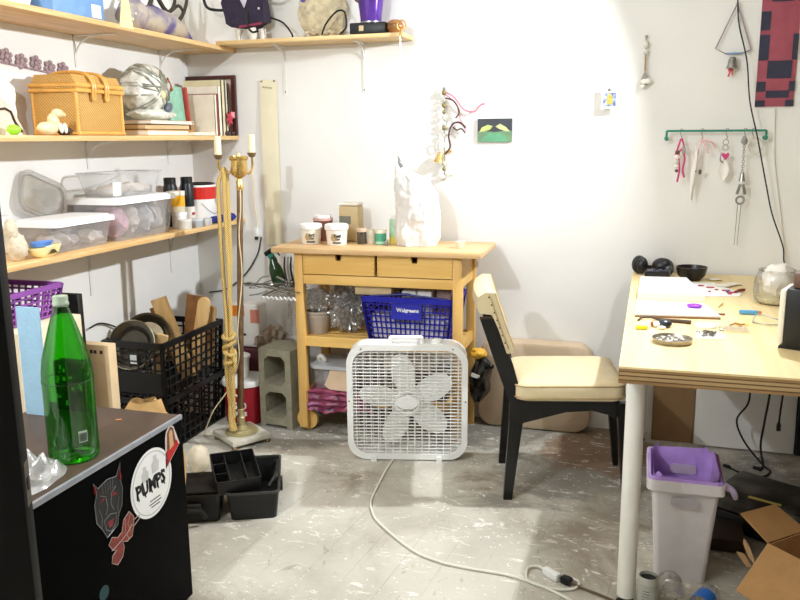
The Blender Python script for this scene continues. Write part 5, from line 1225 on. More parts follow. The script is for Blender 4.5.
for ins, z in lv:
    q = rrect(.425-2*ins, .42-2*ins, max(.012, .05-ins*.25), 6)
    rings.append([b.bm.verts.new((.228+p[0], p[1]-.015, z+.012*(p[0])*(1 if z > .44 else .3))) for p in q])
b.bm.faces.new(rings[0][::-1]); b.bm.faces.new(rings[-1])
for A, C_ in zip(rings, rings[1:]):
    for i in range(len(A)): b.bm.faces.new((A[i], A[(i+1) % len(A)], C_[(i+1) % len(A)], C_[i]))
seat = part(b, 'seat', CREAM, t, 'cream vinyl seat')
q = rrect(.426, .421, .05, 6)
for z in (.432, .478):
    b = B(); b.tube([(.228+p[0], p[1]-.015, z+.012*p[0]) for p in q], .0035, 6, closed=True); part(b, 'piping', mat('darker cream piping', 'BCA377', .5), seat)
prof = [(-.062, .836), (-.050, .80), (-.020, .71), (.013, .625), (.010, .606), (-.014, .602), (-.045, .69), (-.072, .752), (-.119, .757), (-.13, .785), (-.126, .82), (-.098, .838)]
def backf(prof, y0, y1, n, grow=0):
    b = B(); cx = sum(p[0] for p in prof)/len(prof); cz = sum(p[1] for p in prof)/len(prof)
    rings = []
    for i in range(n+1):
        f = i/n; y = y0+(y1-y0)*f; e = abs(2*f-1); 
        rings.append([b.bm.verts.new((p[0]-.012*(1-e*e), y, p[1])) for p in prof])
    for A, C_ in zip(rings, rings[1:]):
        for k in range(len(A)): b.bm.faces.new((A[k], A[(k+1) % len(A)], C_[(k+1) % len(A)], C_[k]))
    b.bm.faces.new(rings[0][::-1]); b.bm.faces.new(rings[-1]); return b
back = part(backf(prof, -.215, .215, 14), 'backrest', CREAM, t, 'cream vinyl backrest')
for yy, dx, dz in ((-.216, 0, 0), (-.216, -.022, -.004), (.216, 0, 0)):
    b = B(); b.tube([(p[0]+dx, yy, p[1]+dz) for p in prof[:4]], .003, 6); part(b, 'piping', mat('darker cream piping', 'BCA377', .5), back)
for f in range(7):
    b = B(); p = Vector((-.085, 0, .82)).lerp(Vector((-.022, 0, .645)), f/6); b.ell((p.x, -.2165, p.z), (.004, .003, .004), 1); part(b, 'tack', mat('dark upholstery tack', '4A3A28', .4, .5), back)

# foam cushion standing against the wall behind the chair
b = B(); q = rrect(.545, .435, .075, 8)
rings = []
for ins, yy in ((.02, -.115), (.006, -.108), (0, -.09), (0, -.03), (.006, -.012), (.02, -.005)):
    rings.append([b.bm.verts.new((1.862+p[0]*(1-ins*3), yy+.028*((p[1]+.2175)/.435-1)*0+(.0), .2185+p[1]*(1-ins*3))) for p in q])
b.bm.faces.new(rings[0]); b.bm.faces.new(rings[-1][::-1])
for A, C_ in zip(rings, rings[1:]):
    for i in range(len(A)): b.bm.faces.new((A[i], A[(i+1) % len(A)], C_[(i+1) % len(A)], C_[i]))
for v in b.bm.verts: v.co.z = max(v.co.z, .001)
solo(b, 'seat_cushion', mat('dusty beige upholstery', 'CDB79B', .8, var=.06, scale=7, bump=.1, bscale=120), 'thick rounded beige cushion standing against the wall behind the chair', 'cushion')

# ------------------------------------------------------------------ things on the back wall
t = thing('paper_strip', 'long narrow pale yellow paper strip pinned to the back wall by the corner', 'paper', (.465, -.003, .86))
b = B(); b.grid(lambda u, v: Vector((.418+.095*u, -.004-.006*math.sin(v*3.1)-.002*math.sin(u*3), .86+.848*v)), 6, 30, th=.0008); part(b, 'sheet', mat('aged yellow paper', 'EBE3C6', .7, var=.06, scale=7), t)
b = B(); 
for k in range(4): b.box((.44+.014*k, -.0096, 1.672-.002*k), (.01, .0006, .006))
part(b, 'print', mat('pale print', 'A79B74', .6), t)
b = B(); b.cyl((.43, -.003, 1.70), (.43, -.012, 1.70), .004, n=8); part(b, 'pin', mat('grey pin', '6A6A6A', .4, .5), t); b = B(); b.cyl((.5, -.003, 1.70), (.5, -.012, 1.70), .004, n=8); part(b, 'pin', mat('grey pin', '6A6A6A', .4, .5), t)
t = thing('hanging_lead', 'cream cord with a small plug hanging on the back wall behind the lamp pole', 'cord', (.36, -.01, .86))
b = B(); b.tube([(.33, -.006, 1.26), (.352, -.006, 1.22), (.355, -.006, 1.1), (.365, -.006, 1.0), (.362, -.006, .955)], .0032, 6, smooth=5); part(b, 'cord', mat('cream lamp cord', 'D9C9A6', .5), t)
b = B(); b.box((.364, -.012, .925), (.026, .018, .045), bev=.004); part(b, 'plug', WHITEP, t); b = B(); b.box((.364, -.012, .893), (.016, .012, .016)); part(b, 'plug_prongs', mat('dark prongs', '4B4038', .4, .5), t)
b = B(); b.tube([(.39, -.008, .90), (.36, -.008, .80), (.28, -.008, .69), (.17, -.008, .61), (.06, -.008, .585)], .004, 6, smooth=6); solo(b, 'black_cable', mat('grey cable', '4A4642', .5), 'thin dark cable sloping down the back wall behind the lamp pole', 'cable')

t = thing('wall_picture', 'small unframed green landscape picture on the back wall', 'picture', (1.637, -.006, 1.386))
x0, x1, z0, z1 = 1.555, 1.719, 1.388, 1.495
b = B(); b.bb((x0, -.012, z0), (x1, -.002, z1)); part(b, 'canvas', mat('dark slate paint', '3E4147', .6, var=.3, scale=12), t)
def flat(poly, m, nm, k=1, lab=None):
    b = B(); b.prism([(x0+p[0]*(x1-x0), z0+p[1]*(z1-z0)) for p in poly], (0, -.0122-.0003*k, 0), X, Z, (0, .0004, 0)); part(b, nm, m, t, lab)
flat([(0, .0), (1, 0), (1, .45), (.85, .55), (.7, .45), (.5, .42), (.3, .45), (.12, .52), (0, .42)], mat('muted green paint', '6E8F6C', .6, var=.2), 'painted_field')
flat([(.05, .42), (.12, .62), (.3, .74), (.45, .68), (.36, .52), (.2, .46)], mat('yellow green paint', 'BFC878', .6, var=.2), 'painted_hill', 2)
flat([(.52, .66), (.66, .78), (.84, .62), (.95, .42), (.78, .48), (.64, .55)], mat('pale lime paint', 'C6CC92', .6, var=.2), 'painted_hill', 2)
flat([(.1, 0), (.9, 0), (.82, .25), (.6, .4), (.36, .38), (.18, .22)], mat('jade paint', '63A27C', .6, var=.15), 'painted_water', 3)

BEAD = mat('clear pale bead', 'D5D2C4', .2, var=.2); PINKR = mat('pink ribbon', 'D58CA0', .6); SILV = mat('tarnished silver', 'A3A29C', .3, .8, var=.3); SHELL = mat('white shell', 'EDE9E0', .35, var=.05)
FEA = mat('dark brown feather', '54322E', .7)
def nail(t, x, z):
    b = B(); b.cyl((x, -.0005, z), (x, -.02, z), .003, n=8); b.ell((x, -.02, z), (.007, .004, .007), 2); part(b, 'nail', SILV, t)
t = thing('bell_charm', 'long beaded charm string with a brass bell and pink ribbon on the back wall', 'charm', (1.39, -.02, 1.215))
nail(t, 1.392, 1.64)
b = B(); b.cyl((1.392, -.018, 1.64), (1.394, -.02, 1.22), .0018, n=6); part(b, 'string', mat('dark string', '5A5148', .7), t)
for z, r in ((1.62, .012), (1.585, .008), (1.56, .011), (1.53, .009), (1.505, .012), (1.475, .009), (1.455, .011), (1.42, .009), (1.285, .012), (1.26, .009)):
    b = B(); b.ell((1.392, -.02, z), (r, r, r*1.15), 2); part(b, 'bead', BEAD if int(z*1000) % 3 else mat('olive bead', '8F8350', .3, .4), t)
b = B(); b.lathe([(.0, .052), (.008, .05), (.014, .04), (.017, .02), (.024, .004), (.027, 0), (.024, 0), (.015, .02), (0, .045)], (1.368, -.032, 1.292), n=24, M=Matrix.Rotation(R(14), 3, 'Y')); part(b, 'bell', BRASS, t, 'brass bell')
b = B(); b.ell((1.414, -.026, 1.342), (.02, .006, .008), rot=(0, -.2, 0)); part(b, 'brass_leaf', BRASS, t, 'brass leaf')
b = B(); b.tube([(1.396, -.022, 1.625), (1.44, -.022, 1.60), (1.475, -.02, 1.555), (1.50, -.018, 1.535), (1.54, -.018, 1.53), (1.57, -.018, 1.56), (1.59, -.018, 1.565)], .004, 6, smooth=6); b.tube([(1.40, -.02, 1.61), (1.45, -.02, 1.57), (1.47, -.02, 1.5), (1.50, -.02, 1.44)], .0028, 6, smooth=6); part(b, 'ribbon', PINKR, t, 'pink ribbon')
b = B(); b.tube([(1.40, -.024, 1.595), (1.44, -.024, 1.58), (1.468, -.024, 1.53), (1.45, -.024, 1.5)], .0038, 6, smooth=6); b.tube([(1.40, -.03, 1.33), (1.425, -.03, 1.365), (1.418, -.03, 1.42), (1.435, -.03, 1.47), (1.47, -.028, 1.48), (1.50, -.026, 1.455)], .0048, 6, smooth=6); b.tube([(1.435, -.026, 1.46), (1.455, -.024, 1.445), (1.48, -.024, 1.45), (1.497, -.024, 1.43)], .0036, 6, smooth=5); part(b, 'feather', FEA, t, 'dark brown feathery cord')
b = B(); b.tube([(1.375+.02*math.cos(j*PI/8), -.022, 1.375+.022*math.sin(j*PI/8)) for j in range(16)], .0028, 6, closed=True); part(b, 'ring', mat('pale ring', 'DAD6CC', .3), t)
for q in (((1.415, -.02, 1.238), (.02, .008, .014)), ((1.383, -.02, 1.222), (.015, .008, .012))):
    b = B(); b.ell(*q, nz=.2); part(b, 'shell', SHELL, t, 'white shell')
t = thing('photo_card', 'tiny printed card with a blue border on the back wall', 'card', (2.16, -.03, 1.528))
b = B(); b.bb((2.128, -.034, 1.53), (2.194, -.03, 1.627)); part(b, 'card', mat('card white', 'EFEDE8', .4), t)
b = B(); b.bb((2.134, -.0348, 1.54), (2.19, -.0338, 1.60)); part(b, 'blue_print', mat2('card blue', '5F78B4', 'C9CFDA', 60), t, 'blue print')
b = B(); b.bb((2.15, -.0352, 1.548), (2.176, -.0346, 1.582)); b.ell((2.162, -.035, 1.585), (.01, .001, .012), 2); part(b, 'yellow_print', mat('card yellow', 'CDB65A', .4, var=.3, scale=80), t, 'yellow figure print')
b = B(); b.cyl((2.16, -.0005, 1.612), (2.16, -.034, 1.612), .003, n=8); b.ell((2.16, -.036, 1.614), (.007, .003, .007), 2); part(b, 'pin', SILV, t)
t = thing('keepsake_charm', 'narrow hanging charm with a feather and white heart on the back wall', 'charm', (2.31, -.02, 1.61))
nail(t, 2.307, 1.838)
b = B(); b.tube([(2.307, -.02, 1.838), (2.309, -.02, 1.70), (2.312, -.02, 1.63)], .0016, 6); part(b, 'string', mat('dark string', '5A5148', .7), t)
for q in (((2.308, -.02, 1.805), (.012, .008, .016)), ((2.308, -.02, 1.772), (.012, .008, .012))):
    b = B(); b.ell(*q, 2); part(b, 'bead', BEAD, t)
b = B(); b.box((2.309, -.02, 1.725), (.007, .006, .07)); part(b, 'stick', mat('brown stick', 'A08058', .6), t, 'small brown stick')
b = B(); b.prism([(-.016, 0), (.014, 0), (.016, .035), (.0, .06), (-.014, .03)], (2.309, -.024, 1.63), X, Z, (0, .004, 0)); part(b, 'feather', mat('grey feather', '9A958E', .7, var=.3), t, 'grey feather')
for q in (((2.307, -.028, 1.645), (.014, .006, .012)), ((2.323, -.028, 1.647), (.014, .006, .012)), ((2.302, -.026, 1.625), (.011, .006, .009))):
    b = B(); b.ell(*q, 2); part(b, 'shell', SHELL, t, 'white shell')
t = thing('bell_pendant', 'wire triangle pendant with a silver bell high on the back wall', 'pendant', (2.67, -.02, 1.645))
nail(t, 2.672, 1.955)
b = B(); b.tube([(2.672, -.02, 1.955), (2.597, -.02, 1.775), (2.64, -.02, 1.752), (2.70, -.02, 1.75), (2.74, -.02, 1.765)], .003, 6); b.tube([(2.672, -.02, 1.955), (2.74, -.02, 1.765)], .003, 6); part(b, 'triangle', mat('mauve wire', '8F7E86', .4, .5), t)
b = B(); 
for k in range(7): b.ell((2.645+.009*k, -.022, 1.752), (.006, .006, .006), 1)
part(b, 'beads', mat('blue bead', '7F9CC0', .3, var=.4), t, 'blue beads')
b = B(); b.lathe([(0, .05), (.01, .049), (.016, .04), (.019, .018), (.026, .003), (.023, .001), (.014, .02), (0, .044)], (2.668, -.028, 1.688), n=24); part(b, 'bell', SILV, t, 'silver bell')
b = B(); b.ell((2.663, -.03, 1.683), (.012, .006, .008), 2); b.tube([(2.662, -.03, 1.68), (2.655, -.03, 1.655)], .004, 6); b.tube([(2.668, -.03, 1.68), (2.672, -.03, 1.662)], .003, 6); part(b, 'tassel', mat('coral tassel', 'D0505A', .6), t, 'coral red tassel')
t = thing('checkered_banner', 'red and black checkered cloth banner hanging on the back wall', 'banner', (2.85, -.006, 1.525))
bx0, bx1, bz0, bz1 = 2.772, 2.924, 1.527, 2.16
b = B(); b.grid(lambda u, v: Vector((bx0+(bx1-bx0)*u, -.006-.003*math.sin(u*3.1)-.002*math.sin(v*5), bz0+(bz1-bz0)*v)), 8, 24, th=.001); part(b, 'cloth', mat('flare washed red cloth', 'A2525F', .8, var=.12), t)
b = B(); BH = bz1-bz0
rows = [(.0, .042, [(.0, .25), (.78, 1)]), (.058, .105, [(.26, .86)]), (.10, .165, [(.0, .24), (.85, 1)]), (.185, .30, [(.25, .88)]), (.305, .47, [(0, .26), (.86, 1)]), (.50, .62, [(0, .25)]), (.68, .80, [(.25, .8)]), (.80, .95, [(0, .26), (.85, 1)])]
for v0, v1, seg in rows:
    for u0, u1 in seg: b.bb((bx0+(bx1-bx0)*u0, -.0125, bz0+BH*v0), (bx0+(bx1-bx0)*u1, -.0113, bz0+BH*v1))
part(b, 'black_checks', mat('black cloth check', '38384A', .8, var=.15), t, 'black woven checks')

t = thing('hanging_rod', 'thin green metal rod with five hooks on the back wall', 'rail', (2.62, -.03, 1.39))
GRN = mat('green painted steel', '2E8B74', .4, .2)
b = B(); b.tube([(2.415, -.002, 1.398), (2.415, -.045, 1.40), (2.415, -.05, 1.427), (2.42, -.05, 1.4295)], .005, 8); b.cyl((2.415, -.05, 1.4285), (2.822, -.05, 1.4265), .0048, n=10); b.tube([(2.822, -.002, 1.394), (2.822, -.045, 1.396), (2.822, -.05, 1.4265)], .005, 8); part(b, 'rod', GRN, t)
for x in (2.415, 2.822):
    b = B(); b.cyl((x, -.0005, 1.396), (x, -.008, 1.396), .009, n=14); b.ell((x, -.045, 1.396), (.008, .008, .011), 2); part(b, 'end_knob', GRN, t)
def shook(x, z=1.4275):
    b = B(); b.tube([(x+.008, -.05, z-.004), (x+.006, -.05, z+.006), (x, -.05, z+.0085), (x-.005, -.05, z+.003), (x, -.05, z-.02), (x+.004, -.05, z-.03), (x-.002, -.05, z-.034)], .0018, 6, smooth=4); return b
def charm(x, label, zlow):
    t = thing('ribbon_charm', label, 'charm', (x, -.05, zlow)); part(shook(x), 'hook', SILV, t); return t
HOT = mat('hot pink ribbon', 'D0447E', .5); PALEP = mat('pale pink ribbon', 'E5B9BC', .6); SHEER = mat('sheer white cloth', 'E9E4DE', .7, var=.04)
x = 2.476; t = charm(x, 'bright pink ribbon bundle with shells, leftmost on the green rod', 1.20)
b = B(); b.tube([(x, -.05, 1.394), (x-.012, -.052, 1.35), (x-.02, -.05, 1.32)], .004, 6, smooth=4); b.tube([(x+.004, -.05, 1.396), (x+.012, -.05, 1.36), (x-.006, -.055, 1.33), (x-.0, -.055, 1.26), (x-.006, -.055, 1.205)], .0042, 6, smooth=5); b.tube([(x+.005, -.054, 1.35), (x+.02, -.054, 1.31), (x+.014, -.054, 1.26), (x+.022, -.054, 1.225)], .0045, 6, smooth=5); part(b, 'ribbon', HOT, t)
for z, m_, r in ((1.335, mat('brown bead', '6A4A3C', .4), .01), (1.315, SHELL, .012), (1.295, BEAD, .010), (1.255, mat('brown bead', '6A4A3C', .4), .008), (1.275, SHELL, .01)):
    b = B(); b.ell((x-.012, -.056, z), (r, r*.8, r), 2); part(b, 'bead', m_, t)
b = B(); b.ell((x+.014, -.056, 1.345), (.009, .006, .02), 2); part(b, 'dark_feather', mat('grey feather', '9A958E', .7, var=.3), t, 'grey feather')
x = 2.563; t = charm(x, 'pale pink bow with a sheer streamer, second from left on the green rod', 1.12)
b = B(); b.tube([(x, -.05, 1.394), (x-.008, -.05, 1.36), (x-.014, -.05, 1.32), (x-.024, -.05, 1.31)], .0036, 6, smooth=5); b.tube([(x, -.05, 1.385), (x+.02, -.05, 1.385), (x+.045, -.048, 1.375), (x+.058, -.046, 1.35)], .0045, 6, smooth=5); b.tube([(x+.004, -.05, 1.38), (x+.02, -.05, 1.36), (x+.028, -.05, 1.33)], .0036, 6, smooth=5); part(b, 'ribbon', PALEP, t)
b = B(); b.grid(lambda u, v: Vector((x-.02-.008*v+(.006+.009*math.sin(v*3.1))*(u-.5)*1.6, -.052+.006*math.sin(u*5+v*4), 1.355-.23*v)), 6, 20, th=.0006); part(b, 'streamer', SHEER, t, 'sheer white streamer')
b = B(); b.ell((x+.0, -.058, 1.25), (.007, .005, .012), 2); b.ell((x-.017, -.058, 1.252), (.004, .004, .004), 1); part(b, 'dark_bead', mat('olive dark bead', '5C5238', .4), t, 'dark bead')
x = 2.664; t = charm(x, 'small ring charm with a pink heart, in the middle of the green rod', 1.23)
for z in (1.378, 1.355):
    b = B(); b.tube([(x-.002+.011*math.cos(j*PI/6), -.05, z+.012*math.sin(j*PI/6)) for j in range(12)], .0016, 6, closed=True); part(b, 'ring', SILV, t)
b = B(); b.prism([(0, -.018), (.016, .004), (.012, .016), (0, .009), (-.012, .016), (-.016, .004)], (x, -.054, 1.318), X, Z, (0, .006, 0)); part(b, 'heart', HOT, t, 'pink heart')
b = B(); b.grid(lambda u, v: Vector((x-.004+.03*math.sin(v*2.9)*(u-.5)*1.5, -.05+.004*math.sin(u*4), 1.31-.095*v)), 6, 12, th=.0006); part(b, 'leaf', SHEER, t, 'sheer white leaf')
b = B(); b.tube([(x-.018, -.052, 1.335), (x-.02, -.052, 1.30), (x-.008, -.052, 1.29)], .003, 6, smooth=4); part(b, 'wire', SILV, t)
x = 2.738; t = charm(x, 'long grey chain charm with metal pieces, fourth on the green rod', .99)
b = B()
for k in range(14): b.tube([(x+(.005*math.cos(j*PI/4) if k % 2 else 0), -.05+(0 if k % 2 else .005*math.cos(j*PI/4)), 1.39-.0105*k+.0075*math.sin(j*PI/4)) for j in range(8)], .0014, 5, closed=True)
part(b, 'chain', SILV, t)
b = B(); b.ell((x-.002, -.05, 1.385), (.013, .008, .02), 2, nz=.3); part(b, 'grey_knot', mat('grey knot', '98958F', .6), t)
b = B(); b.lathe([(0, .04), (.008, .035), (.014, 0), (0, 0)], (x, -.05, 1.21), n=16); part(b, 'cone', SILV, t)
for dx, rr_ in ((-.011, .25), (.011, -.25)):
    b = B(); b.box((x+dx, -.052, 1.175), (.012, .004, .045), rot=(0, rr_, 0)); part(b, 'metal_leaf', SILV, t)
b = B(); b.tube([(x-.002+.016*math.cos(j*PI/8), -.05, 1.127+.016*math.sin(j*PI/8)) for j in range(16)], .0045, 8, closed=True); part(b, 'ring', SILV, t)
for dx in (-.008, .006):
    b = B(); b.cyl((x-.002+dx, -.05, 1.112), (x-.006+dx*.8, -.05, .93), .0016, n=6); part(b, 'tine', SILV, t)
x = 2.77; t = charm(x, 'pale bangle ring, rightmost on the green rod', 1.33)
b = B(); b.tube([(x+.012+.03*math.cos(j*PI/14), -.05, 1.362+.032*math.sin(j*PI/14)) for j in range(28)], .0035, 8, closed=True); part(b, 'bangle', mat('pale bangle', 'D9D2C6', .4), t)
b = B(); b.tube([(2.672, -.03, 1.97), (2.685, -.02, 1.87), (2.722, -.056, 1.72), (2.745, -.066, 1.55), (2.785, -.066, 1.40), (2.835, -.06, 1.20), (2.87, -.05, 1.07), (2.925, -.04, .93), (2.935, -.045, .86), (2.96, -.06, .80)], .003, 8, smooth=8); solo(b, 'power_cable', BLACKR, 'thin black cable running down the back wall right of the green rod', 'cable')
b = B(); b.tube([(2.855, -.004, 1.52), (2.87, -.004, 1.3), (2.905, -.004, 1.1), (2.94, -.004, .9), (2.95, -.006, .80)], .0022, 6, smooth=8); solo(b, 'white_cable', mat('pale cable', 'D9D4C8', .5), 'thin pale cable hanging below the checkered banner', 'cable')

# ------------------------------------------------------------------ workbench
TX0, TX1, TY0, TY1, TZ = 2.285, 3.75, -1.678, -.025, .79
t = thing('workbench', 'plywood topped workbench on white tube legs along the right of the room', 'workbench', (3.0, -.85, 0))
b = B(); b.prism([(TX0, TY0), (TX1, TY0-.006), (TX1, TY1), (TX0+.014, TY1)], (0, 0, TZ-.006), X, Y, (0, 0, .006)); part(b, 'top_face', PLY, t)
EDG = [wood('ply edge honey', 'AE8A5A', '8E6C42', 'X', 2), wood('ply edge tan', 'C6A87A', 'AC8C5E', 'X', 2), wood('ply edge dark', '6E5030', '573C22', 'X', 2)]
z = TZ-.0062
for k, (h, mi) in enumerate(((.007, 0), (.003, 2), (.008, 1), (.0035, 2), (.009, 1), (.003, 2), (.008, 0))):
    b = B(); b.prism([(TX0+.0005, TY0+.0005), (TX1, TY0-.0055), (TX1, TY1), (TX0+.0145, TY1)], (0, 0, z-h), X, Y, (0, 0, h-.0001)); part(b, 'ply_layer', EDG[mi], t); z -= h
TUBEM = mat('white tube leg', 'E9E6DE', .4, var=.03)
for x, y in ((2.334, -1.54), (2.36, -.12), (3.65, -1.54), (3.65, -.12)):
    b = B(); b.cyl((x, y, .03), (x, y, z), .0275, n=32); lg = part(b, 'leg', TUBEM, t, 'white tube leg')
    b = B(); b.lathe([(0, 0), (.028, 0), (.03, .006), (.02, .014), (.02, .0298), (0, .0298)], (x, y, 0), n=24); part(b, 'foot', BLACKP, lg, 'black foot')
ZW = TZ+.0005
t = thing('headphones', 'black over-ear headphones lying at the far left corner of the workbench', 'headphones', (2.38, -.1, TZ))
HP = mat('black satin headphone', '1C1C1E', .35, var=.15)
b = B(); b.ell((2.325, -.085, ZW+.042), (.033, .036, .042), 3); b.ell((2.338, -.108, ZW+.042), (.026, .026, .038), 3); part(b, 'ear_cup', HP, t)
b = B(); b.ell((2.427, -.085, ZW+.038), (.048, .042, .038), 3); b.tube([(2.438+.03*math.cos(a), -.115+.01*math.sin(a), ZW+.03+.026*math.sin(a)) for a in [j*PI/10 for j in range(20)]], .008, 8, closed=True); part(b, 'ear_cup', HP, t)
b = B(); b.tube([(2.335, -.06, ZW+.04), (2.345, -.045, ZW+.03), (2.38, -.04, ZW+.024), (2.42, -.045, ZW+.03), (2.43, -.06, ZW+.04)], .010, 8, smooth=5); part(b, 'headband', HP, t)
b = B(); b.ell((2.45, -.13, ZW+.034), (.012, .006, .012), 2); part(b, 'driver', mat('dull grey insert', '6B6B62', .4, .4), t, 'dull grey insert')
t = thing('mosaic_dish', 'small navy mosaic dish in front of the headphones', 'dish', (2.40, -.20, TZ))
b = B(); b.prism([(2.350, -.245), (2.452, -.225), (2.462, -.15), (2.362, -.165)], (0, 0, ZW), X, Y, (0, 0, .036)); part(b, 'dish', mat('dark pewter', '33343A', .35, .4), t)
b = B(); rr = random.Random(4)
b.prism([(2.357, -.236), (2.447, -.219), (2.455, -.157), (2.367, -.171)], (0, 0, ZW+.0363), X, Y, (0, 0, .001)); part(b, 'navy_inlay', mat('navy inlay', '20254F', .25, var=.4, scale=60), t, 'navy inlay')
b = B()
for k in range(16): b.box((2.36+.09*rr.random(), -.225+.06*rr.random(), ZW+.0378), (.012, .004, .001), rot=(0, 0, rr.random()*3))
part(b, 'silver_chips', SILV, t, 'silver chips')
t = thing('black_bowl', 'round black bowl on the workbench right of the headphones', 'bowl', (2.535, -.20, TZ))
b = B(); b.lathe([(0, .0), (.04, 0), (.043, .006), (.058, .022), (.066, .058), (.062, .058), (.054, .024), (.036, .01), (0, .008)], (2.545, -.20, ZW), n=36); part(b, 'bowl', mat('dark brown black glaze', '1E1A18', .3, var=.2), t)
b = B(); b.tube([(2.478, -.285, ZW+.004), (2.50, -.28, ZW+.006), (2.525, -.275, ZW+.006)], .005, 8); b.tube([(2.528+.012*math.cos(j*PI/6), -.272+.010*math.sin(j*PI/6), ZW+.005) for j in range(12)], .003, 6, closed=True); solo(b, 'small_key', mat('black key', '222222', .4, .3), 'small black key with a ring in front of the black bowl', 'key')
PAP2 = mat('bright white card', 'F3F0EC', .7, var=.02)
b = B(); b.prism([(2.325, -.70), (2.335, -.32), (2.52, -.30), (2.57, -.70)], (0, 0, ZW), X, Y, (0, 0, .026)); solo(b, 'white_board', PAP2, 'white board lying on the far left of the workbench', 'board')
t = thing('printed_sheet', 'white sheet with red printed marks lying beside the white board', 'sheet', (2.64, -.45, TZ))
b = B(); b.prism([(2.555, -.60), (2.54, -.29), (2.63, -.27), (2.72, -.50), (2.705, -.56)], (0, 0, ZW), X, Y, (0, 0, .003)); part(b, 'sheet', PAP2, t)
for x, y, w in ((2.575, -.37, .02), (2.61, -.40, .03), (2.63, -.45, .012), (2.665, -.46, .03), (2.68, -.50, .02), (2.672, -.53, .014), (2.60, -.5, .008)):
    b = B(); b.box((x, y, ZW+.005), (w, .012, .004), rot=(0, 0, .2)); part(b, 'red_mark', mat('crimson marks', 'B5344C', .5, var=.2), t, 'crimson mark')
b = B(); b.box((2.668, -.49, ZW+.006), (.012, .02, .006)); part(b, 'blue_mark', mat('slate blue mark', '4A5C86', .5), t, 'slate blue mark')
t = thing('white_paper_pad', 'wide white paper pad on the workbench with a purple piece on it', 'paper pad', (2.43, -.92, TZ))
b = B(); b.prism([(2.318, -1.03), (2.322, -.785), (2.56, -.79), (2.60, -1.0)], (0, 0, ZW), X, Y, (0, 0, .012)); part(b, 'pad', PAP2, t)
b = B(); b.prism([(2.32, -1.034), (2.60, -1.004), (2.60, -1.0), (2.32, -1.03)], (0, 0, ZW), X, Y, (0, 0, .006)); part(b, 'shadow_edge', mat('brown edge shadow', '8C6A44', .7), t, 'brown shadow edge')  # dark shadow along the pad's front edge, put in as a brown strip
b = B(); b.ell((2.522, -.875, ZW+.019), (.027, .022, .0075), 3); solo(b, 'purple_pebble', mat('bright violet', '9A3FE0', .35), 'bright violet oval piece lying on the white paper pad', 'pebble')
b = B(); b.box((2.343, -1.215, ZW+.006), (.038, .016, .011), rot=(0, 0, .1), bev=.003); solo(b, 'eraser', mat('yellow eraser', 'D9D21E', .5), 'small yellow eraser at the left edge of the workbench', 'eraser')
b = B(); b.tube([(2.33, -1.10, ZW+.004), (2.345, -1.06, ZW+.006), (2.375, -1.055, ZW+.007), (2.40, -1.085, ZW+.007), (2.46, -1.09, ZW+.006), (2.50, -1.10, ZW+.006)], [.003, .007], 8, smooth=5); solo(b, 'leather_strap', mat('dark brown strap', '4A3526', .5), 'dark brown leather strap curling on the workbench in front of the paper pad', 'strap')
t = thing('badge', 'small black and white badge beside the brown strap', 'badge', (2.405, -1.19, TZ))
b = B(); b.ell((2.415, -1.165, ZW+.012), (.024, .02, .012), 2, rot=(.3, 0, .4)); part(b, 'black_part', mat('slate black metal', '33373B', .3, .4), t)
b = B(); b.ell((2.39, -1.17, ZW+.010), (.014, .016, .009), 2); b.ell((2.405, -1.20, ZW+.006), (.014, .009, .0055), 2); part(b, 'white_part', PAPER, t, 'white part')
b = B(); b.ell((2.377, -1.165, ZW+.009), (.008, .014, .008), 2); part(b, 'copper_part', mat('copper brown', '8A5638', .4, .4), t, 'copper brown part')
t = thing('tin_dish', 'round silver tin dish of small bits near the front of the workbench', 'dish', (2.43, -1.365, TZ))
b = B(); b.lathe([(0, .003), (.05, 0), (.057, .002), (.060, .014), (.0575, .014), (.053, .005), (0, .006)], (2.432, -1.365, ZW), n=40); part(b, 'dish', mat('worn pewter', 'A69C8C', .3, .8, var=.2), t)
b = B(); rr = random.Random(9)
for k in range(26):
    a = rr.random()*6.28; r_ = .045*math.sqrt(rr.random()); b.ell((2.432+r_*math.cos(a), -1.365+r_*math.sin(a), ZW+.009), (.005, .004, .003), 1)
part(b, 'bits', mat('silver white bits', 'DAD6CC', .3, .3, var=.3), t, 'silver white bits')
b = B(); b.lathe([(0, 0), (.033, 0), (.034, .004), (.033, .008), (0, .008)], (2.545, -1.13, ZW), n=32); solo(b, 'white_disc', PAPER, 'flat white disc to the right of the brown strap', 'disc')
t = thing('chain_dish', 'small white dish heaped with fine dark chain', 'dish', (2.545, -1.26, TZ))
b = B(); b.prism([(2.505, -1.31), (2.59, -1.29), (2.585, -1.21), (2.51, -1.22)], (0, 0, ZW), X, Y, (0, 0, .003)); part(b, 'tray', PAP2, t)
b = B()
rr = random.Random(6)
for k in range(26):
    x, y = 2.545+rr.gauss(0, .014), -1.25+rr.gauss(0, .016); b.tube([(x+.006*math.cos(j*PI/4), y+.006*math.sin(j*PI/4), ZW+.0055+.01*rr.random()*.4+.006*math.exp(-((x-2.545)**2+(y+1.25)**2)/.0004)) for j in range(8)], .0013, 4, closed=True)
part(b, 'chain', mat('dull chain', '7A7468', .35, .8), t, 'dark fine chain', kind='stuff')
b = B(); b.box((2.70, -.893, ZW+.008), (.062, .014, .0145), rot=(0, 0, .03), bev=.004); t = thing('marker_pen', 'light blue marker with an orange end on the workbench', 'marker', (2.70, -.893, TZ)); part(b, 'barrel', mat('light blue barrel', '5FA9D8', .35), t)
b = B(); b.box((2.737, -.892, ZW+.007), (.012, .012, .0125), bev=.003); part(b, 'cap', mat('orange cap', 'C4703E', .4), t, 'orange end')
b = B()
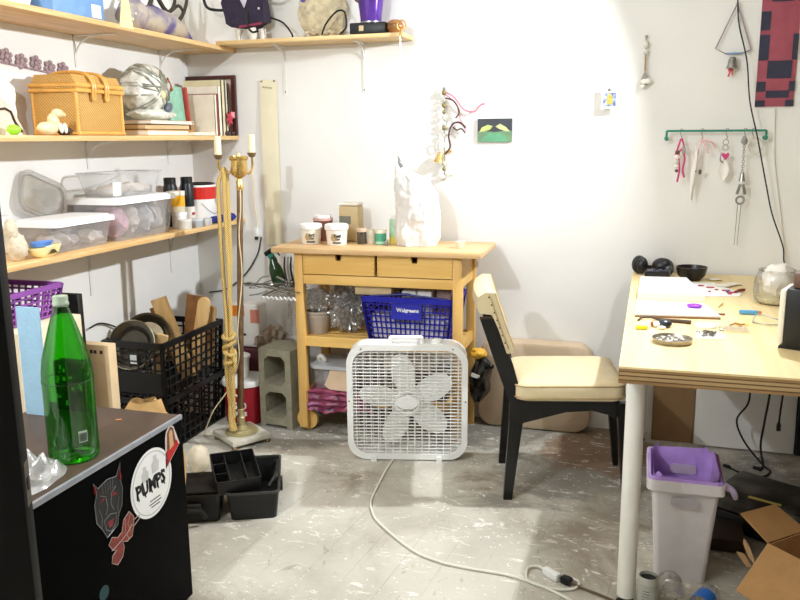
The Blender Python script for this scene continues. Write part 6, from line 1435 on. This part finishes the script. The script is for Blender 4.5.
for p in ([(2.62, -1.1, .004), (2.64, -1.08, .005), (2.655, -1.10, .004)], [(2.65, -1.1, .004), (2.665, -1.08, .005), (2.68, -1.085, .004)], [(2.64, -1.06, .004), (2.655, -1.08, .004)]): b.tube([(p_[0], p_[1], ZW+p_[2]) for p_ in p], .0026, 6, smooth=4)
solo(b, 'gold_jewellery', mat('gold wire', 'C79A3C', .3, .9), 'scatter of gold jewellery pieces right of the white disc', 'jewellery')
b = B(); b.grid(lambda u, v: Vector((2.58+.09*u, -1.20+.09*v, ZW+.004+.010*abs(noise.noise(Vector((u*4, v*4, 0)))))), 12, 10); solo(b, 'clear_sleeve', CLEARBAG, 'small clear plastic sleeve beside the chain dish', 'sleeve')
b = B(); b.tube([(2.70, -1.02, ZW+.005), (2.72, -.98, ZW+.02), (2.77, -1.0, ZW+.012), (2.80, -1.04, ZW+.006), (2.75, -1.07, ZW+.005), (2.705, -1.05, ZW+.005)], .0022, 6, closed=True, smooth=5); b.ell((2.80, -1.05, ZW+.008), (.008, .008, .0075), 2); solo(b, 'wire_loop', mat('dull wire', '8F8F80', .35, .7, var=.3), 'thin wire loop with a dark bead in front of the glass jar', 'wire')
b = B(); b.tube([(2.695, -.50, ZW+.006), (2.715, -.46, ZW+.008), (2.735, -.44, ZW+.007)], .006, 6); solo(b, 'red_stub', mat('rust red stub', '8E3A26', .5), 'short rust red stub left of the glass jar', 'stub')
b = B(); b.tube([(2.61, -.80, ZW+.003), (2.63, -.73, ZW+.003)], .0025, 6); solo(b, 'brass_pin', BRASS, 'thin brass pin between the paper pad and the marker', 'pin')
b = B(); b.tube([(2.59, -.935, ZW+.004), (2.62, -.93, ZW+.004)], .0035, 6); solo(b, 'brown_stub', mat('brown stub', '7A3A28', .5), 'tiny brown stub left of the blue marker', 'stub')
b = B()
for x, y in ((2.64, -.2, ), (2.68, -.33), (2.71, -.3), (2.66, -.36)): b.ell((x, y, ZW+.006), (.03, .018, .006), 2, nz=.4)
solo(b, 'tissue_scraps', mat('pale tissue', 'E9E2D2', .6, var=.08), 'pale tissue scraps at the back of the workbench under the charms', 'tissue')
t = thing('glass_jar', 'wide clear glass jar with white cloth inside on the workbench', 'jar', (2.82, -.60, TZ))
c = (2.818, -.66, ZW)
b = B(); b.lathe([(0, .002), (.06, 0), (.074, .012), (.079, .05), (.076, .09), (.066, .118), (.062, .122)], c, n=40); part(b, 'glass', CLEARGL, t)
b = B(); b.lathe([(.060, .1205), (.065, .1225), (.065, .128), (.060, .128), (.060, .1205)], c, n=40); part(b, 'rim', CLEARGL, t)
b = B(); b.ell((2.828, -.65, ZW+.085), (.056, .056, .062), 3, nz=.25); solo(b, 'white_cloth', mat('white muslin', 'EFEAE0', .8, var=.05), 'crumpled white cloth stuffed in the glass jar', 'cloth')
b = B(); b.lathe([(0, .004), (.056, .004), (.064, .02), (0, .022)], c, n=24); solo(b, 'pale_beads', mat('pale yellow beads', 'DDD2A8', .5, var=.3, scale=80), 'pale yellow beads at the bottom of the glass jar', 'beads', kind='stuff')
t = thing('small_speaker', 'black box with a white front at the right edge of the workbench', 'speaker', (2.84, -1.28, TZ))
rm2 = Matrix.Translation((2.738, -1.37, ZW)) @ Matrix.Rotation(R(-20), 4, 'Z')
def bx(a, b_, bev=0):
    q = B(); q.bb(a, b_, bev=bev); bmesh.ops.transform(q.bm, matrix=rm2, verts=q.bm.verts[:]); return q
part(bx((0.0, 0, 0.006), (.18, .14, .180), .004), 'cabinet', BLACKP, t)
part(bx((-.018, .004, .012), (-.0003, .136, .174), .006), 'front_panel', mat('ivory front', 'E6E0CF', .5, var=.04), t, 'ivory front panel')
part(bx((-.012, .006, .0), (.17, .13, .0058)), 'base', BLACKP, t)
q = B()
for k in range(4): q.bb((-.0192, .02, .03+.03*k), (-.0181, .12, .032+.03*k))
bmesh.ops.transform(q.bm, matrix=rm2, verts=q.bm.verts[:]); part(q, 'grooves', mat('ivory groove', 'BDB49C', .5), t)
b = B(); b.bb((.012, .02, .1805), (.15, .12, .225), bev=.003); bmesh.ops.transform(b.bm, matrix=rm2, verts=b.bm.verts[:]); solo(b, 'wooden_block', wood('walnut block', '7A5A48', '5E4335', 'X', 2), 'brown wooden block lying on the black box at the bench edge', 'block')

# ------------------------------------------------------------------ under the workbench
b = B(); b.box((2.51, -.07, .26), (.185, .008, .52), rot=(R(-5), 0, 0)); solo(b, 'cardboard_sheet', mat('brown cardboard sheet', '8A6A48', .8, var=.06), 'brown cardboard sheet leaning on the wall under the workbench', 'cardboard')
b = B(); b.box((2.815, -.10, .272), (.42, .014, .53), rot=(R(-6), 0, R(-1))); solo(b, 'melamine_sheet', mat('white melamine', 'DEDBD5', .5, var=.02), 'large white panel leaning on the wall under the workbench', 'panel')
b = B(); b.box((3.09, -.12, .26), (.12, .05, .50), rot=(R(-4), 0, 0)); solo(b, 'black_board', BLACKP, 'black board standing right of the white panel under the workbench', 'board')
for pts, lb, th in (([(2.79, -.45, .742), (2.80, -.35, .55), (2.806, -.30, .34), (2.80, -.29, .27), (2.765, -.27, .19), (2.80, -.28, .10), (2.875, -.31, .014), (2.90, -.36, .006), (2.86, -.43, .006), (2.79, -.42, .006), (2.74, -.37, .006)], 'black cable looping to the floor under the workbench, leftmost of three', .0042),
                    ([(2.86, -.4, .742), (2.875, -.32, .5), (2.883, -.30, .34), (2.875, -.28, .2), (2.87, -.26, .08), (2.88, -.30, .008), (2.86, -.36, .006)], 'straight black cable hanging under the workbench, middle one of three', .0048),
                    ([(2.93, -.4, .742), (2.935, -.32, .5), (2.935, -.30, .36), (2.93, -.30, .26), (2.928, -.30, .20)], 'black cable ending in a plug above the floor, rightmost of three', .0042)):
    t = thing('hanging_cable', lb, 'cable', pts[-1], group=None)
    b = B(); b.tube(pts, th, 8, smooth=7); part(b, 'cable', BLACKR, t)
    b = B(); e_ = Vector(pts[-1])
    if e_.z > .1: b.lathe([(0, 0), (.009, .004), (.009, .03), (.004, .045), (0, .046)], e_-Vector((0, 0, .035)), n=14)
    else: b.box(e_+Vector((-.012, .008, .005)), (.03, .016, .012), rot=(0, 0, R(-35)), bev=.003)
    part(b, 'plug', BLACKP, t)
# waste bin with purple liner
WB = mat('milky bin plastic', 'D9D3D3', .4, var=.04)
t = thing('waste_bin', 'white plastic waste bin lined with a purple bag under the workbench', 'waste bin', (2.497, -1.255, 0))
cx, cy = 2.497, -1.255
def frust(b, w0, d0, z0, w1, d1, z1, r=.018, cap=True):
    lo, hi = rrect(w0, d0, r), rrect(w1, d1, r); n = len(lo)
    V0 = [b.bm.verts.new((cx+p[0], cy+p[1], z0)) for p in lo]; V1 = [b.bm.verts.new((cx+p[0], cy+p[1], z1)) for p in hi]
    if cap: b.bm.faces.new(V0[::-1])
    for i in range(n): b.bm.faces.new((V0[i], V0[(i+1) % n], V1[(i+1) % n], V1[i]))
b = B(); frust(b, .155, .215, .001, .205, .265, .345); frust(b, .149, .209, .006, .199, .259, .345)
part(b, 'body', WB, t)
b = B(); 
o_, i_ = rrect(.232, .29, .02), rrect(.205, .262, .016)
b.ring(o_, i_, (cx, cy, .318), X, Y, (0, 0, .034)); part(b, 'rim', WB, t)
b = B(); b.prism(rrect(.085, .030, .012, 5), (cx, cy-.1405, .285), X, Z, (0, -.0015, 0)); b.prism(rrect(.085, .030, .012, 5), (cx, cy-.133, .283), X, Z, (0, -.004, 0)); part(b, 'handle_recess', mat('bin recess', 'B9B0B4', .5), t)
PURB = mat('lilac bag film', 'B592D8', .3, var=.18, scale=14, bump=.4, bscale=25)
b = B()
def lin_(u, v):
    q = rrect(.196, .252, .03, 10); n = len(q); p = q[int(u*n) % n]
    w_ = 1+.0*u; k = .86+.14*v; ru = .006*noise.noise(Vector((p[0]*30, p[1]*30, v*4)))
    return Vector((cx+p[0]*k*(1+ru*4), cy+p[1]*k*(1+ru*4), .10+.268*v+(.008*math.sin(u*40) if v > .95 else 0)))
b.grid(lin_, 44, 10, wrap=True); 
b.bm.faces.new([v for v in b.bm.verts if abs(v.co.z-.10) < 1e-5])
ln_ = part(b, 'liner', PURB, t, 'lilac bag liner')
b = B(); q = rrect(.238, .296, .024, 10); n = len(q)
for_ = [(0, .352), (1, .357), (1, .33)]
rings = []
for j, (ex, z) in enumerate(((-.075, .355), (-.06, .3585), (-.045, .3565), (-.03, .3545), (-.022, .3525))):
    rings.append([b.bm.verts.new((cx+p[0]*(1+ex*2), cy+p[1]*(1+ex*2), z+.001*math.sin(i*1.3))) for i, p in enumerate(q)])
for A, C_ in zip(rings, rings[1:]):
    for i in range(n): b.bm.faces.new((A[i], A[(i+1) % n], C_[(i+1) % n], C_[i]))
part(b, 'liner_cuff', PURB, ln_)
b = B(); b.prism(rrect(.085, .034, .012, 5), (cx+.005, cy+.118, .292), X, Z, (0, -.0015, 0)); part(b, 'handle_gap', mat('pale bin gap', 'CDBBD2', .5), ln_, 'pale handle opening')
b = B(); b.tube([(2.613, -1.36, .34), (2.635, -1.37, .33), (2.645, -1.36, .305), (2.635, -1.35, .318)], [.012, .006], 8, smooth=4); part(b, 'liner_knot', mat('pale lilac film', 'B9A9C6', .4), t, 'pale lilac knot')
# black case
t = thing('tool_case', 'worn black hard case with a yellow strip behind the waste bin', 'case', (2.86, -.92, 0), -30, local=True)
CASE = mat('scuffed black case', '17171A', .45, var=.6, scale=25)
b = B(); b.bb((-.21, -.13, .004), (.24, .13, .075), bev=.01); part(b, 'base_shell', CASE, t)
b = B(); b.bb((-.21, -.13, .077), (.24, .13, .14), bev=.012); part(b, 'lid_shell', mat2('scuffed grey lid', '1B1B1A', '55534E', 9, .45), t)
b = B(); b.box((-.03, -.09, .1405), (.11, .016, .002), rot=(0, 0, .1)); part(b, 'yellow_strip', mat('yellow strip', 'C9BC5A', .5, var=.2), t, 'yellow strip')
b = B(); b.box((-.06, -.133, .075), (.05, .01, .03), bev=.003); part(b, 'latch', BLACKP, t)
b = B(); b.tube([(.02, -.13, .07), (.02, -.155, .07), (.12, -.155, .07), (.12, -.13, .07)], .008, 8, smooth=3); part(b, 'handle', BLACKP, t)
b = B(); b.bb((2.60, -1.13, 0.001), (2.72, -.97, .05), bev=.006); solo(b, 'dark_carton', mat('dark brown carton', '33241C', .7), 'low dark brown carton between the waste bin and the black case', 'carton')
# open cardboard box in the corner of the frame
t = thing('cardboard_box', 'open brown cardboard box with folded flaps at the lower right of the room', 'box', (2.732, -1.462, 0), 43.8, local=True)
hb = .215
b = B()
b.bb((0, -.28, 0), (.27, 0, .004)); b.bb((0, -.28, .004), (.004, 0, hb)); b.bb((.266, -.28, .004), (.27, 0, hb)); b.bb((.004, -.28, .004), (.266, -.276, hb)); b.bb((.004, -.004, .004), (.266, 0, hb)); part(b, 'body', CARDB, t)
def flap(poly, o, u, v, lb=None):
    b = B(); u, v = Vector(u), Vector(v); b.prism(poly, o, u, v, u.cross(v).normalized()*.004); part(b, 'flap', CARDB, t, lb)
flap([(-.0, 0), (-.275, 0), (-.268, .185), (-.012, .175)], (0, 0, hb+.001), Y, Vector((-.79, 0, -.62)))
flap([(.0, 0), (.17, 0), (.16, .115), (.01, .12)], (0, .002, hb+.001), X, Vector((0, .93, .36)))
flap([(.0, 0), (.27, 0), (.26, .12), (.02, .12)], (0, -.279, hb+.001), X, Vector((0, -.8, .6)))
flap([(0, 0), (-.275, 0), (-.26, .12), (-.01, .12)], (.27, 0, hb+.001), Y, Vector((.5, 0, .86)))
b = B(); b.prism([(-.06, 0), (.0, -.006), (.02, .03), (.0, .06), (-.035, .055)], (-.015, .055, .155), Vector((.5, .86, 0)), Vector((-.3, .1, .95)), Vector((.003, -.002, 0))); b.prism([(-.05, 0), (.03, -.006), (.04, .02), (-.05, .02)], (-.03, .05, .15), Vector((.5, .86, 0)), Vector((-.9, .1, .2)), Vector((0, 0, .003))); part(b, 'torn_flap', mat('torn card', 'C2A074', .8, var=.1), t, 'torn pale flap')
b = B(); b.box((.0022-.004, -.14, .12), (.0008, .28, .04)); part(b, 'tape', mat('tan tape', 'B89468', .3), t, 'tan tape band')
# can, cups, bottle on the floor
t = thing('tin_can', 'grey labelled tin can with an open black top beside the bench leg', 'can', (2.396, -1.585, 0))
c = (2.396, -1.585, 0)
b = B(); b.lathe([(0, 0), (.027, 0), (.028, .003), (.028, .128), (.0265, .13), (.0255, .128), (.0255, .118), (0, .118)], c, n=32); part(b, 'body', mat('can silver', 'B9B8B0', .35, .5, var=.08), t)
b = B(); b.lathe([(0, .1184), (.0252, .1184), (.0252, .1192), (0, .1192)], c, n=32); part(b, 'opening', INK, t, 'black open top')
b = B(); b.lathe([(.0284, .008), (.0288, .008), (.0288, .108), (.0284, .108), (.0284, .008)], c, n=32); lb_ = part(b, 'label', mat('can grey label', 'A6A9A0', .5, var=.12, scale=40), t)
b = B(); rr = random.Random(1)
for k in range(9):
    a = -1.9+.0*k; 
    for a in (-1.95, -1.62): b.box((c[0]+.0289*math.cos(a), c[1]+.0289*math.sin(a), .018+.009*k), (.0008, .007+.004*rr.random(), .0016), rot=(0, 0, a))
part(b, 'small_print', mat('can print', '55584F', .5), lb_)
t = thing('plastic_cup', 'clear plastic dome cup lying against the waste bin', 'cup', (2.47, -1.47, 0))
b = B(); b.lathe([(.045, 0), (.047, .003), (.044, .03), (.034, .07), (.018, .085), (0, .088)], (2.462, -1.475, .0), n=32); part(b, 'cup', CLEARGL, t)
t = thing('plastic_cup', 'clear plastic dome cup on the floor in front of the blue labelled bottle', 'cup', (2.51, -1.6, 0))
b = B(); b.lathe([(.045, 0), (.047, .003), (.044, .02), (.034, .052), (.018, .064), (0, .066)], (2.505, -1.58, .0), n=32); part(b, 'cup', clear('greenish clear plastic', 'D3D8C0', .25), t)
t = thing('water_bottle', 'clear plastic bottle with a blue label lying in front of the waste bin', 'bottle', (2.575, -1.56, 0), -15)
Mb = Matrix.Rotation(R(90), 3, 'X') @ Matrix.Rotation(R(0), 3, 'Z'); Mb = Matrix.Rotation(R(-25), 3, 'Z') @ Mb
c = (2.58, -1.475, .034)
b = B(); b.lathe([(0, -.01), (.028, -.008), (.032, .002), (.032, .12), (.024, .15), (.012, .165), (.012, .18)], c, n=28, M=Mb); part(b, 'body', CLEARGL, t)
b = B(); b.lathe([(.0325, .03), (.033, .03), (.033, .085), (.0325, .085), (.0325, .03)], c, n=28, M=Mb); part(b, 'label', mat('blue bottle label', '2E6CC0', .3, var=.1), t, 'blue label')
b = B(); b.lathe([(0, .1805), (.014, .178), (.014, .194), (0, .195)], c, n=18, M=Mb); part(b, 'cap', mat('bright green cap', '6FDA4A', .4), t, 'bright green cap')

# ------------------------------------------------------------------ light: two ceiling lamps' bulbs and their bounce
def bulb(name, loc, watts, col, rad):
    l = bpy.data.lights.new(name, 'POINT'); l.energy = watts; l.color = col; l.shadow_soft_size = rad
    o = bpy.data.objects.new(name, l); COL.objects.link(o); o.location = loc; return o
bulb('ceiling_bulb', (.95, -3.3, 2.24), 92, (.90, .95, 1), .035)
l = bpy.data.lights.new('clip_lamp', 'AREA'); l.shape = 'DISK'; l.size = .07; l.energy = 36; l.spread = R(146); l.color = (.90, .95, 1)
o = bpy.data.objects.new('clip_lamp', l); COL.objects.link(o); o.location = (2.75, -.61, 2.06)
o.rotation_euler = Vector((-.85, -.42, -.33)).to_track_quat('-Z', 'Y').to_euler()
w = bpy.data.worlds.new('World'); S.world = w; w.use_nodes = True
w.node_tree.nodes['Background'].inputs[0].default_value = (.90, .95, 1, 1); w.node_tree.nodes['Background'].inputs[1].default_value = .42

# ------------------------------------------------------------------ camera
cam = bpy.data.cameras.new('camera'); co = bpy.data.objects.new('camera', cam); COL.objects.link(co); S.camera = co
cam.sensor_width = 36; cam.lens = 803.8*36/800; cam.clip_start = .02
p, y, r = R(11.32), R(-16.76), R(-.536)
fw = Vector((math.sin(y)*math.cos(p), math.cos(y)*math.cos(p), -math.sin(p))); rt = Vector((math.cos(y), -math.sin(y), 0)); up = rt.cross(fw)
rt, up = rt*math.cos(r)+up*math.sin(r), up*math.cos(r)-rt*math.sin(r)
M = Matrix(((rt.x, up.x, -fw.x), (rt.y, up.y, -fw.y), (rt.z, up.z, -fw.z))).to_4x4()
M.translation = (2.3246, -3.8789, 1.4043); co.matrix_world = M
S.view_settings.view_transform = 'Standard'; S.view_settings.look = 'None'; S.view_settings.exposure = .47; S.view_settings.gamma = 1
S.view_settings.use_curve_mapping = False
S.cycles.max_bounces = 10; S.cycles.transparent_max_bounces = 24; S.cycles.diffuse_bounces = 6
